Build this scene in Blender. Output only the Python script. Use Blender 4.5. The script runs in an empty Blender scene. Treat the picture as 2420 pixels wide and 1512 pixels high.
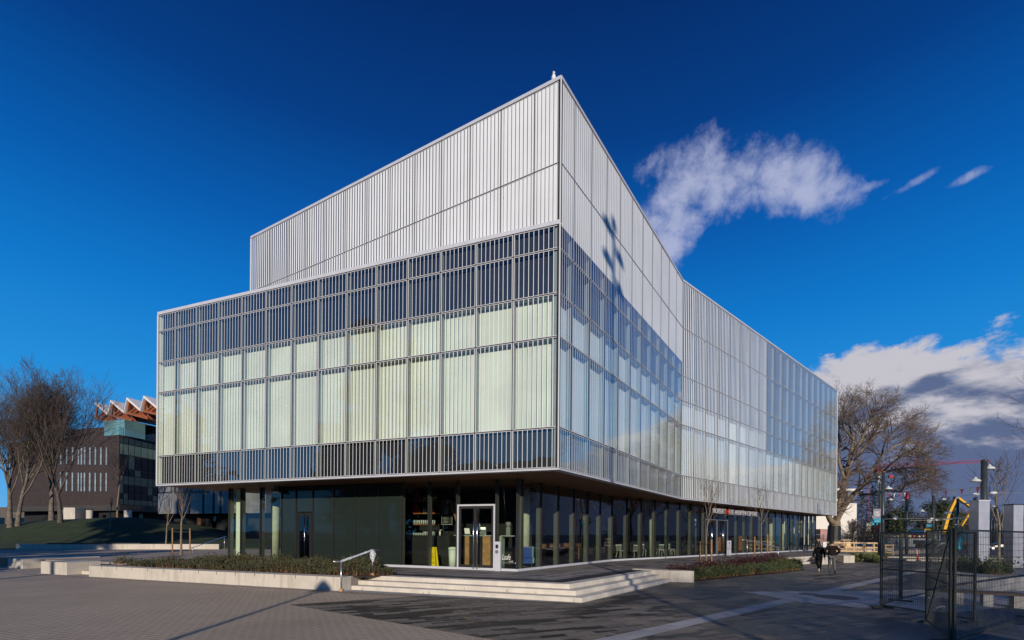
import bpy, bmesh, math, random
from mathutils import Vector, Matrix
random.seed(7)
R = math.radians
scene = bpy.context.scene
COL = scene.collection

# ------------------------------------------------------------------ survey of the photograph
# eye 2.0 m above the lower plaza, looking along +Y with a level rising-front lens
F, PX, PY, EYE, ROLL = 1118.8, 1209.5, 1261.0, 2.0, 0.0082
CR, SR = math.cos(ROLL), math.sin(ROLL)

def ray(x, y):
    u, v = x - PX, PY - y
    return (u * CR - v * SR) / F, (u * SR + v * CR) / F

def G(x, y, z=0.0):
    """point on the level z seen in that direction"""
    a, b = ray(x, y)
    d = (z - EYE) / b
    return Vector((a * d, d, z))

def W(x, y, d):
    a, b = ray(x, y)
    return Vector((a * d, d, EYE + b * d))

def V2(a, b=None):
    return Vector((a[0], a[1])) if b is None else Vector((a, b))

def along(P, d, x, y):
    """how far along the plan line P + s d that direction meets it"""
    a, _ = ray(x, y)
    # P.x + s dx = a (P.y + s dy)
    return (a * P[1] - P[0]) / (d[0] - a * d[1])

# ------------------------------------------------------------------ mesh builder
class MB:
    def __init__(s):
        s.v, s.f, s.m, s.uv = [], [], [], {}

    def face(s, pts, m=0, uv=None):
        i = len(s.v)
        s.v += [tuple(p) for p in pts]
        s.f.append(tuple(range(i, i + len(pts))))
        s.m.append(m)
        if uv: s.uv[len(s.f) - 1] = uv

    def hexa(s, b, t, m=0):
        """8 points: bottom ring b (ccw from above), top ring t"""
        i = len(s.v); n = len(b)
        s.v += [tuple(p) for p in b] + [tuple(p) for p in t]
        s.f.append(tuple(i + n - 1 - k for k in range(n))); s.m.append(m)
        s.f.append(tuple(i + n + k for k in range(n))); s.m.append(m)
        for k in range(n):
            k2 = (k + 1) % n
            s.f.append((i + k, i + k2, i + n + k2, i + n + k)); s.m.append(m)

    def box(s, x0, x1, y0, y1, z0, z1, m=0):
        s.hexa([(x0, y0, z0), (x1, y0, z0), (x1, y1, z0), (x0, y1, z0)],
               [(x0, y0, z1), (x1, y0, z1), (x1, y1, z1), (x0, y1, z1)], m)

    def prism(s, poly, z0, z1, m=0):
        poly = [V2(p) for p in poly]
        a = sum(poly[i].x * poly[(i + 1) % len(poly)].y - poly[(i + 1) % len(poly)].x * poly[i].y for i in range(len(poly)))
        if a < 0: poly = poly[::-1]
        s.hexa([(p.x, p.y, z0) for p in poly], [(p.x, p.y, z1) for p in poly], m)

    def wall(s, A, B, th, z0, z1, m=0, side=0):
        """upright slab from A to B in plan; side -1/0/1 puts its thickness right/both/left"""
        A, B = V2(A), V2(B); d = (B - A).normalized(); n = Vector((-d.y, d.x))
        a, b = {0: (-th / 2, th / 2), 1: (0, th), -1: (-th, 0)}[side]
        s.prism([A + n * a, B + n * a, B + n * b, A + n * b], z0, z1, m)

    def beam(s, p, q, w, h=None, m=0, up=(0, 0, 1)):
        p, q = Vector(p), Vector(q); h = h or w
        d = (q - p).normalized(); u = Vector(up)
        if abs(d.dot(u)) > .98: u = Vector((0, 1, 0))
        x = d.cross(u).normalized(); y = x.cross(d)
        r = [(-w / 2, -h / 2), (w / 2, -h / 2), (w / 2, h / 2), (-w / 2, h / 2)]
        s.hexa([p + x * a + y * b for a, b in r], [q + x * a + y * b for a, b in r], m)

    def tube(s, pts, rad, n=6, m=0, cap=True):
        pts = [Vector(p) for p in pts]
        if not isinstance(rad, (list, tuple)): rad = [rad] * len(pts)
        i0 = len(s.v); x = None
        for k, p in enumerate(pts):
            d = (pts[min(k + 1, len(pts) - 1)] - pts[max(k - 1, 0)])
            d = d.normalized() if d.length > 1e-9 else Vector((0, 0, 1))
            if x is None:
                x = d.cross(Vector((0, 0, 1)) if abs(d.z) < .9 else Vector((1, 0, 0))).normalized()
            else:
                x = (x - d * x.dot(d))
                x = x.normalized() if x.length > 1e-6 else d.orthogonal().normalized()
            y = d.cross(x)
            for j in range(n):
                a = 2 * math.pi * j / n
                s.v.append(tuple(p + (x * math.cos(a) + y * math.sin(a)) * rad[k]))
        for k in range(len(pts) - 1):
            for j in range(n):
                a = i0 + k * n + j; b = i0 + k * n + (j + 1) % n
                s.f.append((a, b, b + n, a + n)); s.m.append(m)
        if cap:
            s.f.append(tuple(i0 + n - 1 - j for j in range(n))); s.m.append(m)
            e = i0 + (len(pts) - 1) * n
            s.f.append(tuple(e + j for j in range(n))); s.m.append(m)

    def lathe(s, c, prof, n=16, m=0):
        c = Vector(c); i0 = len(s.v)
        for r, z in prof:
            for j in range(n):
                a = 2 * math.pi * j / n
                s.v.append((c.x + r * math.cos(a), c.y + r * math.sin(a), c.z + z))
        for k in range(len(prof) - 1):
            for j in range(n):
                a = i0 + k * n + j; b = i0 + k * n + (j + 1) % n
                s.f.append((a, b, b + n, a + n)); s.m.append(m)
        s.f.append(tuple(i0 + n - 1 - j for j in range(n))); s.m.append(m)
        e = i0 + (len(prof) - 1) * n
        s.f.append(tuple(e + j for j in range(n))); s.m.append(m)

    def ell(s, c, r, n=10, k=6, m=0):
        prof = [(max(.001, math.sin(math.pi * t / k)), -math.cos(math.pi * t / k)) for t in range(k + 1)]
        i0 = len(s.v); s.lathe((0, 0, 0), prof, n, m)
        for i in range(i0, len(s.v)):
            x, y, z = s.v[i]; s.v[i] = (c[0] + x * r[0], c[1] + y * r[1], c[2] + z * r[2])

    def build(s, name, mats, parent=None, smooth=False):
        if not isinstance(mats, (list, tuple)): mats = [mats]
        o = Vector((0, 0, 0)); p = parent
        while p is not None: o += p.location; p = p.parent
        me = bpy.data.meshes.new(name)
        me.from_pydata([(a - o.x, b - o.y, c - o.z) for a, b, c in s.v], [], s.f)
        for mt in mats: me.materials.append(mt)
        me.polygons.foreach_set('material_index', s.m)
        if smooth: me.polygons.foreach_set('use_smooth', [True] * len(s.f))
        if s.uv:
            l = me.uv_layers.new(name='UVMap')
            for i, uv in s.uv.items():
                for li, c in zip(me.polygons[i].loop_indices, uv): l.data[li].uv = c
        me.update()
        ob = bpy.data.objects.new(name, me); COL.objects.link(ob)
        if parent is not None: ob.parent = parent
        return ob

def tag(o, label=None, cat=None, group=None, kind=None):
    if label: o['label'] = label
    if cat: o['category'] = cat
    if group: o['group'] = group
    if kind: o['kind'] = kind
    return o

def thing(name, label, cat, loc=(0, 0, 0), group=None):
    o = bpy.data.objects.new(name, None); COL.objects.link(o)
    o.location = loc; o.empty_display_size = .2
    return tag(o, label, cat, group)

def struct(name, mb, mats, kind='structure', smooth=False):
    return tag(mb.build(name, mats, None, smooth), kind=kind)

def dup(root, loc, rz=0.0, label=None, group=None, scale=1.0):
    r = root.copy(); COL.objects.link(r)
    r.location = loc; r.rotation_euler = (0, 0, rz); r.scale = (scale,) * 3
    if label: r['label'] = label
    if group: r['group'] = group
    for ch in list(root.children):
        c = ch.copy(); COL.objects.link(c); c.parent = r
        for g in list(ch.children):
            d = g.copy(); COL.objects.link(d); d.parent = c
    return r

def text_mesh(name, body, mat, parent, origin, xdir, zdir=(0, 0, 1), size=.3, depth=.01, xs=1.0, align='LEFT'):
    cu = bpy.data.curves.new('lettering', 'FONT'); cu.body = body; cu.size = size; cu.extrude = depth / 2; cu.align_x = align
    cu.resolution_u = 4
    t = bpy.data.objects.new('lettering', cu)
    me = bpy.data.meshes.new_from_object(t)
    me.name = name
    bpy.data.objects.remove(t); bpy.data.curves.remove(cu)
    X = Vector(xdir).normalized(); Z = Vector(zdir).normalized(); Y = Z.cross(X)
    M = Matrix(((X.x * xs, Z.x, -Y.x, 0), (X.y * xs, Z.y, -Y.y, 0), (X.z * xs, Z.z, -Y.z, 0), (0, 0, 0, 1)))
    o = Vector((0, 0, 0)); p = parent
    while p is not None: o += p.location; p = p.parent
    me.transform(Matrix.Translation(Vector(origin) - o) @ M)
    me.materials.clear(); me.materials.append(mat)
    ob = bpy.data.objects.new(name, me); COL.objects.link(ob); ob.parent = parent
    return ob

# ------------------------------------------------------------------ materials
class NT:
    def __init__(s, tree):
        s.t = tree; s.n = tree.nodes; s.l = tree.links
    def new(s, typ, **kw):
        nd = s.n.new(typ)
        for k, v in kw.items():
            if k.startswith('_'):
                setattr(nd, k[1:], v)
            else:
                key = k.replace('__', ' ')
                s.put(nd.inputs[key], v)
        return nd
    def put(s, sock, v):
        if isinstance(v, bpy.types.NodeSocket): s.l.new(v, sock)
        elif isinstance(v, (tuple, list)) and len(v) == 3 and sock.type == 'RGBA': sock.default_value = (*v, 1)
        else: sock.default_value = v
    def math(s, op, a, b=None, c=None, clamp=False):
        nd = s.n.new('ShaderNodeMath'); nd.operation = op; nd.use_clamp = clamp
        for i, v in enumerate((a, b, c)):
            if v is not None: s.put(nd.inputs[i], v)
        return nd.outputs[0]
    def mix(s, f, a, b):
        nd = s.n.new('ShaderNodeMix'); nd.data_type = 'RGBA'
        s.put(nd.inputs[0], f); s.put(nd.inputs[6], a); s.put(nd.inputs[7], b)
        return nd.outputs[2]
    def ramp(s, f, lo, hi):
        nd = s.n.new('ShaderNodeMapRange'); nd.clamp = True; nd.interpolation_type = 'SMOOTHSTEP'
        s.put(nd.inputs[0], f); s.put(nd.inputs[1], lo); s.put(nd.inputs[2], hi)
        return nd.outputs[0]
    def noise(s, vec, scale, detail=4, rough=.55, dist=0.0):
        nd = s.n.new('ShaderNodeTexNoise')
        if vec is not None: s.l.new(vec, nd.inputs['Vector'])
        nd.inputs['Scale'].default_value = scale; nd.inputs['Detail'].default_value = detail
        nd.inputs['Roughness'].default_value = rough; nd.inputs['Distortion'].default_value = dist
        return nd.outputs[0]

def new_mat(name):
    m = bpy.data.materials.new(name); m.use_nodes = True
    t = NT(m.node_tree); t.n.clear()
    return m, t, t.n.new('ShaderNodeOutputMaterial')

def mat(name, col, rough=.6, var=.15, scale=3.0, metal=0.0, bump=0.0, bscale=40.0, col2=None, spec=.5):
    """plain surface with soft mottling between col and col2 (or a darker col)"""
    m, t, out = new_mat(name)
    tc = t.new('ShaderNodeTexCoord')
    n = t.noise(tc.outputs['Object'], scale, 5)
    c2 = col2 or tuple(c * (1 - var) for c in col)
    c1 = col if col2 else tuple(min(1, c * (1 + var * .5)) for c in col)
    p = t.new('ShaderNodeBsdfPrincipled', Base__Color=t.mix(t.ramp(n, .35, .65), c2, c1), Roughness=rough, Metallic=metal)
    p.inputs['Specular IOR Level'].default_value = spec
    if bump:
        b = t.new('ShaderNodeBump', Strength=bump, Height=t.noise(tc.outputs['Object'], bscale, 3)); b.inputs['Distance'].default_value = .02
        t.l.new(b.outputs[0], p.inputs['Normal'])
    t.l.new(p.outputs[0], out.inputs[0])
    return m

M = {}
def defmats():
    M['concrete'] = mat('pale concrete', (.60, .54, .465), .75, .12, 1.6, bump=.15)
    M['concrete_grey'] = mat('grey concrete', (.36, .345, .33), .8, .2, 1.2, bump=.15)
    M['alu'] = mat('white aluminium', (.64, .63, .64), .4, .03, 2)
    M['cap'] = mat('lavender grey metal coping', (.56, .56, .60), .4, .05, 2)
    M['joint'] = mat('dark gasket', (.018, .015, .018), .6, .1)
    M['lining'] = mat('grey green lining', (.33, .38, .35), .6, .05)
    M['lining_white'] = mat('white lining', (.80, .84, .72), .6, .03)
    M['back_white'] = mat('pale blind', (.70, .755, .665), .8, .10, .45)
    M['back_blue'] = mat('pale blind brightened towards street', (.82, .88, .88), .8, .08, .45)  # brighter, bluer copy of the pale blind, sky light put into the colour
    M['back_wall'] = mat('white inner wall', (.74, .75, .71), .8, .03, .5)
    M['back_dark'] = mat('dark inner panel', (.016, .018, .024), .5, .2)
    M['back_mid'] = mat('dim inner panel', (.22, .24, .24), .6, .15)
    M['soffit'] = mat('brown timber soffit', (.13, .055, .025), .6, .25, 2)
    M['fin'] = mat('grey mullion fin', (.105, .112, .09), .5, .05)
    M['mullion'] = mat('dark bronze mullion', (.022, .018, .020), .45, .1)
    M['steel'] = mat('brushed steel', (.62, .61, .62), .28, .04, 6, metal=.85)
    M['chrome'] = mat('polished steel', (.75, .73, .73), .15, .03, 6, metal=1)
    M['dark_steel'] = mat('dark green grey steel', (.055, .065, .065), .4, .15, 3, metal=.3)
    M['fence_paint'] = mat('weathered dark green paint', (.035, .05, .045), .55, .3, 8, col2=(.06, .05, .035))
    M['black'] = mat('black', (.012, .012, .012), .6, .1)
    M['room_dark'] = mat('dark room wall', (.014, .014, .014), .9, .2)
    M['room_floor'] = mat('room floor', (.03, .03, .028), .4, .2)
    M['column'] = mat('round concrete column', (.46, .47, .36), .8, .12, 3)
    M['wood'] = mat('orange shelf timber', (.30, .12, .04), .5, .25, 4)
    M['wood_light'] = mat('light counter timber', (.42, .22, .09), .5, .25, 4)
    M['lumber'] = mat('fresh lumber', (.72, .48, .25), .7, .15, 3)
    M['stake'] = mat('stake timber', (.40, .20, .09), .8, .25, 6)
    M['bark'] = mat('grey bark', (.115, .088, .07), .9, .35, 6, bump=.5, bscale=18)
    M['bark_pale'] = mat('sunlit tinted bark', (.18, .148, .112), .9, .35, 4, bump=.5, bscale=14)  # paler copy of the bark, sunlight on the trunks put into the colour
    M['twig_sunlit'] = mat('sunlit tinted twig', (.185, .128, .09), .9, .2, 3)  # lit copy of the twigs, warm sun put into the colour
    M['bark_sunlit'] = mat('warm sunlit bark', (.27, .205, .135), .9, .35, 4, bump=.5, bscale=14)  # lit copy of the bark, warm sun put into the colour
    M['twig'] = mat('brown twig', (.10, .074, .062), .9, .2, 3)
    M['sapling'] = mat('sapling bark', (.24, .18, .12), .8, .3, 6)
    M['needle'] = mat('dark needles', (.028, .042, .020), .8, .4, .8)
    M['needle2'] = mat('olive needles', (.05, .062, .024), .8, .4, .8)
    M['yew'] = mat('yew leaves', (.040, .046, .020), .7, .45, 2.5, col2=(.075, .075, .03))
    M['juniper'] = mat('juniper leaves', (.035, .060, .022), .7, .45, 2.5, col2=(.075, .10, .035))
    M['juniper_lit'] = mat('sun brightened juniper', (.13, .15, .04), .7, .4, 2.5)  # brighter copy of the juniper leaves, sunlight put into the colour
    M['heuchera'] = mat('purple leaves', (.075, .018, .018), .5, .4, 3, col2=(.14, .03, .028))
    M['soil'] = mat('soil', (.045, .032, .024), .95, .4, 6, bump=.4)
    M['brick'] = mat('dark brown brick', (.046, .030, .028), .85, .2, 2)
    M['red'] = mat('red paint', (.58, .022, .03), .4, .06)
    M['crane_red'] = mat('crane red paint', (.62, .05, .05), .5, .06)
    M['orange'] = mat('orange plastic', (.80, .07, .02), .4, .06)
    M['yellow'] = mat('yellow plastic', (.82, .60, .01), .4, .05)
    M['pump_yellow'] = mat('pump yellow paint', (.82, .42, .02), .4, .05)
    M['white'] = mat('white paint', (.78, .77, .75), .5, .05)
    M['whitewall'] = mat('cream white render', (.80, .73, .64), .8, .04)
    M['grey'] = mat('mid grey', (.25, .25, .26), .6, .1)
    M['lamp'] = mat('lamp shade enamel', (.68, .69, .66), .4, .05)
    M['skin'] = mat('skin', (.42, .25, .18), .6, .1)
    M['hair'] = mat('black hair', (.010, .008, .008), .6, .1)
    M['jacket_black'] = mat('black jacket', (.007, .007, .008), .9, .2, 8, spec=.1)
    M['jacket_brown'] = mat('dark brown jacket', (.018, .013, .012), .9, .2, 8, spec=.1)
    M['jeans'] = mat('grey blue jeans', (.115, .118, .125), .9, .2, 8, spec=.1)
    M['shoe_dark'] = mat('dark shoe', (.015, .014, .014), .5, .1)
    M['shoe_pale'] = mat('pale shoe', (.55, .47, .37), .6, .1)
    M['hivis'] = mat('high visibility yellow', (.55, .70, .05), .6, .05)
    M['teal'] = mat('teal banner', (.01, .28, .42), .6, .05)
    M['navy'] = mat('dark banner', (.020, .022, .032), .6, .1)
    M['mauve'] = mat('grey banner', (.24, .22, .27), .6, .1)
    M['redbrick'] = mat('far red brick', (.48, .26, .22), .85, .2, 1)
    M['copper'] = mat('orange brown timber', (.30, .085, .022), .6, .15, 2)
    M['roof_white'] = mat('white roof membrane', (.80, .74, .72), .6, .04)
    M['grey_clad'] = mat('grey zinc cladding', (.24, .235, .245), .5, .2, .6, metal=.2)
    M['grey_clad_dark'] = mat('dark zinc cladding', (.05, .052, .058), .5, .2, .6, metal=.2)
    M['tyre'] = mat('tyre rubber', (.015, .015, .015), .8, .1)
    M['pillar'] = mat('pale metal pillar cladding', (.50, .50, .56), .35, .10, 1.5, metal=.35)
    M['chalk'] = mat('chalk', (.55, .55, .52), .9, .1)
    M['board'] = mat('chalkboard', (.022, .024, .023), .8, .2)
    M['bottle'] = mat('bottle glass', (.45, .50, .36), .15, .2, 5)
    M['bottle_dark'] = mat('dark bottle', (.02, .03, .015), .15, .2)
    M['tumbler'] = mat('drinking glass', (.55, .62, .60), .06, .2, 5, spec=1)
    M['plastic_wrap'] = mat('crumpled clear wrap', (.62, .63, .66), .12, .25, 14, bump=1.0, bscale=30)

def concrete_mat(name, c, dark):
    m, t, out = new_mat(name)
    tc = t.new('ShaderNodeTexCoord'); mp = t.new('ShaderNodeMapping'); t.l.new(tc.outputs['Object'], mp.inputs[0]); mp.inputs['Scale'].default_value = (5, 5, .55)
    s1 = t.noise(mp.outputs[0], 1.0, 5, .6); s2 = t.noise(tc.outputs['Object'], .9, 5, .6); s3 = t.noise(tc.outputs['Object'], 30, 3, .6)
    col = t.mix(t.math('MULTIPLY', t.ramp(s1, .48, .70), .65), c, dark)
    col = t.mix(t.math('MULTIPLY', t.ramp(s2, .42, .68), .45), col, tuple(x * .72 for x in c))
    col = t.mix(t.math('MULTIPLY', t.ramp(s3, .60, .70), .35), col, tuple(x * .5 for x in c))
    p = t.new('ShaderNodeBsdfPrincipled', Base__Color=col, Roughness=.8)
    b = t.new('ShaderNodeBump', Strength=.3, Height=s3); b.inputs['Distance'].default_value = .01; t.l.new(b.outputs[0], p.inputs['Normal'])
    t.l.new(p.outputs[0], out.inputs[0]); return m

def glass_mat(name, frit=False, tint=(.88, .95, .88), ior=1.62, wav=.004, boost=1.0, fritcol=(.84, .84, .84)):
    m, t, out = new_mat(name)
    tc = t.new('ShaderNodeTexCoord')
    bmp = t.new('ShaderNodeBump', Strength=1.0, Height=t.noise(tc.outputs['Object'], .9, 1, .4)); bmp.inputs['Distance'].default_value = wav
    ge = t.new('ShaderNodeNewGeometry')   # light leaving through the pane meets the same reflectance as light entering
    fr = t.new('ShaderNodeFresnel', IOR=t.math('ADD', ior, t.math('MULTIPLY', ge.outputs['Backfacing'], 1.0 / ior - ior)))
    tr = t.new('ShaderNodeBsdfTransparent', Color=tint)
    gl = t.new('ShaderNodeBsdfGlossy', Color=(.92, .95, 1.0), Roughness=0.0)
    t.l.new(bmp.outputs[0], gl.inputs['Normal'])
    base = tr.outputs[0]
    if frit:
        uv = t.new('ShaderNodeUVMap'); uv.uv_map = 'UVMap'
        sx = t.new('ShaderNodeSeparateXYZ'); t.l.new(uv.outputs[0], sx.inputs[0])
        d = t.math('ABSOLUTE', t.math('SUBTRACT', t.math('FRACT', t.math('ADD', sx.outputs[0], .5)), .5))
        st = t.math('LESS_THAN', d, t.math('MULTIPLY', sx.outputs[1], .5))
        vn = t.noise(tc.outputs['Object'], .35, 5, .6); vc = t.mix(t.ramp(vn, .3, .7), tuple(c * .90 for c in fritcol), fritcol)
        df = t.new('ShaderNodeBsdfDiffuse', Color=vc)
        mx = t.new('ShaderNodeMixShader'); t.l.new(st, mx.inputs[0]); t.l.new(base, mx.inputs[1]); t.l.new(df.outputs[0], mx.inputs[2])
        base = mx.outputs[0]
    mx = t.new('ShaderNodeMixShader')
    fac = t.math('MULTIPLY', fr.outputs[0], boost, clamp=True)
    if frit: fac = t.math('MULTIPLY', fac, t.math('SUBTRACT', 1.0, t.math('MULTIPLY', st, .8)))   # ceramic print on the outer face is matt
    t.l.new(fac, mx.inputs[0])
    t.l.new(base, mx.inputs[1]); t.l.new(gl.outputs[0], mx.inputs[2]); t.l.new(mx.outputs[0], out.inputs[0])
    return m

def paver_mat(name, c1, c2, mortar, w, h, rot, stain=0.0, msize=.008, staincol=(.02, .02, .02), bias=0.0, rough=.75):
    m, t, out = new_mat(name)
    tc = t.new('ShaderNodeTexCoord')
    mp = t.new('ShaderNodeMapping'); t.l.new(tc.outputs['Object'], mp.inputs[0]); mp.inputs['Rotation'].default_value = (0, 0, rot)
    b = t.new('ShaderNodeTexBrick'); t.l.new(mp.outputs[0], b.inputs['Vector'])
    b.inputs['Color1'].default_value = (*c1, 1); b.inputs['Color2'].default_value = (*c2, 1); b.inputs['Mortar'].default_value = (*mortar, 1)
    b.inputs['Scale'].default_value = 1.0; b.inputs['Mortar Size'].default_value = msize; b.inputs['Brick Width'].default_value = w
    b.inputs['Row Height'].default_value = h; b.inputs['Mortar Smooth'].default_value = .2; b.inputs['Bias'].default_value = bias
    n = t.noise(tc.outputs['Object'], .35, 6, .6)
    col = t.mix(t.math('MULTIPLY', t.ramp(n, .35, .7), .35), b.outputs[0], tuple(x * .6 for x in c1))
    sp = t.noise(tc.outputs['Object'], 60, 2, .5)
    col = t.mix(t.math('MULTIPLY', sp, .25), col, tuple(x * .55 for x in c1))
    gum = t.noise(tc.outputs['Object'], 7.0, 2, .5)
    col = t.mix(t.math('MULTIPLY', t.ramp(gum, .66, .70), .45), col, tuple(x * .5 for x in c1))
    wide = t.noise(tc.outputs['Object'], .12, 4, .6)
    col = t.mix(t.math('MULTIPLY', t.ramp(wide, .48, .62), .28), col, tuple(x * .55 for x in c1))
    rg = rough
    if stain:
        mp2 = t.new('ShaderNodeMapping'); t.l.new(mp.outputs[0], mp2.inputs[0]); mp2.inputs['Scale'].default_value = (.45, 2.2, 1)
        # wet patches that follow whole slabs
        b2 = t.new('ShaderNodeTexBrick'); t.l.new(mp.outputs[0], b2.inputs['Vector'])
        for k, v in (('Color1', (0, 0, 0, 1)), ('Color2', (1, 1, 1, 1)), ('Mortar', (.5, .5, .5, 1))): b2.inputs[k].default_value = v
        b2.inputs['Scale'].default_value = 1.0; b2.inputs['Mortar Size'].default_value = msize; b2.inputs['Brick Width'].default_value = w; b2.inputs['Row Height'].default_value = h
        big = t.noise(mp2.outputs[0], .55, 5, .62)
        s = t.math('ADD', big, t.math('MULTIPLY', t.math('SUBTRACT', b2.outputs[0], .5), .16))
        msk = t.math('MULTIPLY', t.ramp(s, .50, .56), stain)
        col = t.mix(msk, col, staincol)
        rg = t.math('SUBTRACT', rough, t.math('MULTIPLY', msk, .35))
    p = t.new('ShaderNodeBsdfPrincipled', Base__Color=col, Roughness=rg); p.inputs['Specular IOR Level'].default_value = .25
    bp = t.new('ShaderNodeBump', Strength=.4, Height=t.math('ADD', b.outputs['Fac'], t.math('MULTIPLY', sp, -.3))); bp.inputs['Distance'].default_value = -.004
    t.l.new(bp.outputs[0], p.inputs['Normal'])
    t.l.new(p.outputs[0], out.inputs[0])
    return m

def plank_mat(name, c, w, axis_rot, rough=.6):
    """boards: narrow dark lines every w metres"""
    m, t, out = new_mat(name)
    tc = t.new('ShaderNodeTexCoord')
    mp = t.new('ShaderNodeMapping'); t.l.new(tc.outputs['Object'], mp.inputs[0]); mp.inputs['Rotation'].default_value = (0, 0, axis_rot)
    sx = t.new('ShaderNodeSeparateXYZ'); t.l.new(mp.outputs[0], sx.inputs[0])
    a = t.math('DIVIDE', sx.outputs[1], w)
    ln = t.math('LESS_THAN', t.math('FRACT', a), .08)
    wn = t.new('ShaderNodeTexWhiteNoise'); wn.noise_dimensions = '1D'; t.l.new(t.math('FLOOR', a), wn.inputs['W'])
    col = t.mix(wn.outputs[0], tuple(x * .7 for x in c), tuple(x * 1.2 for x in c))
    col = t.mix(ln, col, tuple(x * .15 for x in c))
    p = t.new('ShaderNodeBsdfPrincipled', Base__Color=col, Roughness=rough); t.l.new(p.outputs[0], out.inputs[0])
    return m

def grass_mat():
    m, t, out = new_mat('lawn grass')
    tc = t.new('ShaderNodeTexCoord')
    n = t.noise(tc.outputs['Object'], .9, 8, .7); n2 = t.noise(tc.outputs['Object'], 14, 4, .6)
    col = t.mix(t.ramp(n, .3, .7), (.018, .032, .009), (.055, .072, .018))
    col = t.mix(t.math('MULTIPLY', n2, .6), col, (.02, .03, .009))
    p = t.new('ShaderNodeBsdfPrincipled', Base__Color=col, Roughness=.9)
    bp = t.new('ShaderNodeBump', Strength=.8, Height=n2); bp.inputs['Distance'].default_value = .06
    t.l.new(bp.outputs[0], p.inputs['Normal']); t.l.new(p.outputs[0], out.inputs[0])
    return m

defmats()
M['concrete'] = concrete_mat('weathered pale concrete', (.62, .55, .465), (.40, .34, .27))
M['frit'] = glass_mat('fritted facade glass', frit=True, ior=1.6, boost=1.7, wav=.007, tint=(.945, .965, .925))
M['frit_side'] = glass_mat('fritted facade glass towards street', frit=True, ior=1.8, boost=1.5, wav=.008, tint=(.93, .96, .95), fritcol=(.88, .88, .86))
M['glass'] = glass_mat('clear shopfront glass', tint=(.83, .89, .79), ior=1.55, boost=1.2)
M['glass_dark'] = mat('dark green back painted glass', (.020, .028, .024), .05, .05, spec=.3)
M['brickpave'] = paver_mat('brown concrete pavers', (.47, .36, .26), (.42, .32, .235), (.74, .63, .50), .25, .125, R(20), msize=.010)
M['darkpave'] = paver_mat('charcoal slab pavers', (.29, .24, .19), (.09, .075, .062), (.37, .32, .265), .62, .24, R(-25), stain=.9, msize=.013, staincol=(.016, .0145, .0135))
M['terrpave'] = paver_mat('terrace slab pavers', (.36, .31, .27), (.24, .21, .19), (.42, .37, .33), .60, .20, R(-20), stain=.6, msize=.006, staincol=(.045, .042, .042))
M['pale_pave'] = paver_mat('grey pavers', (.17, .165, .165), (.145, .14, .142), (.09, .09, .09), .9, .45, R(55), msize=.006)
M['band'] = mat('concrete paving band', (.42, .39, .38), .75, .15, 2)
M['grass'] = grass_mat()
M['asphalt'] = mat('asphalt', (.045, .046, .05), .85, .2, 1)

# ------------------------------------------------------------------ camera
cam = bpy.data.cameras.new('camera'); co = bpy.data.objects.new('camera', cam); COL.objects.link(co)
cam.sensor_width = 36; cam.lens = 36 * F / 2419.0; cam.shift_y = (PY - 756) / 2419.0
cam.clip_start = .1; cam.clip_end = 5000
co.matrix_world = Matrix(((CR, -SR, 0, 0), (0, 0, -1, 0), (SR, CR, 0, EYE), (0, 0, 0, 1)))
scene.camera = co

# ------------------------------------------------------------------ sun and sky
SUN_EL, SUN_DX = R(14.5), -.035
sd = Vector((SUN_DX, 1, -math.tan(SUN_EL))).normalized()
sl = bpy.data.lights.new('sun', 'SUN'); sl.energy = 3.7; sl.angle = R(.55); sl.color = (1, .90, .75)
so = bpy.data.objects.new('sun', sl); COL.objects.link(so); so.rotation_euler = sd.to_track_quat('-Z', 'Y').to_euler(); so.location = (0, -40, 30)

w = bpy.data.worlds.new('World'); scene.world = w; w.use_nodes = True
t = NT(w.node_tree); t.n.clear()
out = t.n.new('ShaderNodeOutputWorld')
sky = t.n.new('ShaderNodeTexSky'); sky.sky_type = 'NISHITA'; sky.sun_disc = False
sky.sun_elevation = SUN_EL; sky.sun_rotation = math.pi + SUN_DX; sky.air_density = 1.0; sky.dust_density = .15; sky.ozone_density = 3.0
tc = t.n.new('ShaderNodeTexCoord')
nrm = t.n.new('ShaderNodeVectorMath'); nrm.operation = 'NORMALIZE'; t.l.new(tc.outputs['Generated'], nrm.inputs[0])
sx = t.n.new('ShaderNodeSeparateXYZ'); t.l.new(nrm.outputs[0], sx.inputs[0])
AZ = t.math('MULTIPLY', t.math('ARCTAN2', sx.outputs[0], sx.outputs[1]), 57.2958)
EL = t.math('MULTIPLY', t.math('ARCSINE', sx.outputs[2]), 57.2958)
n1 = t.noise(nrm.outputs[0], 11, 9, .60, .25)
n2 = t.noise(nrm.outputs[0], 30, 7, .62, .2)
def layered(dz):
    mp = t.n.new('ShaderNodeMapping'); t.l.new(nrm.outputs[0], mp.inputs[0]); mp.inputs['Scale'].default_value = (1, 1, 2.3); mp.inputs['Location'].default_value = (.31, .07, dz)
    return t.noise(mp.outputs[0], 6.5, 9, .60, .2)
nb, nb_up = layered(0.0), layered(.055)
def blob(az, el, wa, we, slant=0.0):
    da = t.math('SUBTRACT', AZ, az); de = t.math('SUBTRACT', t.math('SUBTRACT', EL, el), t.math('MULTIPLY', da, slant))
    a = t.math('DIVIDE', da, wa); e = t.math('DIVIDE', de, we)
    return t.math('SUBTRACT', 1.0, t.math('ADD', t.math('MULTIPLY', a, a), t.math('MULTIPLY', e, e)))
SKYN = t
STR = .09
def skyc(c): return tuple(v / STR for v in c)
grad = t.n.new('ShaderNodeValToRGB'); el = grad.color_ramp.elements
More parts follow.
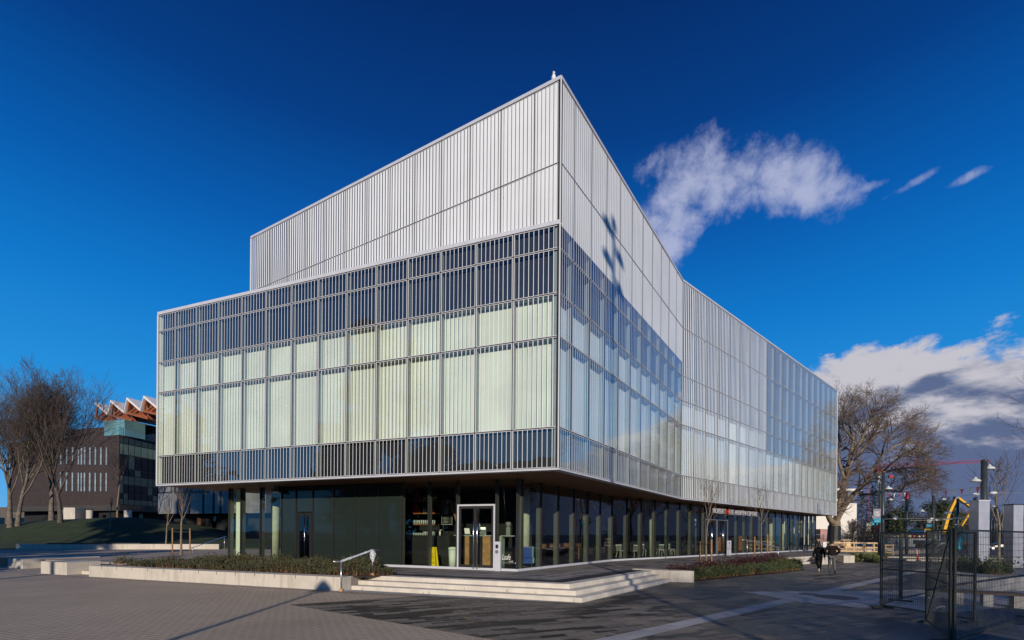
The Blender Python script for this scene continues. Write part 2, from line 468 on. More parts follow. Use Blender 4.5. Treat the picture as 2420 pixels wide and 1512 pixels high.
stops = [(0.0, (.12, .43, .82)), (.08, (.06, .36, .80)), (.17, (.014, .275, .72)), (.28, (.002, .185, .60)), (.38, (0, .104, .43)), (.49, (0, .045, .235)), (.60, (0, .024, .145)), (1.0, (0, .014, .09))]
el[0].position, el[0].color = stops[0][0], (*stops[0][1], 1); el[1].position, el[1].color = stops[-1][0], (*stops[-1][1], 1)
for ps, c in stops[1:-1]:
    e_ = el.new(ps); e_.color = (*c, 1)
t.l.new(t.math('DIVIDE', EL, 80.0, clamp=True), grad.inputs[0])
gs = t.n.new('ShaderNodeVectorMath'); gs.operation = 'SCALE'; t.l.new(grad.outputs[0], gs.inputs[0]); gs.inputs['Scale'].default_value = 1 / STR
base_sky = t.mix(.96, sky.outputs[0], gs.outputs[0])
def union(*b_):
    r_ = b_[0]
    for x_ in b_[1:]: r_ = t.math('MAXIMUM', r_, x_)
    return r_
c1 = union(blob(23.8, 34.6, 6.6, 2.9, -.16), blob(29.6, 33.0, 5.4, 2.2, -.38), blob(18.8, 33.0, 4.0, 3.2, .35), blob(17.2, 30.2, 2.9, 2.6, 0))
c2 = t.math('SUBTRACT', union(blob(37.0, 30.6, 1.8, .45, 0), blob(40.0, 29.8, 3.2, .40, .15), blob(44.0, 28.8, 1.8, .42, .05)), 1.0)
wob = t.math('ADD', t.math('MULTIPLY', t.math('SUBTRACT', n1, .5), 5.0), t.math('MULTIPLY', t.math('SUBTRACT', n2, .5), 3.2))
d1 = t.ramp(t.math('ADD', union(c1, c2), wob), -.75, 1.6)
d1 = t.math('MULTIPLY', d1, .86)
# bank of cumulus low over the street side
bank = t.math('SUBTRACT', t.math('ADD', t.math('ADD', t.math('SUBTRACT', 15.5, t.math('MULTIPLY', t.ramp(AZ, 50, 62), 7.5)), t.math('MULTIPLY', t.math('MAXIMUM', blob(34.5, 15.5, 8.5, 8.5, 0), 0.0), 4.2)), t.math('ADD', t.math('MULTIPLY', t.math('SUBTRACT', nb, .5), 15.0), t.math('MULTIPLY', t.math('SUBTRACT', n2, .5), 5.0))), EL)
azf = t.math('MULTIPLY', t.ramp(AZ, 17, 26), t.math('SUBTRACT', 1.0, t.ramp(AZ, 120, 165)))
d2 = t.math('MULTIPLY', t.ramp(bank, -.4, 1.8), azf)
shade = t.ramp(t.math('ADD', t.math('MULTIPLY', t.math('SUBTRACT', nb, nb_up), 4.2), t.math('MULTIPLY', t.math('SUBTRACT', EL, 10.3), .13)), -.35, .75)
ccol = t.mix(shade, skyc((.105, .145, .27)), skyc((.55, .54, .60)))
s1 = t.mix(d1, base_sky, skyc((.45, .49, .68)))
s2 = t.mix(d2, s1, ccol)
bg = t.n.new('ShaderNodeBackground'); bg.inputs[1].default_value = STR; t.l.new(s2, bg.inputs[0]); t.l.new(bg.outputs[0], out.inputs[0])

vs = scene.view_settings
scene.display_settings.display_device = 'sRGB'
vs.view_transform = 'Standard'; vs.look = 'None'; vs.exposure = 0.0; vs.gamma = 1.0
cy = scene.cycles
cy.use_denoising = True
try: cy.denoiser = 'OPENIMAGEDENOISE'
except Exception: pass
cy.max_bounces = 10; cy.diffuse_bounces = 3; cy.glossy_bounces = 4; cy.transmission_bounces = 4; cy.transparent_max_bounces = 24
cy.sample_clamp_indirect = 6; cy.caustics_reflective = False; cy.caustics_refractive = False

# ================================================================== THE MAIN BUILDING
def unit(a, b): return Vector((a, b)).normalized()
dL, dU, dR1, dR2 = unit(-2.681, 1), unit(-1.7335, 1), unit(.6851, 1), unit(1.122, 1)
a0, _ = ray(1322, 646)
PC = Vector((a0 * 16.7, 16.7))
def zrow(y): return EYE + (PY - y + .92) * 16.7 / F
ZT, Z1, ZA, Z2, Z3, Z4, Z5, ZB = [zrow(y) for y in (187, 382, 529, 585, 691, 793.5, 1008.6, 1105)]
ZS = 4.27
ZP = .45                                    # terrace level
def outn(d): return Vector((d.y, -d.x)) if (d.y * -PC.x + -d.x * -PC.y) > 0 else Vector((-d.y, d.x))
nL, nU, nR1, nR2 = outn(dL), outn(dU), outn(dR1), Vector((dR2.y, -dR2.x))
sLE = along(PC, dL, 371.5, 940); PLE = PC + dL * sLE
sUE = along(PC, dU, 592.5, 620); PUE = PC + dU * sUE
sF = along(PC, dR1, 1611.5, 900); PF = PC + dR1 * sF
sE = along(PF, dR2, 1977, 1080); PE = PF + dR2 * sE
PEB = PE + Vector((-.6, .8)) * 22
PLB = PLE + dR1 * 30
BD = thing('glass_building', 'large white striped glass building with dark window bands above a recessed glazed ground floor', 'building', (PC.x, PC.y + 12, 0))

def levels(s_end, first, mod):
    v = [0.0]; s = first
    while s < s_end - .25: v.append(s); s += mod
    return v + [s_end]
SL = levels(sLE, 1.17 * 1.4965, 1.4965)
SU = levels(sUE, .735 * 1.425, 1.425)
SR1 = levels(sF, .71 * 1.506, 1.506)
SR2 = [0] + [along(PF, dR2, (px / 1.375 + 2600) / 1.65358, 1100) for px in (157, 217, 282, 340, 397, 450, 500, 541, 583, 625, 663, 698, 735, 767, 798, 827, 855, 882, 908)] + [sE]

PANELS = []   # (apparent size, builder)
def panel(P, d, n, s0, s1, z0, z1, duty, mi, mod, white_from=None):
    """one unit of the curtain wall: a white rim and a striped pane"""
    g, rim = .019, .020
    a, b, c, e = s0 + g, s1 - g, z0 + g, z1 - g
    A, B, C2, E2 = a + rim, b - rim, c + rim, e - rim
    if B - A < .05: A, B = a + .01, b - .01
    ta, tb_ = random.uniform(-.0035, .0035), random.uniform(-.0030, .0030)
    def q(s, z, o=None):
        if o is None: o = ta * (s - s0) / (s1 - s0) + tb_ * (z - z0) / (z1 - z0) - .004
        return (P.x + d.x * s + n.x * o, P.y + d.y * s + n.y * o, z)
    def put(mb):
        flip = (d.x * n.y - d.y * n.x) > 0
        def fc(pts, m, uv=None):
            if flip: pts = pts[::-1]; uv = uv[::-1] if uv else None
            mb.face(pts, m, uv)
        o = .004
        fc([q(a, c, o), q(b, c, o), q(b, C2, o), q(a, C2, o)], 0)
        fc([q(a, E2, o), q(b, E2, o), q(b, e, o), q(a, e, o)], 0)
        fc([q(a, C2, o), q(A, C2, o), q(A, E2, o), q(a, E2, o)], 0)
        fc([q(B, C2, o), q(b, C2, o), q(b, E2, o), q(B, E2, o)], 0)
        k = max(2, round(8 * (s1 - s0) / mod))
        if white_from and C2 < white_from < E2 - .05:
            wz = white_from
            fc([q(A, C2), q(B, C2), q(B, wz), q(A, wz)], mi, [(0.0, duty), (k, duty), (k, duty), (0.0, duty)])
            fc([q(A, wz), q(B, wz), q(B, E2), q(A, E2)], mi, [(0.0, .86), (k, .86), (k, .86), (0.0, .86)])
        else:
            fc([q(A, C2), q(B, C2), q(B, E2), q(A, E2)], mi, [(0.0, duty), (k, duty), (k, duty), (0.0, duty)])
    mid = P + d * ((s0 + s1) / 2)
    size = (s1 - s0) * (z1 - z0) / (mid.y ** 2) * abs(mid.normalized().dot(n))
    PANELS.append((size, put))

def facade(name, P, d, n, S, rows, mod):
    """rows: (z0, z1, duty(i), material index, depth, backing material, returns?)"""
    joints, lin = MB(), MB()
    LM = {'dark': 1, 'white': 2, 'wall': 3, 'mid': 4, 'end': 5, 'blue': 6}
    for i in range(len(S) - 1):
        s0, s1 = S[i], S[i + 1]
        for (z0, z1, duty, mi, dep, back, ret) in rows:
            dv = duty(i, len(S) - 1) if callable(duty) else duty
            if dv is None: continue
            panel(P, d, n, s0, s1, z0, z1, dv, mi, mod, ZA if name == 'R1' else None)
    for s in S:
        for (z0, z1, duty, mi, dep, back, ret) in rows: pass
        a = P + d * (s - .035) - n * .025; b = P + d * (s + .035) - n * .025
        joints.prism([a, b, b - n * .05, a - n * .05], rows[-1][0], rows[0][1], 0)
    zs = sorted({r[0] for r in rows} | {r[1] for r in rows})
    for z in zs:
        a = P - n * .027; b = P + d * S[-1] - n * .027
        joints.prism([a, b, b - n * .05, a - n * .05], z - .035, z + .035, 0)
    for (z0, z1, duty, mi, dep, back, ret) in rows:
        for i in range(len(S) - 1):
            s0, s1 = S[i] + .03, S[i + 1] - .03
            bk = back(i, len(S) - 1) if callable(back) else back
            parts = bk if isinstance(bk, list) else [(z0, z1, bk)]
            q = lambda s, z, o: (P.x + d.x * s - n.x * o, P.y + d.y * s - n.y * o, z)
            for (za, zb, nm) in parts:
                lin.face([q(s0, za, dep), q(s1, za, dep), q(s1, zb, dep), q(s0, zb, dep)], LM[nm])
            if ret:
                f0 = .03
                last = (i == len(S) - 2)
                zt, zb2 = z1 - .03, z0 + .03
                lin.face([q(s0, zb2, f0), q(s0, zb2, dep), q(s0, zt, dep), q(s0, zt, f0)], 0)
                lin.face([q(s1, zb2, f0), q(s1, zb2, dep), q(s1, zt, dep), q(s1, zt, f0)], 5 if last and name == 'L' else 0)  # end return painted white for its sunlit look, the others stay grey
                lin.face([q(s0, zt, f0), q(s1, zt, f0), q(s1, zt, dep), q(s0, zt, dep)], 0)
                lin.face([q(s0, zb2, f0), q(s1, zb2, f0), q(s1, zb2, dep), q(s0, zb2, dep)], 0)
    joints.build('glazing_grid', M['joint'], BD)
    lin.build('inner_lining', [M['lining'], M['back_dark'], M['back_white'], M['back_wall'], M['back_mid'], M['lining_white'], M['back_blue']], BD)

facade('L', PC, dL, nL, SL, [
    (Z2, ZA, .11, 1, .20, 'dark', True), (Z3, Z2, .11, 1, .20, 'dark', True),
    (Z4, Z3, .14, 1, .30, 'white', True), (Z5, Z4, .14, 1, .30, 'white', True),
    (ZB, Z5, .11, 1, .18, 'dark', True)], 1.4965)
ud = lambda i, n: .86 - .40 * (i / (n - 1)) ** 1.3
facade('U', PC, dU, nU, SU, [(Z1, ZT, ud, 1, .25, 'dark', False), (ZA + .1, Z1, ud, 1, .25, 'dark', False)], 1.425)
facade('R1', PC, dR1, nR1, SR1, [
    (Z1, ZT, .86, 2, .30, 'dark', False), (Z2, Z1, .16, 2, .22, 'dark', True),
    (Z3, Z2, .15, 2, .25, 'dark', True), (Z4, Z3, .16, 2, .30, 'blue', True), (Z5, Z4, .16, 2, .30, 'blue', True),
    (ZB, Z5, .16, 2, .20, 'mid', True)], 1.506)
r2 = lambda i, n: .44 if i < 8 else .20
bk3 = lambda i, n: 'blue' if i < 8 else 'dark'
facade('R2', PF, dR2, nR2, SR2, [
    (Z1, ZT, r2, 2, .30, 'dark', True), (Z2, Z1, r2, 2, .30, 'dark', True), (Z3, Z2, r2, 2, .25, 'dark', True),
    (Z4, Z3, r2, 2, .30, bk3, True), (Z5, Z4, lambda i, n: .40 if i < 8 else .26, 2, .30, 'blue', True), (ZB, Z5, lambda i, n: .42, 2, .20, 'mid', True)], 1.9)
PANELS.sort(key=lambda p: -p[0])
mats3 = [M['alu'], M['frit'], M['frit_side']]
for _, put in PANELS[:98]:
    mb = MB(); put(mb); mb.build('glass_panel', mats3, BD)
mb = MB()
for _, put in PANELS[98:]: put(mb)
tag(mb.build('glass_panel', mats3, BD), 'smaller striped glass panels of the far and upper facades', kind='stuff')

# caps, corner posts, hem
def strip(mb, A, B, n, o0, o1, z0, z1, m=0):
    mb.prism([A + n * o0, B + n * o0, B + n * o1, A + n * o1], z0, z1, m)
mb = MB()
strip(mb, PC + dL * .02, PLE, nL, -.5, .03, ZA + .004, ZA + .15)
strip(mb, PC, PUE, nU, -.4, .03, ZT + .004, ZT + .13)
strip(mb, PC, PF, nR1, -.4, .03, ZT + .006, ZT + .132)
strip(mb, PF, PE, nR2, -.4, .03, ZT + .008, ZT + .128)
mb.build('coping', M['cap'], BD)
mb = MB()
strip(mb, PC, PLE, nL, -.3, .035, ZS, ZB - .005)
strip(mb, PC, PF, nR1, -.3, .037, ZS + .002, ZB - .006)
strip(mb, PF, PE, nR2, -.3, .034, ZS + .004, ZB - .007)
mb.build('bottom_hem', M['cap'], BD)
mb = MB()
mb.tube([(PC.x + .0, PC.y - .0, ZB), (PC.x, PC.y, ZT)], .03, 6)
for p, zt in ((PLE, ZA), (PUE, ZT), (PE, ZT)):
    mb.tube([(p.x, p.y, ZB if p is not PUE else ZA), (p.x, p.y, zt)], .035, 6)
mb.build('corner_post', M['alu'], BD)
# opaque core behind the glass and the roofs
ins = .42
core = MB()
def inset(P, n1, n2):
    # point inset from two edges
    k = ins / (1 + n1.dot(n2)); return P - (n1 + n2) * k
iC, iF = inset(PC, nL, nR1), inset(PF, nR1, nR2)
iE, iLE = PE - nR2 * ins - dR2 * .1, PLE - nL * ins - dL * .1
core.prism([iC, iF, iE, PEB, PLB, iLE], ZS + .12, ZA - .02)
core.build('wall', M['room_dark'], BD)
core = MB()
iU = PUE - nU * ins - dU * .1; iC2 = inset(PC, nU, nR1)
core.prism([iC2, iF + Vector((0, .02)), iE, PEB, PUE + dR1 * 25, iU], ZA + .01, ZT)
core.build('upper_wall', M['back_wall'], BD)
sof = MB()
sof.prism([PC - nL * .06 - nR1 * .06, PF - nR1 * .3, PE - nR2 * .3, PEB, PLB, PLE - nL * .3], ZS + .012, ZS + .1)
M['soffit'] = plank_mat('timber board soffit', (.21, .088, .038), .14, -math.atan2(dR1.y, dR1.x))
sof.build('soffit', M['soffit'], BD)
# end walls of the left and right ends seen past the corner
mb = MB(); mb.wall(PLE - nL * .05, PLB, .12, ZS + .12, ZA, 0, 0); mb.build('side_wall', M['back_white'], BD)

# ---- ground floor
gC = G(1221, 1350, ZP); gC = Vector((gC.x, gC.y))
gL = gC + dL * along(gC, dL, 541, 1322)
gF = gC + dR1 * along(gC, dR1, 1445, 1325)
gE = gF + dR2 * along(gF, dR2, 1926, 1304)
gLB = gL + dR1 * 14
gEB = gE + Vector((-.55, .83)) * 14
ZG = ZP + .10       # top of the steel plinth
mb = MB()
for A, B, n in ((gC, gL, nL), (gC, gF, nR1), (gF, gE, nR2)):
    strip(mb, A, B, n, -.12, .04, ZP, ZG)
mb.wall(gL, gLB, .1, ZP, ZG); mb.wall(gE, gEB, .1, ZP, ZG)
mb.build('plinth', M['cap'], BD)

def mullion(P, d, n, s):
    root = MB()
    a, b = P + d * (s - .03), P + d * (s + .03)
    strip(root, a, b, n, -.03, .05, ZG, ZS, 0)
    ob = root.build('mullion', M['mullion'], BD)
    fin = MB(); a, b = P + d * (s - .025), P + d * (s + .025)
    strip(fin, a, b, n, -.24, -.032, ZG, ZS, 0)
    fin.build('fin', M['fin'], ob)

def pane(P, d, n, s0, s1, z0, z1, m, name='shop_window'):
    mb = MB(); q = lambda s, z: (P.x + d.x * s, P.y + d.y * s, z)
    pts = [q(s0, z0), q(s1, z0), q(s1, z1), q(s0, z1)]
    if (d.x * n.y - d.y * n.x) > 0: pts = pts[::-1]
    mb.face(pts); return mb.build(name, m, BD)

xl = [1221, 1171.5, 1078.7, 1012, 948, 894, 839.4, 788, 738.5, 699, 665, 615, 569, 541]
sl_ = [along(gC, dL, x, 1330) for x in xl]
xr1 = [1221, 1233, 1277, 1318, 1354.7, 1388, 1417, 1445]
sr1_ = [along(gC, dR1, x, 1335) for x in xr1]
xr2 = [1445, 1480, 1514, 1546.6, 1576.7, 1605, 1632, 1664, 1718, 1741, 1760, 1778, 1797, 1815, 1831, 1846, 1860, 1873, 1885, 1896, 1907, 1917, 1926]
sr2_ = [along(gF, dR2, x, 1318) for x in xr2]
DOOR_H = ZP + 2.72
for k, s in enumerate(sl_): mullion(gC, dL, nL, s)
for s in sr1_[1:]: mullion(gC, dR1, nR1, s)
for s in sr2_[1:]: mullion(gF, dR2, nR2, s)
for k in range(len(xl) - 1):
    s0, s1 = sl_[k] + .03, sl_[k + 1] - .03
    if k == 1:
        pane(gC, dL, nL, s0, s1, DOOR_H + .1, ZS, M['glass'], 'transom_window')
    elif 4 <= k <= 7 or k == 9:
        pane(gC, dL, nL, s0, s1, ZG, ZS, M['glass_dark'], 'dark_panel')
    elif k == 8:
        pane(gC, dL, nL, s0, s1, ZP + 2.55, ZS, M['glass_dark'], 'dark_panel')
    else:
        pane(gC, dL, nL, s0, s1, ZG, ZS, M['glass'])
for k in range(len(xr1) - 1): pane(gC, dR1, nR1, sr1_[k] + .03, sr1_[k + 1] - .03, ZG, ZS, M['glass'])
for k in range(len(xr2) - 1):
    if k == 7: pane(gF, dR2, nR2, sr2_[k] + .03, sr2_[k + 1] - .03, DOOR_H + .05, ZS, M['glass'], 'transom_window')
    else: pane(gF, dR2, nR2, sr2_[k] + .03, sr2_[k + 1] - .03, ZG, ZS, M['glass'])

def swing_door(P, d, n, s0, s1, z1, name, label, fm, frame=.07, leaves=2):
    root = MB()
    for a, b in ((s0, s0 + frame), (s1 - frame, s1)): strip(root, P + d * a, P + d * b, n, -.06, .06, ZP + .004, z1)
    strip(root, P + d * s0, P + d * s1, n, -.058, .058, z1, z1 + frame)
    dr = root.build(name, fm, BD); dr['label'] = label
    w = (s1 - s0 - 2 * frame) / leaves
    for i in range(leaves):
        a = s0 + frame + w * i + .004; b = a + w - .008
        lf = MB()
        for u0, u1 in ((a, a + .09), (b - .09, b)): strip(lf, P + d * u0, P + d * u1, n, -.025, .025, ZP + .02, z1 - .006)
        for v0, v1 in ((ZP + .02, ZP + .22), (z1 - .11, z1 - .006)): strip(lf, P + d * (a + .09), P + d * (b - .09), n, -.024, .024, v0, v1)
        lf.build('door_leaf', M['black'], dr)
        g = MB(); q = lambda s, z: (P.x + d.x * s, P.y + d.y * s, z)
        pts = [q(a + .09, ZP + .22), q(b - .09, ZP + .22), q(b - .09, z1 - .11), q(a + .09, z1 - .11)]
        if (d.x * n.y - d.y * n.x) > 0: pts = pts[::-1]
        g.face(pts); g.build('door_glass', M['glass'], dr)
        if leaves == 2:
            hs_ = (b - .08) if i == 0 else (a + .08)
            h = MB(); p = P + d * hs_ + n * .09
            h.tube([(p.x, p.y, ZP + .06), (p.x, p.y, z1 - .02)], .028, 8)
            for zz in (ZP + .4, z1 - .4):
                pp = P + d * hs_; h.beam((pp.x, pp.y, zz), (p.x, p.y, zz), .02)
            h.build('pull_handle', M['chrome'], dr, True)
    return dr
swing_door(gC, dL, nL, sl_[1] + .035, sl_[2] - .035, DOOR_H, 'entrance_door', 'double glass cafe door in a pale frame with tall steel pulls', M['cap'])
swing_door(gF, dR2, nR2, sr2_[7] + .04, (sr2_[7] + sr2_[8]) / 2 - .02, DOOR_H, 'entrance_door', 'main double glass door under the lettering, nearer pair', M['steel'], .06)
swing_door(gF, dR2, nR2, (sr2_[7] + sr2_[8]) / 2 + .02, sr2_[8] - .04, DOOR_H, 'entrance_door', 'main double glass door under the lettering, farther pair', M['steel'], .06)
# service door in the dark panels
sdr = swing_door(gC, dL, nL, sl_[8] + .04, sl_[9] - .04, ZP + 2.45, 'service_door', 'black single service door with a tall steel pull', M['black'], .06, 1)
h = MB(); p = gC + dL * (sl_[8] + .42) + nL * .10
h.tube([(p.x, p.y, ZP + .05), (p.x, p.y, ZP + 2.4)], .025, 8)
for zz in (.5, 2.0): h.beam((p.x, p.y, ZP + zz), (p.x - nL.x * .08, p.y - nL.y * .08, ZP + zz), .02)
h.build('pull_handle', M['chrome'], sdr, True)
mb = MB()   # timber lined passage behind the service door
a, b = gC + dL * (sl_[8] + .55), gC + dL * (sl_[8] + 1.0)
mb.wall(a - nL * .9, b - nL * 1.0, .05, ZP + .05, ZP + 2.3); mb.build('passage_wall', M['lining_white'], BD)
# pale lining panel and columns behind the glass
mb = MB(); a, b = gC + dL * (sl_[13] - .12), gC + dL * (sl_[13] - .50)
strip(mb, a, b, nL, -.5, -.30, ZP + .02, ZS); mb.build('corner_column', M['lining_white'], BD)
mb = MB(); a = gC + dL * along(gC - nL * .8, dL, 622, 1320) - nL * .8
mb.wall(a, a + dL * .18, .1, ZP + .05, ZS - .4); mb.build('green_panel', mat('green glass fin', (.12, .34, .18), .3, .05), BD)
def column(P, d, n, x, off, r=.2):
    q = P - n * off; s = along(q, d, x, 1320); c = q + d * s
    mb = MB(); mb.lathe((c.x, c.y, 0), [(r, ZP), (r, ZS)], 20); mb.build('column', M['column'], BD, True)
column(gC, dL, nL, 650, 1.2, .21)
column(gC, dR1, nR1, 1238, 1.3, .25)
for x in (1540, 1637, 1769, 1820, 1846, 1869, 1893): column(gF, dR2, nR2, x, 1.6, .22)
# rooms
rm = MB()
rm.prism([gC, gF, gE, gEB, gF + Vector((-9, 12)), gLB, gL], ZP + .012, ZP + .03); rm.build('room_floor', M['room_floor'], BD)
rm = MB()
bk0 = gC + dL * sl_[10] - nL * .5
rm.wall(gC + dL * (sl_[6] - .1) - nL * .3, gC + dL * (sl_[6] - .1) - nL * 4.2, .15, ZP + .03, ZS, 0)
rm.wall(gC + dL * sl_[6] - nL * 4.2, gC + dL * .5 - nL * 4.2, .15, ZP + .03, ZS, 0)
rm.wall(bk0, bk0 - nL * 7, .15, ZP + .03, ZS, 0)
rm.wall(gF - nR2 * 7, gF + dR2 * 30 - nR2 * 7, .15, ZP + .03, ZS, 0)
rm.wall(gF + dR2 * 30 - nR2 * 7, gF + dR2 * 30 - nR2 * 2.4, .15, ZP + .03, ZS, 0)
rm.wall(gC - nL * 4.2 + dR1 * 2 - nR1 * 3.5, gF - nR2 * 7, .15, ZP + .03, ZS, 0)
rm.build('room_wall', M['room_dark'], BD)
mb = MB()
for x, w_ in ((1848, .5), (1868, .6), (1885, .5), (1903, .5), (1915, .4)):
    q = gF - nR2 * 6.0; s = along(q, dR2, x, 1290); mb.wall(q + dR2 * s, q + dR2 * (s + w_ * 2.2), .08, ZP + 1.9, ZS - .3)
mb.build('daylight_screen', M['back_white'], BD)  # pale panels added to stand in for bright back windows
mb = MB()   # panelled reception wall of orange timber
for x0, x1, h in ((1735, 1765, 1.5), (1775, 1800, 1.7), (1690, 1712, 1.4)):
    q = gF - nR2 * 4.2; mb.wall(q + dR2 * along(q, dR2, x0, 1300), q + dR2 * along(q, dR2, x1, 1300), .1, ZP + .04, ZP + h)
mb.build('timber_desk', M['wood'], BD)

# the letters over the main door
def sign():
    q = PF - nR2 * .55
    s0, s1 = along(q, dR2, 1684, 1210), along(q, dR2, 1788, 1216)
    o = q + dR2 * s0 + nR2 * .02
    root = thing('building_sign', 'grey cut out letters with one small red letter hanging over the main door', 'sign', (o.x, o.y, 3.55))
    zb = W(1684, 1212.0, o.y).z
    size = .36 / .69
    X = (dR2.x, dR2.y, 0); tot = s1 - s0
    xs = 1.0
    parts = [('ROBERT', 'sign'), ('H', 'red'), ('LEE ALUMNI CENTRE', 'sign')]
    obs = []; cur = 0
    mred = mat('red sign letter', (.75, .06, .02), .5, .03); mg = mat('grey sign letters', (.50, .48, .50), .4, .05)
    for body, k in parts:
        ob = text_mesh('letters' if k == 'sign' else 'red_letter', body, mg if k == 'sign' else mred, root, (o.x, o.y, zb), X, size=size, depth=.06)
        ws = [v.co.dot(Vector(X)) for v in ob.data.vertices]; lo, hi = min(ws), max(ws)
        obs.append((ob, lo, hi)); 
    width = sum(h - l for _, l, h in obs) + .12 * 2
    sc = tot / width
    cur = 0
    for ob, lo, hi in obs:
        base = Vector((o.x, o.y, 0)) - root.location
        bx = base.dot(Vector(X))
        for v in ob.data.vertices:
            tpos = v.co.dot(Vector(X)); new = bx + cur + (tpos - lo) * sc
            v.co += Vector(X) * (new - tpos)
        cur += (hi - lo) * sc + .12 * sc
    mb = MB(); e = q + dR2 * s1
    for f_ in (.05, .35, .65, .95):
        p = q + dR2 * (s0 + (s1 - s0) * f_) ; mb.beam((p.x, p.y, zb + .2), (p.x, p.y, ZS + .02), .03)
    mb.beam((o.x - nR2.x * .07, o.y - nR2.y * .07, zb + .2), (e.x - nR2.x * .05, e.y - nR2.y * .05, zb + .2), .05)
    mb.build('hanger_rail', M['dark_steel'], root)
sign()
# soffit floodlight
p = gC + dL * along(gC, dL, 665, 1155) + nL * .25
t_ = thing('flood_light', 'small dark soffit floodlight with white glass face above the dark panels', 'lamp', (p.x, p.y, ZS - .3))
mb = MB(); mb.box(p.x - .12, p.x + .12, p.y - .1, p.y + .1, ZS - .26, ZS + .01); mb.build('housing', M['black'], t_)
mb = MB(); mb.box(p.x - .14, p.x + .14, p.y - .16, p.y + .06, ZS - .34, ZS - .262); mb.build('lens', M['white'], t_)
# bird on the coping
b = W(1308, 188, PC.y + .25); zb = ZT + .10
bird = MB()
bird.ell((b.x, b.y, zb + .15), (.085, .11, .15), 10, 8); bird.ell((b.x, b.y - .05, zb + .31), (.05, .055, .055), 8, 6, 0)
bird.tube([(b.x, b.y - .09, zb + .32), (b.x, b.y - .15, zb + .31)], [.014, .004], 5, 1)
bird.tube([(b.x, b.y - .02, zb + .24), (b.x, b.y - .05, zb + .32)], [.05, .04], 8)
for dx in (-.03, .03): bird.tube([(b.x + dx, b.y, zb + .06), (b.x + dx, b.y, zb + .03)], .01, 5, 1)
bird.beam((b.x, b.y + .05, zb + .15), (b.x, b.y + .18, zb + .08), .08, .03, 2)
tag(bird.build('gull', [M['white'], M['orange'], M['grey']], None, True), 'white gull standing on the roof edge by the top corner', 'bird')

# ================================================================== GROUND, TERRACE, STEPS, WALLS
inL = -nL                                    # inward, away from the street
inR = -nR1
def P2(v): return Vector((v[0], v[1]))
def sheet(name, poly, z, m):
    mb = MB(); poly = [P2(p) for p in poly]
    a = sum(poly[i].x * poly[(i + 1) % len(poly)].y - poly[(i + 1) % len(poly)].x * poly[i].y for i in range(len(poly)))
    if a < 0: poly = poly[::-1]
    mb.face([(p.x, p.y, z) for p in poly]); return struct(name, mb, m)

mb = MB(); mb.face([(-2500, -2500, 0), (2500, -2500, 0), (2500, 2500, 0), (-2500, 2500, 0)]); struct('ground', mb, M['asphalt'])
sheet('brick_plaza', [(-70, -60), (20, -60), (20, 28), (-70, 50)], .004, M['brickpave'])
T0, T1, T2 = P2(G(684, 1429)), P2(G(965, 1410)), P2(G(1089, 1499))
dd = (T2 - T0).normalized()
sheet('dark_paving', [T0, T1, P2(G(1230, 1396)), P2(G(1500, 1345)), (30, 48), (75, 60), (75, -60), T2 + dd * 60, T2], .008, M['darkpave'])
# concrete bands and slabs let into the paving
bA, bB = P2(G(1420, 1519)), P2(G(2290, 1322)); bd = (bB - bA).normalized(); bn = Vector((-bd.y, bd.x))
sheet('paving_band', [bA - bd * 6 - bn * .22, bB - bn * .22, bB + bn * .22, bA - bd * 6 + bn * .22], .012, M['band'])
sheet('paving_slab', [P2(G(*p)) for p in ((1752, 1399), (2033, 1397), (2480, 1388), (2480, 1462), (2080, 1438), (2033, 1437), (1898, 1425))], .016, M['band'])
sheet('slot_drain_channel', [P2(G(*p)) for p in ((1745, 1455), (1752, 1457.6), (1838, 1437.5), (1830, 1435.5))], .016, M['black'])
E_ = .0
def disc(name, label, x, y, r, cat='manhole cover', z=.02):
    c = G(x, y); mb = MB(); mb.lathe((c.x, c.y, 0), [(r, z - .004), (r, z), (r * .93, z + .002)], 28)
    tag(mb.build(name, mat('rusty iron cover', (.045, .036, .032), .6, .3, 8)), label, cat, 'iron covers in the paving')
disc('manhole_cover', 'small round iron cover in the pale concrete slab', 1909.7, 1405, .30)
disc('manhole_cover', 'large round iron cover in the pale concrete slab', 1975, 1412, .62)
disc('manhole_cover', 'round iron cover in the dark slabs near the right planting bed', 1727.5, 1387.8, .38, z=.013)
pA, pB = P2(G(2074, 1512)), P2(G(2180, 1456)); pd = (pB - pA).normalized()
sheet('pale_paving', [pA - pd * 8, pB, P2(G(2419, 1432)), (26, 12), (16, -6)], .020, M['pale_pave'])
# linear drain in front of wall and steps
S0, S1, S2 = P2(G(829.6, 1393.7)), P2(G(1375, 1424.5)), P2(G(1584, 1375.5))
WA, WB = P2(G(808.6, 1397)), P2(G(210, 1362.7))
dW = (WB - WA).normalized(); inW = Vector((-dW.y, dW.x)); inW = inW if inW.y > 0 else -inW
sheet('slot_drain', [WB - inW * .34 + dW * 4, WA - inW * .34, S1 - inW * .36 - dW * .2, S1 - inW * .40 - dW * .2, WA - inW * .38, WB - inW * .38 + dW * 4], .012, M['black'])
sheet('footing_band', [WB + dW * 4, WA, S0, S1, S1 - inW * .18, WA - inW * .2, WB - inW * .2 + dW * 4], .0125, M['concrete_grey'])

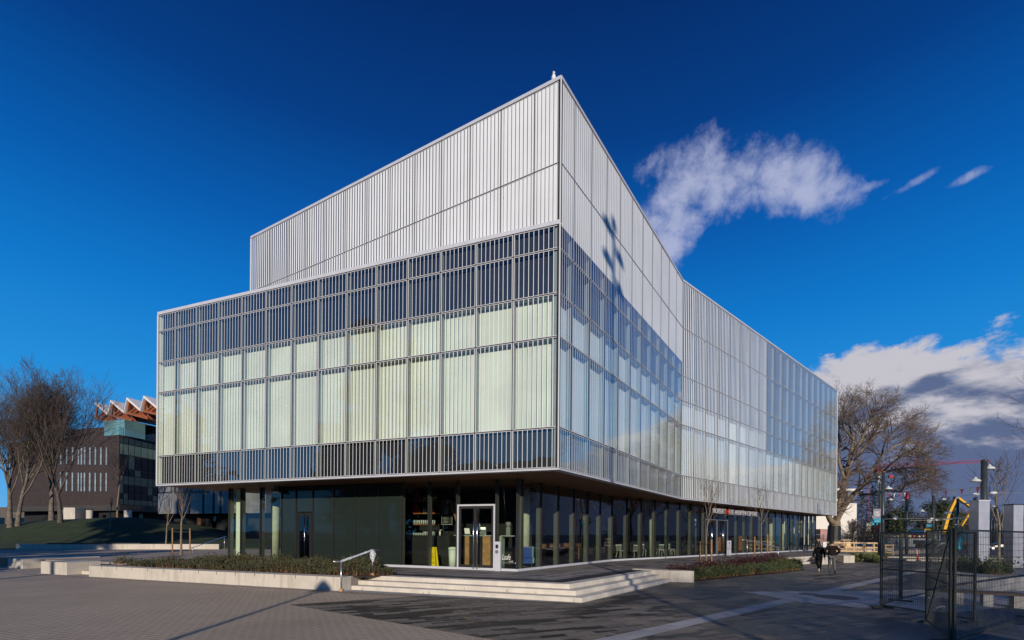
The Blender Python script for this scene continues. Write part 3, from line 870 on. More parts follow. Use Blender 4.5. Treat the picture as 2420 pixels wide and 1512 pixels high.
# three steps wrapping the corner
dS0 = (S0 - S1).normalized(); dS2 = (S2 - S1).normalized()
nS0 = Vector((-dS0.y, dS0.x)); nS0 = nS0 if nS0.y > 0 else -nS0
nS2 = Vector((-dS2.y, dS2.x)); nS2 = nS2 if nS2.dot(Vector((-1, .7))) > 0 else -nS2
L0, L2 = (S0 - S1).length, (S2 - S1).length
def corner(o):
    # meeting point of both front lines moved inward by o
    k = o / (1 + nS0.dot(nS2)); return S1 + (nS0 + nS2) * k
def ring(o0, o1):
    return [S0 + nS0 * o0, corner(o0), S2 + nS2 * o0, S2 + nS2 * o1, corner(o1), S0 + nS0 * o1]
st = thing('entrance_steps', 'three pale concrete steps wrapping the corner in front of the cafe door', 'steps', (S1.x, S1.y, 0))
M['step'] = mat('worn pale concrete steps', (.66, .59, .50), .75, .10, 2.2, bump=.15)
for k in range(3):
    mb = MB(); mb.prism(ring(.37 * k, .37 * k + (.42 if k == 2 else .5)), .0 if k == 0 else .15 * k - .001, .15 * (k + 1)); o = mb.build('step', M['step'], st)
    bv = o.modifiers.new('edge', 'BEVEL'); bv.width = .012; bv.segments = 2; bv.limit_method = 'ANGLE'
random.seed(5)
M['stain'] = mat('rusty stain', (.50, .42, .33), .9, .2, 9)
for k in range(3):
    for i in range(4):
        f = random.random(); a, b = S0 + nS0 * .37 * k, corner(.37 * k)
        p = b + (a - b) * f; w_ = random.uniform(.015, .035); h_ = random.uniform(.05, .11)
        q = p - nS0 * .003; z0 = .15 * k + .01; stains = MB()
        stains.face([(q.x - dS0.x * w_ * .5, q.y - dS0.y * w_ * .5, z0 + h_), (q.x + dS0.x * w_ * .4, q.y + dS0.y * w_ * .4, z0 + h_ * .9), (q.x + dS0.x * w_ * 1.4, q.y + dS0.y * w_ * 1.4, z0), (q.x - dS0.x * w_ * 1.3, q.y - dS0.y * w_ * 1.3, z0)])
        stains.build('stain', M['stain'], st)

# terrace body
bedB = [P2(G(1560, 1345, ZP)), P2(G(1700, 1331, ZP)), P2(G(1833, 1318.5, ZP))]
RS0, RS1 = P2(G(1835, 1319, ZP)), P2(G(1962, 1311, ZP))
terr = [WB + dW * 70 + inW * 2.2, WB + inW * 2.2, WB + inW * .45, WA + inW * .45, S0 + nS0 * 1.1, corner(1.1), S2 + nS2 * 1.1] + bedB + [RS1, P2(G(2080, 1302, ZP)), (62, 66), (30, 78), (10, 110), (-120, 110)]
mb = MB(); mb.prism(terr, .001, ZP - .004); struct('terrace', mb, M['terrpave'])
sheet('terrace_dark_band', [S0 + nS0 * 1.16, corner(1.16), S2 + nS2 * 1.16, S2 + nS2 * 1.75, corner(1.75), S0 + nS0 * 1.75], ZP, M['black'] if False else mat('charcoal paving', (.035, .034, .036), .7, .2, 3))
for k, o in enumerate((2.15, 2.75)):
    sheet('terrace_pale_band', [S0 + nS0 * o, corner(o), S2 + nS2 * o, S2 + nS2 * (o + .16), corner(o + .16), S0 + nS0 * (o + .16)], ZP, M['band'])
sheet('upper_plaza', [WB + dW * 70 + inW * 2.3, WB + inW * 2.3 - dW * 4, P2(gL) + nL * .3 - dL * 0.5, P2(gL) + inL * 12, (-8, 60), (-120, 60)], ZP, M['brickpave'])

# long pale wall along the left planting bed
lw = thing('planter_wall', 'long low pale concrete wall in front of the left planting bed', 'wall', (WA.x, WA.y, 0))
mb = MB(); mb.prism([WA, WB, WB + inW * .55, WA + inW * .55], .0, .475); o = mb.build('wall_body', M['concrete'], lw)
bv = o.modifiers.new('edge', 'BEVEL'); bv.width = .01; bv.segments = 2
n_ = 14; LW = (WB - WA).length
for i in range(1, n_):
    p = WA + dW * (LW * i / n_ + .12); mb = MB()
    mb.prism([p - dW * .012 - inW * .003, p + dW * .012 - inW * .003, p + dW * .012 + inW * .26, p - dW * .012 + inW * .26], .472, .4785)
    mb.prism([p - dW * .009 - inW * .004, p + dW * .009 - inW * .004, p + dW * .009 + inW * .01, p - dW * .009 + inW * .01], .36, .472)
    mb.build('notch', M['joint'], lw)
# blocks at the far left with a short flight between
def block(name, label, p, w_, dpt, h, ext=0.0):
    mb = MB(); p = P2(p); mb.prism([p, p + dL * w_, p + dL * w_ + inL * dpt, p + inL * dpt], 0, h)
    o = mb.build(name, M['concrete']); tag(o, label, 'concrete block', 'concrete seat blocks on the left')
    bv = o.modifiers.new('edge', 'BEVEL'); bv.width = .01; bv.segments = 2
k2 = G(157.4, 1358.7); k1 = G(53.3, 1344)
block('concrete_block', 'pale concrete seat block left of the planter wall, crossed by a pole shadow', k2, 1.95, 1.3, .56)
block('concrete_block', 'pale concrete seat block at the left edge of the plaza', k1, 1.35, 3.4, .50)
fs = thing('side_steps', 'two small concrete steps between the seat block and the planter wall', 'steps', (WB.x, WB.y, 0))
a = P2(k2) + inL * .55 - dL * .02; b = WB + dW * .02 + inW * .75
for k in range(2):
    mb = MB(); mb.prism([a + inL * .4 * k, WB + inW * (.62 + .4 * k) + dW * .02, WB + inW * (2.6) + dW * .02, a + inL * 2.2], .15 * k + .001, .15 * (k + 1)); mb.build('step', M['step'], fs)
# right planter end wall
pr = P2(G(1639.5, 1376.5)); rb = Vector((-.825, .565))
mb = MB(); mb.prism([S2 + nS2 * -.02, pr, pr + rb * .35 + Vector((.05, .3)), S2 + nS2 * 1.7 + Vector((.35, .5)), S2 + nS2 * 1.7], 0, .49)
o = mb.build('planter_end_wall', M['concrete']); tag(o, 'short pale concrete wall closing the right end of the corner steps', 'wall')
bv = o.modifiers.new('edge', 'BEVEL'); bv.width = .01; bv.segments = 2
# steps and low walls by the walking people
rs = thing('far_steps', 'pale concrete steps along the terrace edge behind the two walking people', 'steps', (RS0.x, RS0.y, 0))
rd = (RS1 - RS0).normalized(); rn = Vector((rd.y, -rd.x))
for k in range(3):
    o1 = .42 * (2 - k) + .05
    mb = MB(); mb.prism([RS0 + rn * o1 - rd * .0, RS1 + rn * o1, RS1 - rn * .02, RS0 - rn * .02], 0.0 if k == 0 else .15 * k - .001, .15 * (k + 1)); mb.build('step', M['step'], rs)
def lwall(name, label, pts, h, z0=0.0, m='concrete', cat='wall'):
    mb = MB(); mb.prism(pts, z0, h); o = mb.build(name, M[m]); tag(o, label, cat); return o
q0 = P2(G(1993, 1330)); q1 = P2(G(2019, 1329.5))
lwall('ramp_wall', 'square pale concrete wall end right of the walking people', [q0, q1, q1 + Vector((3.0, 7)), q0 + Vector((2.6, 7))], .55)
q2, q3 = P2(G(1935, 1334)), P2(G(1965, 1333))
lwall('ramp_side_wall', 'low pale wall behind the legs of the walking people', [q2, q3, q3 + Vector((3.0, 5.5)), q2 + Vector((3.0, 5.5))], .52)
q4, q5 = P2(G(2035, 1313)), P2(G(2110, 1310))
lwall('far_kerb_wall', 'pale kerb wall behind the green junipers at the right pole', [q4, q5, q5 + Vector((.3, .6)), q4 + Vector((.3, .6))], .62)

# low wall under the lawn with its dark timber seat
lA, lB = P2(G(37, 1298.4, ZP)), P2(G(517, 1297.5, ZP)); ld = (lB - lA).normalized(); ln = Vector((-ld.y, ld.x))
lawnw = thing('lawn_wall', 'long low concrete wall at the foot of the lawn with a dark timber seat', 'wall', (lA.x, lA.y, ZP))
mb = MB(); mb.prism([lA, lB, lB + ln * .5, lA + ln * .5], ZP - .05, ZP + .44); mb.build('wall_body', M['concrete'], lawnw)
mb = MB(); LL = (lB - lA).length; mb.prism([lA + ld * LL * .14 - ln * .05, lA + ld * LL * .59 - ln * .05, lA + ld * LL * .59 + ln * .5, lA + ld * LL * .14 + ln * .5], ZP + .445, ZP + .52); mb.build('timber_seat', M['mullion'], lawnw)
def lawn_z(x, y):
    s_ = 15.5 if x < -43 else 6.6
    gx = math.exp(-((x + 43) ** 2) / (2 * s_ * s_))
    u = max(0, min(1, (y - 40.2) / 12.5)); u = u * u * (3 - 2 * u)
    dn = max(0, min(1, (y - 54) / 14)); dn = 1 - .35 * dn * dn * (3 - 2 * dn)
    return ZP + .10 + 2.9 * gx * u * dn + .05 * math.sin(x * .7) * math.cos(y * .6)
mb = MB(); NX, NY = 60, 34; X0, X1, Y0, Y1 = -88, -10, 39.5, 80
for j in range(NY + 1):
    for i in range(NX + 1):
        x = X0 + (X1 - X0) * i / NX; y = Y0 + (Y1 - Y0) * j / NY
        # follow the wall line in front
        fy = lA.y + ld.y / ld.x * (x - lA.x) + .4
        if j == 0: y = fy
        y = max(y, fy)
        mb.v.append((x, y, lawn_z(x, max(y, 40.2)) if j else ZP + .03))
for j in range(NY):
    for i in range(NX):
        a = j * (NX + 1) + i; mb.f.append((a, a + 1, a + NX + 2, a + NX + 1)); mb.m.append(0)
struct('lawn', mb, M['grass'], smooth=True)

# ------------------------------------------------------------------ handrails
def handrail(name, label, lo, hi, zl, zh, wrap=False, base=.0, top_ext=.35):
    lo, hi = Vector(lo), Vector(hi)
    t_ = thing(name, label, 'handrail', (lo.x, lo.y, lo.z))
    for p, h in ((lo, zl), (hi, zh)):
        mb = MB(); mb.tube([p, (p.x, p.y, p.z + h)], .022, 8); mb.lathe((p.x, p.y, p.z), [(.05, 0), (.05, .012)], 12); mb.build('post', M['steel'], t_, True)
    d = Vector((hi.x - lo.x, hi.y - lo.y, 0)).normalized()
    a, b = lo + Vector((0, 0, zl)), hi + Vector((0, 0, zh))
    mb = MB(); mb.tube([a - d * .30, a - d * .02, a, b, b + d * .05, b + d * top_ext], .024, 8)
    mb.build('rail', M['steel'], t_, True)
    if wrap:
        pts = [a + (b - a) * (i / 14) for i in range(15)]
        rs_ = [.032 + .014 * random.random() for _ in pts]
        mb = MB(); mb.tube(pts, rs_, 9)
        mb.tube([(hi.x, hi.y, hi.z + zh - .03), (hi.x + .02, hi.y, hi.z + zh - .15), (hi.x, hi.y, hi.z + zh - .28), (hi.x + .03, hi.y - .02, hi.z + zh - .42)], [.07, .12, .09, .03], 9)
        mb.build('plastic_wrapping', M['plastic_wrap'], t_)
        mb = MB(); mb.lathe((lo.x, lo.y, lo.z), [(.07, .001), (.06, .09), (.03, .11)], 9); mb.lathe((hi.x, hi.y, hi.z), [(.07, .001), (.06, .09), (.03, .11)], 9)
        mb.build('paper_cuff', mat('orange paper', (.55, .30, .15), .9, .2), t_)
h0 = G(805.5, 1397.5); h1 = G(879.5, 1360, ZP)
handrail('handrail', 'steel handrail wrapped in clear plastic at the left end of the corner steps', h0, (h1.x, h1.y, ZP), 1.02, .92, True, top_ext=.3)
h0 = G(455, 1305, .46); h1 = G(530, 1299, .46)
handrail('handrail', 'thin steel handrail on the upper plaza left of the glass corner', (h0.x, h0.y, ZP), (h1.x, h1.y, ZP + .01), .35, 1.1)
h0 = G(1838, 1327, .02); h1 = G(1765, 1316, ZP)
handrail('handrail', 'thin steel handrail beyond the purple plants on the right', (h0.x, h0.y, .15), (h1.x, h1.y, ZP), .95, 1.25, top_ext=.6)

# ------------------------------------------------------------------ intercom posts at the doors
def pedestal(label, p, d, n, x0, x1, h, o):
    s0, s1 = along(p + n * o, d, x0, 1340), along(p + n * o, d, x1, 1340)
    q = p + n * o; a, b = q + d * s0, q + d * s1
    t_ = thing('door_opener_post', label, 'post', (a.x, a.y, ZP), 'door opener posts')
    mb = MB(); strip(mb, a, b, n, -.12, .0, ZP, ZP + h); mb.build('post_body', M['cap'], t_)
    c = (a + b) / 2 + n * .004; c = c + (a - b) * .12
    mb = MB(); strip(mb, c - d * .06, c + d * .06, n, -.003, .008, ZP + h - .28, ZP + h - .12); mb.build('card_reader', M['black'], t_)
    mb = MB(); mb.tube([(c.x, c.y, ZP + h - .42), (c.x + n.x * .015, c.y + n.y * .015, ZP + h - .42)], .075, 14); mb.build('push_plate', M['steel'], t_)
pedestal('pale door opener post with a black reader beside the cafe door', gC, dL, nL, 1168.5, 1181.5, 1.22, .20)
pedestal('pale door opener post right of the main doors', gF, dR2, nR2, 1720, 1727, 1.15, .45)

# ------------------------------------------------------------------ inside the cafe
q = gC - nL * .45
def cafe(x, o=.45): 
    b_ = gC - nL * o; return b_ + dL * along(b_, dL, x, 1300)
def zat(p, y): return EYE + (ray(1100, y)[1]) * p.y
# wet floor sign
p = cafe(1022, .22)
ws = thing('wet_floor_sign', 'yellow folding wet floor sign behind the cafe window', 'sign', (p.x, p.y, ZP + .03))
for k, (o0, o1) in enumerate(((.02, -.10), (.30, .20))):
    mb = MB(); a, b = p - dL * .15, p + dL * .13
    zb_, zt_ = ZP + .032, ZP + .92
    u = lambda P_, o, dx=0: P_ - nL * o + dL * dx
    A, B, C, D_ = u(a, o0), u(b, o0), u(b, (o0 + o1) / 2 + .12 * (1 - k), .06), u(a, (o0 + o1) / 2 + .12 * (1 - k), .10)
    off = -nL * .018
    mb.hexa([(A.x, A.y, zb_), (A.x + off.x, A.y + off.y, zb_), (B.x + off.x, B.y + off.y, zb_), (B.x, B.y, zb_)],
            [(D_.x, D_.y, zt_), (D_.x + off.x, D_.y + off.y, zt_), (C.x + off.x, C.y + off.y, zt_), (C.x, C.y, zt_)])
    mb.build('board', M['yellow'], ws)
    if k == 0:
        X = Vector((-dL.x, -dL.y, 0)); base = Vector((B.x, B.y, 0)); tl = Vector(((D_.x + C.x) / 2, (D_.y + C.y) / 2, zt_)) - Vector(((A.x + B.x) / 2, (A.y + B.y) / 2, zb_))
        Z = tl.normalized(); mid = Vector(((A.x + B.x) / 2, (A.y + B.y) / 2, zb_)) + Vector((nL.x, nL.y, 0)) * .006
        for body, f_, sz in (('WET FLOOR', .66, .042), ('PLANCHER', .24, .045), ('MOUILLE', .18, .045)):
            text_mesh('warning_text', body, M['black'], ws, mid + Z * (.9 * f_), X, Z, sz, .004, 1, 'CENTER')
        m_ = mid + Z * .36; tr = MB()
        for a_, b_ in (((-.10, 0), (.10, 0)), ((.10, 0), (0, .19)), ((0, .19), (-.10, 0))):
            tr.beam(m_ + X * a_[0] + Z * a_[1], m_ + X * b_[0] + Z * b_[1], .014, .006)
        tr.beam(m_ + X * -.02 + Z * .05, m_ + X * .03 + Z * .11, .02, .006)
        tr.build('warning_triangle', M['black'], ws)
        hb = MB(); c_ = mid + Z * .84; hb.beam(c_ - X * .05, c_ + X * .05, .04, .01); hb.build('grip_hole', M['black'], ws)
# shelves with cups and bottles against the side wall
shelf_z = []
sh = cafe(985, 2.2)
unit_ = thing('wall_shelves', 'four brown timber shelves on the dark cafe wall behind the window', 'shelf', (sh.x, sh.y, ZP))
x0_, x1_ = cafe(972, 2.2), cafe(1030, 2.2)
for y in (1183.5, 1213, 1239, 1161):
    z = zat(sh, y); shelf_z.append(z); mb = MB()
    b1 = x1_ if y != 1161 else x0_ + (x1_ - x0_) * .25
    mb.prism([x0_, b1, b1 - nL * .3, x0_ - nL * .3], z - .045, z); mb.build('shelf_board', M['wood'], unit_)
ct = thing('back_counter', 'dark back counter under the cafe shelves', 'counter', (sh.x, sh.y, ZP + .03))
x2_ = cafe(1062, 2.0)
mb = MB(); zc = zat(sh, 1265.5); mb.prism([cafe(966, 2.0), x2_, x2_ - nL * .7, cafe(966, 2.0) - nL * .7], ZP + .03, zc - .04); mb.build('cabinet', M['room_dark'], ct)
mb = MB(); mb.prism([cafe(965, 1.97), x2_, x2_ - nL * .72, cafe(965, 1.97) - nL * .72], zc - .038, zc); mb.build('counter_top', M['black'], ct)
def cup(x, z, n, lab):
    p = cafe(x, 2.32); mb = MB(); mb.lathe((p.x, p.y, z), [(.042, .001), (.055, .115), (.05, .12)], 10)
    tag(mb.build('red_cup', M['red'], None, True), lab, 'cup', 'red cups stacked in pyramids on the cafe shelves')
for sx, zi, lab in ((984, 0, 'red cup in the pyramid on the upper cafe shelf'), (981, 1, 'red cup in the pyramid on the second cafe shelf')):
    for row, cnt in enumerate((4, 3, 2, 1)):
        if row > 2 and zi == 5: continue
        for i in range(cnt): cup(sx + (i - (cnt - 1) / 2) * 6.1, shelf_z[zi] + .122 * row, 0, lab)
def bottle(x, z, h, m, lab, grp, r=.036, o=2.3):
    p = cafe(x, o); mb = MB(); mb.lathe((p.x, p.y, z), [(r, .001), (r, h * .58), (r * .42, h * .72), (r * .38, h)], 10)
    tag(mb.build('bottle', m, None, True), lab, 'bottle', grp)
for i in range(7): bottle(1001 + i * 4.6, shelf_z[0], .30, M['bottle'], 'pale bottle in the row beside the red cups on the upper shelf', 'pale bottles on the upper cafe shelf')
for i in range(4): bottle(1000 + i * 4.8, shelf_z[1], .30, M['bottle'] if i != 2 else M['bottle_dark'], 'bottle in the row beside the red cups on the second shelf', 'bottles on the second cafe shelf')
bottle(1023, shelf_z[1], .22, M['red'], 'red bottle at the right end of the second shelf', 'bottles on the second cafe shelf', .05)
def tumbler(x, z, o, lab, grp, r=.032, h=.125):
    p = cafe(x, o); mb = MB(); mb.lathe((p.x, p.y, z), [(r * .8, .001), (r, h)], 9)
    tag(mb.build('tumbler', M['tumbler'], None, True), lab, 'glass', grp)
for i in range(12): tumbler(978 + i * 4.4, shelf_z[2], 2.32 + .03 * (i % 2), 'drinking glass in the row on the lowest shelf', 'glasses on the lowest cafe shelf', .034, .2)
for i in range(14): tumbler(972 + i * 4.2, zc, 2.2 + .05 * (i % 3), 'small drinking glass on the back counter', 'glasses on the back counter', .036, .12 if i < 7 else .19)
p = cafe(1039, 2.3); mb = MB(); mb.lathe((p.x, p.y, zc), [(.05, .001), (.05, .17), (.02, .21), (.02, .25)], 10); mb.beam((p.x - .01, p.y, zc + .27), (p.x + .09, p.y, zc + .27), .03)
tag(mb.build('spray_bottle', M['white'], None, True), 'white spray bottle standing on the back counter', 'bottle')
# chalkboard menu
a, b = cafe(1043, 3.0), cafe(1068, 3.0); cb = thing('chalkboard_menu', 'tall black chalkboard menu on the cafe wall', 'menu board', (a.x, a.y, 2.2))
mb = MB(); zt_, zb_ = zat(a, 1183), zat(a, 1240); mb.wall(a, b, .03, zb_, zt_); mb.build('board', M['board'], cb)
mb = MB(); n_ = nL * .022
for (u0, u1, v0, v1) in ((0, 1, 0, .012), (0, 1, .988, 1), (0, .02, .012, .988), (.98, 1, .012, .988)):
    A, B = a + (b - a) * u0 + n_, a + (b - a) * u1 + n_; mb.wall(A, B, .004, zb_ + (zt_ - zb_) * v0, zb_ + (zt_ - zb_) * v1)
random.seed(3)
for r_ in range(17):
    v0 = .08 + r_ * .052; u0 = .12 + .15 * random.random(); u1 = u0 + random.uniform(.25, .6)
    A, B = a + (b - a) * u0 + n_, a + (b - a) * min(.92, u1) + n_; mb.wall(A, B, .004, zb_ + (zt_ - zb_) * v0, zb_ + (zt_ - zb_) * (v0 + .008))
mb.build('chalk_marks', M['chalk'], cb)
mb = MB()
for u0, v0 in ((.45, .9), (.5, .66), (.42, .55), (.4, .45)):
    A = a + (b - a) * u0 + n_; B = A + (b - a) * .18; mb.wall(A, B, .005, zb_ + (zt_ - zb_) * v0, zb_ + (zt_ - zb_) * (v0 + .045))
mb.build('price_card', M['white'], cb)
# leaning timber ladder
p, q_ = cafe(1064, 2.6), cafe(1092, 2.4); ld_ = thing('leaning_ladder', 'orange timber ladder leaning behind the cafe door', 'ladder', (q_.x, q_.y, ZP))
for k in range(2):
    mb = MB(); o_ = -nL * (.05 + .35 * k)
    mb.beam((p.x + o_.x, p.y + o_.y, zat(p, 1186)), (q_.x + o_.x, q_.y + o_.y, ZP + 1.1), .10, .05); mb.build('rail', M['wood_light'], ld_)
# serving counter of the cafe behind the door
ca = thing('serving_counter', 'serving counter with timber front behind the cafe door', 'counter', (p.x, p.y, ZP + .03))
a, b = cafe(1072, 1.6), cafe(1160, 1.6); zk = zat(a, 1266)
mb = MB(); mb.prism([a, b, b - nL * .7, a - nL * .7], zk, zk + .04); mb.build('counter_top', M['lining'], ca)
for x0, x1, m in ((1098, 1108, 'wood_light'), (1140, 1158, 'wood_light'), (1076, 1097, 'room_dark'), (1109, 1139, 'room_dark')):
    A, B = cafe(x0, 1.62), cafe(x1, 1.62); mb = MB(); mb.prism([A, B, B - nL * .6, A - nL * .6], ZP + .03, zk - .005); mb.build('front_panel', M[m], ca)
p = cafe(1069, 1.0); mb = MB(); mb.lathe((p.x, p.y, ZP + .03), [(.16, .0), (.18, .75)], 14, 0); mb.lathe((p.x, p.y, ZP + .03), [(.20, .76), (.20, .86), (.1, .9)], 14, 0)
tag(mb.build('waste_bin', M['back_white'], None, True), 'pale green bin just left of the cafe door', 'bin')
p = cafe(1104, 1.7); t_ = thing('cash_register', 'tablet cash register with pale screen on the serving counter', 'cash register', (p.x, p.y, zk + .04))
mb = MB(); mb.box(p.x - .13, p.x + .13, p.y, p.y + .2, zk + .041, zk + .10); mb.build('drawer', M['black'], t_)
mb = MB(); mb.hexa([(p.x - .12, p.y + .02, zk + .10), (p.x + .12, p.y + .02, zk + .10), (p.x + .12, p.y + .04, zk + .10), (p.x - .12, p.y + .04, zk + .10)], [(p.x - .17, p.y + .12, zk + .36), (p.x + .07, p.y + .12, zk + .36), (p.x + .07, p.y + .14, zk + .36), (p.x - .17, p.y + .14, zk + .36)]); mb.build('screen', M['white'], t_)
# coffee grinder and espresso machine on the counter right of the door
p = cafe(1200, 1.4); t_ = thing('coffee_grinder', 'tall coffee grinder with clear hopper right of the cafe door', 'coffee grinder', (p.x, p.y, zk + .04))
a2, b2 = cafe(1182, 1.3), cafe(1219, 1.3)
side = thing('glass_side_counter', 'narrow counter behind the window right of the cafe door', 'counter', (p.x, p.y, ZP))
mb = MB(); mb.prism([a2, b2, b2 - nL * .5, a2 - nL * .5], zk, zk + .04); mb.build('counter_top', M['lining'], side)
for q_ in (a2, b2):
    mb = MB(); mb.prism([q_ - dL * .05, q_ + dL * .05, q_ + dL * .05 - nL * .4, q_ - dL * .05 - nL * .4], ZP + .03, zk - .004); mb.build('leg', M['lining'], side)
mb = MB(); mb.box(p.x - .09, p.x + .09, p.y - .05, p.y + .2, zk + .041, zk + .40); mb.build('body', M['dark_steel'], t_)
mb = MB(); mb.lathe((p.x, p.y + .06, zk + .401), [(.06, 0), (.12, .12), (.12, .22), (.10, .24)], 12); mb.build('hopper', M['grey'], t_)
p = cafe(1133, 1.8); t_ = thing('espresso_machine', 'steel espresso machine on the serving counter behind the right door leaf', 'coffee machine', (p.x, p.y, zk + .04))
mb = MB(); mb.box(p.x - .3, p.x + .3, p.y, p.y + .4, zk + .06, zk + .42); mb.build('body', M['dark_steel'], t_)
mb = MB()
for dx in (-.25, .25): mb.box(p.x + dx - .03, p.x + dx + .03, p.y + .05, p.y + .3, zk + .04, zk + .0598)
mb.box(p.x - .27, p.x + .27, p.y - .10, p.y - .002, zk + .30, zk + .41); mb.build('brew_head', M['steel'], t_)
p = cafe(1131, 1.2); t_ = thing('pendant_lamp', 'pale cone pendant lamp hanging behind the cafe door', 'lamp', (p.x, p.y, 2.9))
zl_ = zat(p, 1236)
mb = MB(); mb.lathe((p.x, p.y, zl_), [(.07, -.16), (.035, 0)], 12); mb.build('lamp_shade', M['white'], t_, True)
mb = MB(); mb.tube([(p.x, p.y, zl_ - .01), (p.x, p.y, ZS)], .006, 5); mb.build('cord', M['black'], t_)
# logo on the glass by the cafe door
p = gC + dL * along(gC, dL, 1186, 1322) + nL * .012
lg = thing('window_logo', 'white cafe lettering on the glass right of the cafe door', 'lettering', (p.x, p.y, ZP + .4))
X = (-dL.x, -dL.y, 0); zl_ = EYE + ray(1186, 1322)[1] * p.y
mw = mat('white vinyl', (.72, .72, .68), .6, .02)
lo = text_mesh('script_word', 'Loafe', mw, lg, (p.x, p.y, zl_), X, (.15 * X[0], .15 * X[1], 1), .34, .004, .50)
text_mesh('small_word', 'CAFÉ', mw, lg, (p.x - dL.x * .30, p.y - dL.y * .30, zl_ - .10), X, (0, 0, 1), .085, .004, 1)
mb = MB(); a = Vector((p.x, p.y, zl_ - .13)); b = a + Vector(X) * .62; mb.beam(a, b, .012, .004)
mb.ell((b.x, b.y, b.z), (.03, .006, .03), 6, 4); mb.build('underline', mw, lg)
# long table and pale spindle chairs in the lounge
qA = gC - nR1 * 1.7
def lounge(x, o=1.7): 
    b_ = gC - nR1 * o; return b_ + dR1 * along(b_, dR1, x, 1300)
a, b = lounge(1262, 2.2), lounge(1372, 2.2)
tb = thing('long_table', 'long brown timber table in the lounge window', 'table', (a.x, a.y, ZP))
ztb = EYE + ray(1310, 1270)[1] * ((a.y + b.y) / 2)
ztb = ZP + 1.0
mb = MB(); mb.prism([a, b, b - nR1 * .7, a - nR1 * .7], ztb - .2, ztb); mb.build('table_top', M['wood'], tb)
for e_, s_ in ((a, 1), (b, -1)):
    for o_ in (.05, .65):
        mb = MB(); p = e_ + dR1 * .2 * s_ - nR1 * o_; mb.beam((p.x, p.y, ZP + .031), (p.x, p.y, ztb - .202), .07); mb.build('leg', M['wood'], tb)
def make_chair(label, grp):
    t_ = thing('spindle_chair', label, 'chair', (0, 0, 0), grp)
    m_ = M['chair'] if 'chair' in M else M.setdefault('chair', mat('pale painted chair', (.46, .47, .41), .6, .05))
    mb = MB(); mb.box(-.21, .21, -.2, .2, .43, .46); mb.build('seat', m_, t_)
    for sx_ in (-1, 1):
        for sy_ in (-1, 1):
            mb = MB(); mb.tube([(sx_ * .15, sy_ * .15, .43), (sx_ * .22, sy_ * .22, 0)], .017, 6); mb.build('leg', m_, t_)
    mb = MB(); mb.beam((-.24, .24, .82), (.24, .24, .82), .03, .06)
    mb.build('top_rail', m_, t_)
    for i in range(7):
        mb = MB(); mb.tube([(-.17 + i * .057, .18, .46), (-.21 + i * .07, .24, .80)], .009, 5); mb.build('spindle', m_, t_)
    return t_
chair_spots = [(1466, 2.0, .4), (1503, 1.3, 2.6), (1528, 2.3, .2), (1560, 1.5, 3.3), (1585, 2.2, .7)]
c0 = None
labs = ['pale spindle back chair nearest the fold of the shop front', 'pale spindle back chair facing away in the second lounge bay', 'pale spindle back chair in the third lounge bay', 'pale spindle back chair before the narrow sapling reflection', 'pale spindle back chair farthest along the lounge']
for (x, o, rz), lab in zip(chair_spots, labs):
    b_ = gF - nR2 * o; p = b_ + dR2 * along(b_, dR2, x, 1320)
    if c0 is None:
        c0 = make_chair(lab, 'spindle chairs in the lounge'); c0.location = (p.x, p.y, ZP + .03); c0.rotation_euler = (0, 0, rz)
    else: dup(c0, (p.x, p.y, ZP + .03), rz, lab)
for x, m_, lab in ((1243.5, 'teal', 'blue armchair beside the round column'), (1261, 'lining_white', 'pale green armchair beside the round column')):
    p = lounge(x, .9); t_ = thing('tub_armchair', lab, 'chair', (p.x, p.y, ZP + .03), 'armchairs by the round column')
    mm = M['teal'] if m_ == 'teal' else M['back_white']
    mm = mat('blue upholstery', (.02, .06, .30), .8, .1) if m_ == 'teal' else mat('green upholstery', (.22, .34, .26), .8, .1)
    mb = MB(); mb.box(p.x - .28, p.x + .28, p.y - .28, p.y + .28, ZP + .2, ZP + .45); mb.build('seat', mm, t_)
    mb = MB(); mb.box(p.x - .28, p.x + .28, p.y + .2, p.y + .30, ZP + .452, ZP + .95); mb.build('backrest', mm, t_)
    for sx_ in (-.24, .24):
        for sy_ in (-.24, .24):
            mb = MB(); mb.beam((p.x + sx_, p.y + sy_, ZP + .03), (p.x + sx_, p.y + sy_, ZP + .199), .04); mb.build('leg', M['black'], t_)

# ------------------------------------------------------------------ buildings behind on the left
nb = thing('student_building', 'dark brick and glass building with folded white and orange timber roof', 'building', (-62, 76, 0))
c0_ = W(281.5, 1027, 75); cA = Vector((c0_.x, c0_.y)); zTop = c0_.z
w0 = W(217, 1032, 76.7); dA = (Vector((w0.x, w0.y)) - cA).normalized(); dB = Vector((.16, 1)).normalized()
nA = Vector((dA.y, -dA.x)); nA = nA if nA.y < 0 else -nA
nB = Vector((dB.y, -dB.x))
zb_ = W(281, 1193, 75).z
mb = MB(); mb.prism([cA - nA * .02, cA + dA * 26, cA + dA * 26 + dB * 25, cA + dB * 25], zb_, zTop); mb.build('wall', M['brick'], nb)
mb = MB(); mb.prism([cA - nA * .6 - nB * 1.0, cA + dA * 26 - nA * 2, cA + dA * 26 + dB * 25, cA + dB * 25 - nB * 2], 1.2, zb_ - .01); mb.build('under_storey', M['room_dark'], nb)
mb = MB(); mb.prism([cA + nA * .4 + nB * .6, cA + dA * 26 + nA * .4, cA + dA * 26 + dB * 24, cA + dB * 24 + nB * .6], zb_ - .9, zb_ - .02); mb.build('canopy_slab', mat('dark grey canopy', (.05, .045, .04), .8, .1), nb)
def onA(x): return cA + dA * along(cA, dA, x, 1100)
def onB(x): return cA + dB * along(cA, dB, x, 1100)
def zA(p, y): return EYE + (PY - y - (PX - 250) * SR) * p.y / F
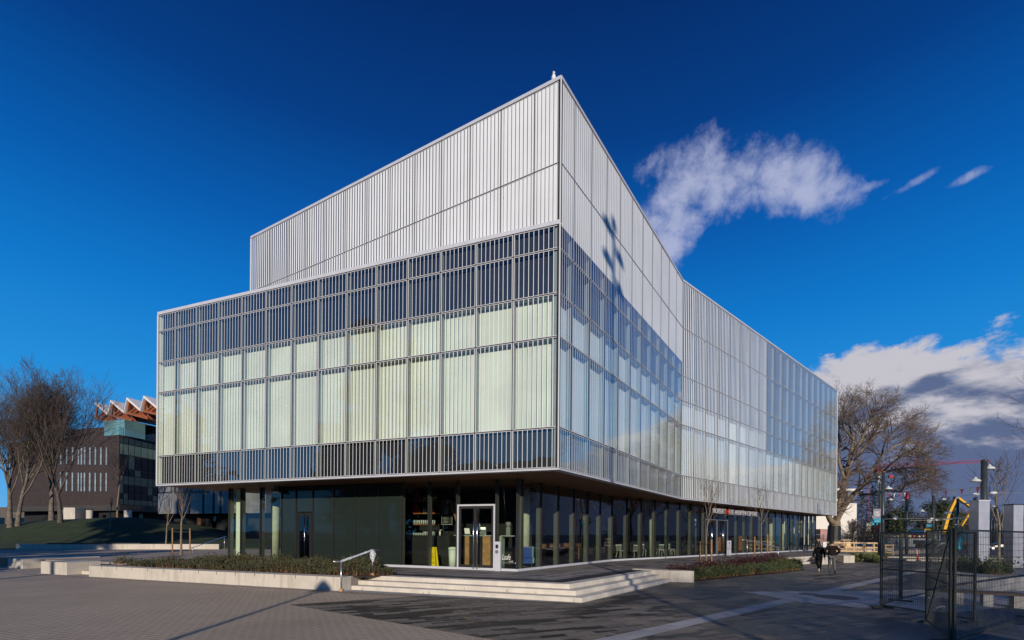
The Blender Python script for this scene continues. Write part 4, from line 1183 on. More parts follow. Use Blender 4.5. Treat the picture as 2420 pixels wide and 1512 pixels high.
M['win_pale'] = mat('pale reflection tinted pane', (.30, .33, .33), .08, .3, .7, spec=1)  # white reflection put into the pane colour
M['win_dark'] = glass_mat('dark window glass', tint=(.05, .07, .06), ior=1.5)
M['win_green'] = mat('green spandrel glass', (.035, .065, .055), .08, .4, .25, spec=.8)
M['win_green_lit'] = mat('pale green spandrel glass', (.16, .23, .16), .15, .2, .3, spec=.8)  # paler copy of the green spandrel, its lit look put into the colour
for x in (188, 195, 202.5, 215, 228, 241, 254, 174, 160, 146):
    for (y0, y1) in ((1056, 1099), (1116, 1162)):
        a = onA(x); b = a + dA * .42; mb = MB(); a2, b2 = a + nA * .03, b + nA * .03
        mb.prism([a2 - nA * .06, b2 - nA * .06, b2, a2], zA(a, y1), zA(a, y0)); f = mb.build('window', M['mullion'], nb)
        mb = MB(); a2, b2 = a + nA * .04 + dA * .05, b + nA * .04 - dA * .05
        z0, z1 = zA(a, y1) + .05, zA(a, y0) - .05
        for k in range(3):
            zz0 = z0 + (z1 - z0) * k / 3 + .03; zz1 = z0 + (z1 - z0) * (k + 1) / 3 - .03
            mb.prism([a2 - nA * .005, b2 - nA * .005, b2, a2], zz0, zz1)
        mb.build('pane', M['win_pale'], f)
# glazed wing
ys = [1031, 1046, 1072, 1105, 1122, 1143, 1164, 1178, 1192]
kinds = ['win_green', 'win_green_lit', 'win_dark', 'win_dark', 'win_green', 'win_dark', 'win_dark', 'win_green']
xsB = [283, 292, 303, 318, 333, 349, 361, 372, 386]
for j, knd in enumerate(kinds):
    for i in range(len(xsB) - 1):
        a, b = onB(xsB[i]), onB(xsB[i + 1]); g = .08
        za, zb2 = zA(cA, ys[j + 1]), zA(cA, ys[j])
        mb = MB(); mb.prism([a + dB * g + nB * .06, b - dB * g + nB * .06, b - dB * g + nB * .02, a + dB * g + nB * .02], za + .06, zb2 - .06)
        kk = knd if not (knd == 'win_dark' and (i * 7 + j * 3) % 5 == 0) else 'win_green'
        mb.build('window', M[kk], nb)
# set back glass top floor with balustrade
zf0, zf1 = zA(cA, 1029), zA(cA, 984)
mb = MB(); mb.prism([cA - nA * 1.5 - nB * .6 + dA * 1, cA + dA * 3.0 - nA * 1.5, cA + dA * 3.0 + dB * 20, cA + dB * 20 - nB * .6], zTop + .01, zf1); mb.build('top_floor', M['win_dark'], nb)
for i in range(2, 9):
    p = cA + dB * (i * 1.6) - nB * .57; mb = MB(); mb.beam((p.x, p.y, zTop), (p.x, p.y, zf1), .28, .2); mb.build('timber_post', M['back_white'] if i % 2 else M['grey'], nb)
mb = MB(); mb.wall(cA + nB * .0 + dA * .05, cA + dB * 22, .05, zTop + .02, zTop + 1.3); mb.build('glass_balustrade', glass_mat('balustrade glass', tint=(.75, .88, .9), ior=1.5), nb)
mb = MB(); mb.prism([onA(281) - nA * .8, onA(232) - nA * .8, onA(232) - nA * 4, onA(281) - nA * 4], zTop + .01, zTop + 2.6); mb.build('teal_penthouse', mat('teal glass', (.16, .30, .30), .08, .2, .3, spec=.8), nb)
mb = MB(); mb.prism([onA(238) - nA * 2, onA(120) - nA * 2, onA(120) - nA * 12, onA(238) - nA * 12], zTop + .01, zTop + 2.0); mb.build('roof_plant_room', M['brick'], nb)
# folded roof: four ridges running away, thick pale top skin, timber below
peaks = [(224, 950), (260.8, 944.5), (299, 938.6), (339, 934), (378, 929)]
vals = [(254, 976), (292.5, 971.5), (330.5, 966), (371, 961)]
rd_ = Vector((.55, .83))
for i in range(4):
    dep = 79 - i * 1.25
    pk, vl, pk2 = W(*peaks[i], dep), W(*vals[i], dep - 1.0), W(*peaks[i + 1], dep - 1.25)
    back = Vector((rd_.x * 0.9, rd_.y * 11, 0))
    fl = thing('folded_roof_bay', '', 'roof') if False else None
    mb = MB()
    # white slope, down to the right
    dn = Vector((0, 0, -.36))
    up = Vector((2.9, 8.6, 0))
    mb.hexa([pk + dn, vl + dn, vl + dn + up, pk + dn + up], [pk, vl, vl + up, pk + up])
    ob = mb.build('roof_plate', M['roof_white'], nb)
    mb = MB(); mb.hexa([vl + dn, pk2 + dn, pk2 + dn + up, vl + dn + up], [vl, pk2, pk2 + up, vl + up]); mb.build('roof_plate', M['roof_white'], nb)
    # timber gable truss hung under the ridge, leaning inward
    lo = Vector((0, .9, -2.2)); base_l = W(peaks[i][0] - 4, peaks[i][1] + 36, dep + .1); base_r = W(vals[i][0] + 14, vals[i][1] + 21, dep - 1.1)
    mid = (base_l + base_r) / 2
    tr = MB(); pk, vl, base_l, base_r = [v_ + Vector((.16, .34, 0)) for v_ in (pk, vl, base_l, base_r)]
    tr.beam(pk + dn * 2, base_l, .22, .26); tr.beam(base_l, base_r, .22, .40)
    tr.beam(vl + dn * 2.5, base_r, .2, .26); tr.beam(base_l + (base_r - base_l) * .06, (pk + vl) / 2 + dn * 2, .18, .24)
    tr.build('timber_truss', M['copper'], nb)
    mb = MB(); i_ = Vector((.24, .70, -.02)); mb.face([pk + dn + i_, vl + dn + i_, base_r + i_, base_l + i_]); mb.build('timber_gable', mat('red brown timber lining', (.24, .055, .016), .6, .15, 2), nb)
    mb = MB(); mb.hexa([base_l + Vector((0, .1, -.12)), base_r + Vector((0, .1, -.12)), base_r + up + Vector((0, 0, -.6)), base_l + up + Vector((0, 0, -.6))],
                       [base_l + Vector((0, .1, 0)), base_r + Vector((0, .1, 0)), base_r + up + Vector((0, 0, -.4)), base_l + up + Vector((0, 0, -.4))]); mb.build('timber_underside', M['copper'], nb)
# round concrete piers and bright corner wall under the brick volume
for x, r_, d_ in ((211.5, .42, 74), (302, .5, 74), (330, .42, 80), (145, .42, 74), (352, .42, 82)):
    p = W(x, 1215, d_); mb = MB(); mb.lathe((p.x, p.y, 0), [(r_, .6), (r_, zb_ - .91)], 16); mb.build('pier', M['concrete'], nb, True)
p0, p1 = W(150, 1215, 73), W(177, 1215, 73)
mb = MB(); mb.prism([(p0.x, p0.y), (p1.x, p1.y), (p1.x, p1.y + 3), (p0.x, p0.y + 3)], .6, W(150, 1199, 73).z); mb.build('concrete_wall', M['concrete'], nb)
p0, p1 = W(180, 1215, 86), W(262, 1215, 92)
lb = thing('low_white_pavilion', 'small low building with bright white roof seen under the brick building', 'building', (p0.x, p0.y, 1.5))
mb = MB(); mb.wall(p0, p1, 3, 1.2, W(180, 1206, 86).z, 0, 1); mb.build('wall', M['win_green_lit'], lb)
mb = MB(); mb.wall(P2(p0) - Vector((.3, .4)), P2(p1) + Vector((.3, 0)), 4, W(180, 1205.8, 86).z, W(180, 1200, 86).z, 0, 1); mb.build('roof', M['white'], lb)
# flat building behind everything at far left
p0, p1 = W(-60, 1200, 95), W(165, 1200, 95)
fb = thing('far_dark_building', 'dark low building behind the bare trees at the far left', 'building', (p0.x, p0.y, 0))
mb = MB(); mb.prism([(p0.x, p0.y), (p1.x, p1.y), (p1.x, p1.y + 12), (p0.x, p0.y + 12)], 0, 6.5); mb.build('wall', mat('grey brown wall', (.11, .09, .08), .8, .2), fb)
for i in range(9):
    x = p0.x + (p1.x - p0.x) * (i + .3) / 9; mb = MB(); mb.box(x, x + 1.2, p0.y - .04, p0.y - .004, 2.4, 4.4); mb.build('window', M['win_dark'], fb)
# zinc clad building behind the glass corner
zc0 = W(376, 1150, 62); zc1 = W(640, 1150, 56)
zb = thing('zinc_building', 'grey zinc clad building with dark vertical slots under the overhang', 'building', ((zc0.x + zc1.x) / 2, 60, 0))
zA_, zB_ = P2(zc0), P2(zc1); zd = (zB_ - zA_).normalized(); zn = Vector((zd.y, -zd.x)); LZ = (zB_ - zA_).length
ztop, zmid, zlow = W(450, 1135, 60).z + 2.5, W(450, 1164, 60).z, W(450, 1213, 60).z
mb = MB(); mb.prism([zA_, zB_, zB_ - zn * 12, zA_ - zn * 12], zlow, ztop); mb.build('wall', M['grey_clad_dark'], zb)
random.seed(11)
s = 0.0
while s < LZ - .4:
    w_ = random.choice((.45, .7, .9, 1.2)); up_ = random.random() < .6
    mb = MB(); a, b = zA_ + zd * s, zA_ + zd * min(LZ, s + w_)
    strip(mb, a, b, zn, .005, .08 + .05 * random.random(), zlow - .02 * random.random(), zmid + random.choice((-.1, 0, .12))); mb.build('cladding_panel', M['grey_clad'] , zb)
    s2 = s + random.choice((0, .3)); mb = MB()
    strip(mb, zA_ + zd * s2, zA_ + zd * min(LZ, s2 + w_ * .8), zn, .005, .07, zmid + .2, ztop + .02); mb.build('cladding_panel', M['grey_clad'], zb)
    s += w_ + random.choice((.02, .02, .35, .4))
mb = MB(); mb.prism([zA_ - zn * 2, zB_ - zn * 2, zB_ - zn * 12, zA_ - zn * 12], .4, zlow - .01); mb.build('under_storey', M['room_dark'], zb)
for i in range(6):
    p = zA_ + zd * (2 + i * 2.7) - zn * 1.9; mb = MB(); mb.box(p.x - .25, p.x + .25, p.y - .06, p.y - .02, .6, zlow - .3); mb.build('timber_door', M['wood'] if i % 2 else M['win_dark'], zb)

# ================================================================== PLANTING AND TREES
def rnd(a, b): return random.uniform(a, b)
def in_poly(x, y, poly):
    c = False; n = len(poly)
    for i in range(n):
        a, b = poly[i], poly[i - 1]
        if (a[1] > y) != (b[1] > y) and x < (b[0] - a[0]) * (y - a[1]) / (b[1] - a[1]) + a[0]: c = not c
    return c
def sample(poly):
    xs, ys = [p[0] for p in poly], [p[1] for p in poly]
    while True:
        x, y = rnd(min(xs), max(xs)), rnd(min(ys), max(ys))
        if in_poly(x, y, poly): return x, y

def sprig_bed(name, label, poly, zf, hgt, count, m, leaf=.05, spread=1.0, cat='plants', kind='stuff', up=.5, bare=.0):
    """low shrub cover: arching stems set with small leaves; zf(x, y) is the soil height"""
    mb = MB()
    for _ in range(count):
        x, y = sample(poly); z = zf(x, y)
        cl = .65 + .5 * math.sin(x * 1.9 + 1.3 * math.sin(y * 1.7)) * math.sin(y * 2.3 + x)
        h = hgt * rnd(.45, 1.0) * max(.45, cl)
        a = rnd(0, 6.283); lean = rnd(.25, 1.0) * spread
        p0 = Vector((x, y, z)); tip = p0 + Vector((math.cos(a) * lean * h, math.sin(a) * lean * h, h))
        n = random.randint(5, 9)
        ax = (tip - p0).normalized()
        sd_ = ax.cross(Vector((0, 0, 1))).normalized() if abs(ax.z) < .99 else Vector((1, 0, 0))
        mb.face([p0 - sd_ * .004, p0 + sd_ * .004, tip], 1)
        for k in range(n):
            f = .25 + .75 * (k + rnd(0, .8)) / n
            c = p0 + (tip - p0) * min(1, f) + Vector((rnd(-1, 1), rnd(-1, 1), rnd(-.6, .6))) * leaf * .7
            d = Vector((rnd(-1, 1), rnd(-1, 1), rnd(-.3, .9))).normalized(); s_ = d.cross(Vector((rnd(-1, 1), rnd(-1, 1), rnd(-1, 1)))).normalized()
            L = leaf * rnd(.6, 1.3); w_ = L * rnd(.25, .45)
            mb.face([c - d * L * .5, c + s_ * w_, c + d * L, c - s_ * w_], 0)
    return tag(mb.build(name, m), label, cat, kind=kind)

random.seed(21)
# left bed between wall and building
bl0, bl1 = WA + inW * .5, WB + inW * .5
bedL = [bl0 - dW * .3 + inW * .1, bl0 - dW * 1.0 + inW * 1.1, P2(gC) + dL * along(gC, dL, 905, 1330) + nL * .35, gL + nL * .15, gL + dL * .8 + inL * 1.5, WB + inW * 2.6 - dW * 2.5, WB + inW * 1.0 - dW * .3, bl1 - dW * .6]
mb = MB(); mb.prism(bedL, ZP - .02, ZP + .012); struct('planting_soil', mb, M['soil'])
def zL(x, y): return ZP + .01
sprig_bed('yew_hedge', 'low dark green yew cover along the left planter wall', bedL, zL, .56, 5600, [M['yew'], M['stake']], .055, .9, 'plants')
# right bed: purple leaves at the back, junipers in front
fA, fB = P2(G(1641, 1375)), P2(G(1898, 1348))
bb0, bb1, bb2 = P2(G(1556, 1346, ZP)), P2(G(1700, 1331.5, ZP)), P2(G(1833, 1319.5, ZP))
end = P2(G(1885, 1338))
mid0, mid1, mid2 = fA + (bb0 - fA) * .42, (fA + fB) / 2 + ((bb1 - (fA + fB) / 2)) * .45, fB + (bb2 - fB) * .5
bedR = [fA, fB, end, bb2, bb1, bb0, S2 + nS2 * 1.3 + Vector((.5, .5)), pr + rb * .35 + Vector((.05, .3))]
fd = (fB - fA).normalized(); fn = Vector((-fd.y, fd.x)); fn = fn if fn.dot(bb1 - fA) > 0 else -fn
def zR(x, y):
    q = Vector((x, y)) - fA; v = q.dot(fn); return .03 + max(0, min(1, v / 3.0)) * .40
mb = MB(); bp_ = [fA, fB, end, mid2, mid1, mid0]
mb.face([(p.x, p.y, .03) for p in (fA, fB, mid1, mid0)]); mb.face([(p.x, p.y, zR(p.x, p.y)) for p in (mid0, mid1, bb1, bb0)]); mb.face([(p.x, p.y, zR(p.x, p.y)) for p in (mid1, mid2, bb2, bb1)]); mb.face([(p.x, p.y, .03) for p in (fB, end, mid2, mid1)])
struct('planting_soil', mb, M['soil'])
sprig_bed('juniper_cover', 'soft green junipers along the front of the right planting bed', [fA + fn * .15, fB + fn * .1, end, mid2, mid1, mid0 + fd * .4], zR, .62, 5200, [M['juniper'], M['stake']], .048, .9)
def broadleaf_bed(name, label, poly, zf, hgt, clumps, m, leaf=.09):
    mb = MB()
    for _ in range(clumps):
        x, y = sample(poly); z = zf(x, y); h0 = hgt * rnd(.6, 1.15); r0 = rnd(.22, .38)
        for k in range(34):
            a = rnd(0, 6.283); e = math.acos(rnd(0, 1)); 
            c = Vector((x + r0 * math.sin(e) * math.cos(a), y + r0 * math.sin(e) * math.sin(a), z + h0 * (.25 + .75 * math.cos(e))))
            d = Vector((math.cos(a), math.sin(a), rnd(-.5, .3))).normalized(); s_ = Vector((-math.sin(a), math.cos(a), rnd(-.3, .3)))
            L = leaf * rnd(.6, 1.25)
            mb.face([c - d * L * .5, c + s_ * L * .5, c + d * L * .6, c - s_ * L * .5])
    return tag(mb.build(name, m), label, 'plants', kind='stuff')
broadleaf_bed('purple_plants', 'dark purple leafy plants at the back of the right planting bed', [mid0 - fd * .3, mid1, mid2, bb2, bb1 - fn * .1, bb0 - fn * .05], zR, .48, 330, M['heuchera'])
# junipers by the far wall
j0, j1 = P2(G(2004, 1328)), P2(G(2085, 1330)); j2, j3 = P2(G(2095, 1318)), P2(G(2022, 1320))
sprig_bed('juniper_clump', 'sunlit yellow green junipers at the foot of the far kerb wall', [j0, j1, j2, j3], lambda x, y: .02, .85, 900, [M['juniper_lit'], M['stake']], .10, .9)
# fallen leaf scatter
mb = MB()
for (x, y) in ((964, 1381), (1715, 1372), (1718, 1373), (1640, 1378), (875, 1397), (320, 1372), (1100, 1460), (700, 1470), (1555, 1379)):
    c = G(x, y, .03)
    for k in range(2):
        a = rnd(0, 6.28); r_ = rnd(.03, .06); mb.face([c + Vector((math.cos(a) * r_, math.sin(a) * r_, rnd(0, .03))), c + Vector((math.cos(a + 1.5) * r_, math.sin(a + 1.5) * r_, .01)), c + Vector((math.cos(a + 3.1) * r_, math.sin(a + 3.1) * r_, rnd(0, .03))), c + Vector((math.cos(a + 4.6) * r_ * .6, math.sin(a + 4.6) * r_ * .6, 0))])
tag(mb.build('fallen_leaves', M['wood_light']), 'scattered dry leaves on the paving', 'leaves', kind='stuff')

# ------------------------------------------------------------------ bare trees
class Bare:
    def __init__(s, seed): s.r = random.Random(seed); s.limb, s.twig = MB(), MB()
    def shoot(s, p, d, L, r, lv, maxlv, kids, up=.15, wob=.22, ratio=.62, sides=(8, 6, 5, 4, 3, 3), minr=.006, ang=(.45, .95)):
        R_ = s.r; n = 6 if lv < 2 else (4 if lv < 4 else 3)
        pts, rad = [p], [r]; d = d.normalized()
        for i in range(n):
            w_ = Vector((R_.uniform(-1, 1), R_.uniform(-1, 1), R_.uniform(-1, 1))) * wob
            d = (d + w_ * (.6 + .15 * lv) + Vector((0, 0, up))).normalized()
            pts.append(pts[-1] + d * L / n); rad.append(max(minr * .6, r * (1 - .75 * (i + 1) / n)))
        (s.limb if lv < 2 else s.twig).tube(pts, rad, sides[min(lv, 5)], 0, lv < 2)
        if lv >= maxlv: return
        s.sprout(pts, rad, L, lv, maxlv, kids, up, wob, ratio, minr, ang)
    def sprout(s, pts, rad, L, lv, maxlv, kids, up, wob, ratio, minr, ang, start=.25):
        R_ = s.r; n = len(pts) - 1; k_ = kids[min(lv, len(kids) - 1)]
        for j in range(k_):
            f = start + (1 - start) * (j + R_.uniform(.1, .9)) / k_
            f = min(.999, f); i = int(f * n); q = pts[i] + (pts[i + 1] - pts[i]) * (f * n - i)
            ax = (pts[i + 1] - pts[i]).normalized()
            o = ax.orthogonal().normalized(); o.rotate(Matrix.Rotation(R_.uniform(0, 6.283), 3, ax))
            a = R_.uniform(*ang); d = ax * math.cos(a) + o * math.sin(a)
            rr = max(minr, (rad[i] + (rad[i + 1] - rad[i]) * (f * n - i)) * R_.uniform(.45, .7))
            s.shoot(q, d, L * ratio * R_.uniform(.7, 1.15) * (1.15 - .5 * f), rr, lv + 1, maxlv, kids, up, wob, ratio, minr=minr, ang=ang)

def bare_tree(name, label, base, H, r, seed, kids=(9, 7, 6, 5), maxlv=4, lean=(0, 0), group=None, fork=.22, stems=5, bark='bark', up=.16, spread=.55, minr=.010, cat='tree', ratio=.6):
    b = Bare(seed); base = Vector(base); R_ = b.r
    n = 9; pts, rad = [base + Vector((0, 0, -.2)), base + Vector((0, 0, .3))], [r * 1.4, r * 1.08]
    d = Vector((lean[0], lean[1], 1)).normalized(); HL = H * .86
    for i in range(n):
        f = (i + 1) / n; w_ = .03 if f < fork else .11
        d = (d + Vector((R_.uniform(-1, 1), R_.uniform(-1, 1), .5)) * w_ * 1.3).normalized()
        pts.append(pts[-1] + d * HL / n); rad.append(max(minr, r * (1 - .30 * f / fork if f < fork else .70 * (1 - .86 * (f - fork) / (1 - fork)))))
    b.limb.tube(pts, rad, 10)
    # ascending limbs from the fork upward
    for j in range(stems * 2):
        f = fork + (1 - fork) * .72 * ((j + R_.uniform(.0, .8)) / (stems * 2)) ** 1.15
        i = 1 + min(n - 1, int(f * n)); q = pts[i].lerp(pts[i + 1], min(1, max(0, f * n - (i - 1)))) if i + 1 < len(pts) else pts[-1]
        a = 2.4 * j + R_.uniform(-.5, .5); sp = spread * R_.uniform(.6, 1.35) * (1.15 - .35 * f)
        dd_ = Vector((math.cos(a) * sp + lean[0], math.sin(a) * sp + lean[1], 1))
        b.shoot(q, dd_, (H - (q.z - base.z)) * R_.uniform(.62, .92), max(minr * 1.5, rad[i] * R_.uniform(.42, .62)), 1, maxlv, kids, up, .15, ratio, minr=minr)
    b.sprout(pts[3:], rad[3:], H * .35, 1, maxlv, kids, up, .16, ratio, minr, (.45, .95), .3)
    t_ = thing(name, label, cat, base, group)
    b.limb.build('trunk', M[bark], t_, True); b.twig.build('crown', M['twig'], t_)
    return t_
def gz(x, y, d):
    p = W(x, y, d); return p
p = W(142.6, 1237, 49); bare_tree('bare_tree', 'tallest bare tree on the lawn with a dark trunk right of the pale trunk', (p.x, p.y, lawn_z(p.x, p.y) - .1), 14.2, .22, 4, (10, 11, 8, 5), 4, group='bare trees on the lawn', fork=.20, stems=8, spread=.55, minr=.010)
p = W(121.5, 1235, 51); bare_tree('bare_tree', 'bare tree with a pale sunlit trunk just behind the dark trunk', (p.x, p.y, lawn_z(p.x, p.y) - .1), 12.6, .24, 14, (9, 10, 7, 5), 4, group='bare trees on the lawn', fork=.24, stems=5, bark='bark_pale', spread=.5, minr=.010)
p = W(24, 1242, 48); bare_tree('bare_tree', 'bare tree with two pale trunks near the left edge, left trunk', (p.x, p.y, lawn_z(p.x, p.y) - .1), 12.4, .23, 24, (9, 10, 7, 5), 4, (-.08, 0), 'bare trees on the lawn', .25, 5, 'bark_pale', spread=.5, minr=.010)
p = W(42, 1241, 48.4); bare_tree('bare_tree', 'bare tree with two pale trunks near the left edge, right trunk', (p.x, p.y, lawn_z(p.x, p.y) - .1), 12.0, .21, 34, (9, 10, 7, 5), 4, (.10, 0), 'bare trees on the lawn', .25, 5, 'bark_pale', spread=.5, minr=.010)
p = W(-40, 1240, 52); bare_tree('bare_tree', 'bare tree reaching in from the left edge of the picture', (p.x, p.y, lawn_z(p.x, p.y) - .1), 11.5, .22, 44, (9, 9, 7, 5), 4, (0, 0), 'bare trees on the lawn', .25, 5, 'bark', spread=.5, minr=.010)
p = W(277, 1226, 56); bare_tree('young_tree', 'slender bare tree in front of the brick corner', (p.x, p.y, lawn_z(p.x, p.y) - .1), 8.6, .10, 54, (7, 5, 3), 3, (0, 0), None, .3, 3, 'sapling', spread=.22, minr=.012)
p = W(259.5, 1262, 47); bare_tree('young_tree', 'small bare sapling on the middle of the lawn slope', (p.x, p.y, lawn_z(p.x, p.y) - .1), 3.4, .06, 64, (4, 3), 2, (0, 0), None, .6, 3, 'sapling', spread=.4, minr=.008)
p = W(392, 1287, 43); bare_tree('young_tree', 'crooked bare sapling behind the staked sapling', (p.x, p.y, lawn_z(p.x, p.y) - .1), 5.0, .07, 74, (6, 4), 2, (.05, 0), None, .35, 4, 'sapling', spread=.5, minr=.008)

def staked(label, p, H, r, seed, stakes, zst, name='staked_sapling'):
    t_ = bare_tree(name, label, p, H, r, seed, (6, 4, 3), 3, (0, 0), 'staked saplings', .45, 4, 'sapling', .12, .42, .0035)
    return t_
p = G(427.7, 1309, ZP + .05)
staked('staked sapling by the left planting bed with two timber stakes', (p.x, p.y, ZP), 4.6, .07, 81, 0, 0)
def stake(x, y, z0, h, lab, grp):
    p = G(x, y, z0); mb = MB(); mb.tube([(p.x, p.y, z0 - .05), (p.x - .02, p.y, z0 + h)], [.042, .04], 9)
    tag(mb.build('timber_stake', M['stake'], None, True), lab, 'stake', grp); return p
a = stake(407.5, 1309, ZP, 1.75, 'left timber stake of the sapling by the left planting bed', 'timber stakes'); b = stake(449, 1309, ZP, 1.75, 'right timber stake of the sapling by the left planting bed', 'timber stakes')
mb = MB(); mb.beam((a.x, a.y, ZP + 1.5), (b.x, b.y, ZP + 1.5), .03, .03); tag(mb.build('tree_tie', M['black']), 'black rubber tie between the left pair of stakes', 'strap')
for k, (xs, ys, lab, st_) in enumerate((((1668.5), 1337, 'nearer staked sapling in front of the main doors', ((1653.5, 1334.5, 1.30, 'left stake of the sapling before the main doors'), (1681, 1340, 1.42, 'right stake of the sapling before the main doors'))),
                                       ((1799), 1325, 'farther staked sapling among the purple plants', ((1783, 1324, 1.6, 'left stake of the sapling among the purple plants'), (1813.5, 1325, 1.75, 'right stake of the sapling among the purple plants'))))):
    p = G(xs, ys, .35); staked(lab, (p.x, p.y, .25), 5.0 if k == 0 else 5.6, .040, 91 + 7 * k, 0, 0)
    e_ = []
    for (x, y, h, l2) in st_: e_.append(stake(x, y, .35, h, l2, 'timber stakes'))
    mb = MB(); z_ = .35 + min(st_[0][2], st_[1][2]) - .12; mb.beam((e_[0].x, e_[0].y, z_), (e_[1].x, e_[1].y, z_), .03, .03); tag(mb.build('tree_tie', M['black']), 'black rubber tie of the ' + lab, 'strap')

# the large tree past the far end of the building: limbs read off the photograph, set in depth
TD = 60.0
bt = Bare(5)
def PT(x, y, dz=0): return W(3100 / 1.65358 + x / 1.512 / 1.65358, 1500 / 1.65358 + y / 1.512 / 1.65358, TD + dz)
limbs = [
    ([(236, 1000), (238, 930), (240, 860), (244, 812)], [.85, .72, .66, .62], 0),
    ([(240, 830), (215, 800), (190, 740), (170, 660), (150, 560), (120, 450)], [.42, .34, .3, .25, .2, .12], -2),
    ([(243, 830), (262, 770), (285, 650), (300, 560), (322, 480), (340, 420), (352, 330), (330, 240), (345, 150)], [.46, .40, .34, .30, .27, .22, .16, .10, .05], 1),
    ([(248, 840), (262, 790), (300, 722), (350, 655), (410, 600), (455, 560), (520, 525), (590, 508), (660, 496), (740, 486), (810, 500)], [.36, .33, .31, .29, .25, .22, .19, .15, .11, .08, .03], -1),
    ([(385, 655), (440, 652), (505, 636), (570, 622), (628, 640), (662, 596), (700, 572), (770, 552), (820, 575)], [.17, .16, .15, .13, .12, .10, .07, .05, .02], -3),
    ([(300, 560), (270, 470), (262, 400), (272, 330), (250, 240)], [.2, .17, .14, .1, .05], 3),
    ([(322, 480), (390, 420), (430, 350), (470, 290), (560, 230), (620, 180)], [.2, .17, .14, .11, .07, .03], 2),
    ([(340, 420), (400, 330), (430, 260), (470, 180), (500, 110)], [.17, .14, .11, .08, .03], -2),
    ([(410, 600), (470, 500), (520, 420), (590, 370), (680, 340), (770, 350)], [.18, .15, .13, .1, .07, .03], 3),
    ([(520, 525), (590, 460), (660, 410), (740, 400), (820, 430)], [.13, .11, .09, .06, .02], -3),
    ([(352, 330), (300, 260), (280, 180), (300, 100)], [.12, .1, .07, .03], -1),
    ([(590, 508), (650, 540), (720, 560), (760, 620)], [.09, .07, .05, .02], 2),
    ([(520, 420), (540, 340), (600, 270), (680, 260)], [.1, .08, .05, .03], -2),
]
for pts, rad, dz in limbs:
    P_ = [PT(x, y, dz * (i / (len(pts) - 1)) * 1.6) for i, (x, y) in enumerate(pts)]
    bt.limb.tube(P_, rad, 9)
    if dz != 0 or pts[0][1] < 700:
        Ls = sum((P_[i + 1] - P_[i]).length for i in range(len(P_) - 1))
        bt.sprout(P_, rad, 6.0, 1, 4, (0, 20, 8, 5, 4), .05, .30, .62, .016, (.5, 1.15), start=.28)
tb_ = PT(236, 1000)
tree = thing('large_bare_tree', 'large spreading bare tree with black wrapped trunk past the glass building', 'tree', (tb_.x, tb_.y, 0))
bt.limb.build('trunk', M['bark_sunlit'], tree, True); bt.twig.build('crown', M['twig_sunlit'], tree)
mb = MB(); mb.tube([PT(237, 925), PT(239, 880), PT(241, 838)], [.76, .72, .70], 12); mb.build('trunk_wrap', M['black'], tree)

# ------------------------------------------------------------------ evergreens
def conifer(name, label, base, H, Rr, seed, group, m='needle', tiers=26, per=13, leaf=.55, bottom=.06, shape=1.0, bulge=0.0):
    r_ = random.Random(seed); base = Vector(base); tr, fo = MB(), MB()
    tr.tube([base, base + Vector((0, 0, H * .55)), base + Vector((0, 0, H * .97))], [H * .018, H * .011, .03], 7)
    for i in range(tiers):
        f = bottom + (1 - bottom) * i / tiers
        rr = Rr * ((1 - f) ** shape) * (1 + bulge * math.sin(math.pi * f)) + .12
        for k in range(max(4, int(per * (1 - .55 * f)))):
            a = r_.uniform(0, 6.283); L = rr * r_.uniform(.55, 1.12); dr = -.18 * L + r_.uniform(-.15, .1)
            z = H * f + r_.uniform(-.4, .4) * H / tiers
            p0 = base + Vector((0, 0, z)); tip = p0 + Vector((math.cos(a) * L, math.sin(a) * L, dr + .10 * L))
            for q in range(7):
                g = .22 + .78 * (q + r_.random()) / 7; c = p0 + (tip - p0) * g + Vector((r_.uniform(-1, 1), r_.uniform(-1, 1), r_.uniform(-.7, .4))) * leaf * .45
                d = Vector((math.cos(a + r_.uniform(-1, 1)), math.sin(a + r_.uniform(-1, 1)), r_.uniform(-.6, .25))).normalized()
                s_ = d.cross(Vector((r_.uniform(-.5, .5), r_.uniform(-.5, .5), 1))).normalized(); l_ = leaf * r_.uniform(.5, 1.15)
                fo.face([c - d * l_ * .6, c + s_ * l_ * .32, c + d * l_ * .7, c - s_ * l_ * .32])
    t_ = thing(name, label, 'tree', base, group); tr.build('trunk', M['bark'], t_, True); fo.build('crown', M[m], t_); return t_
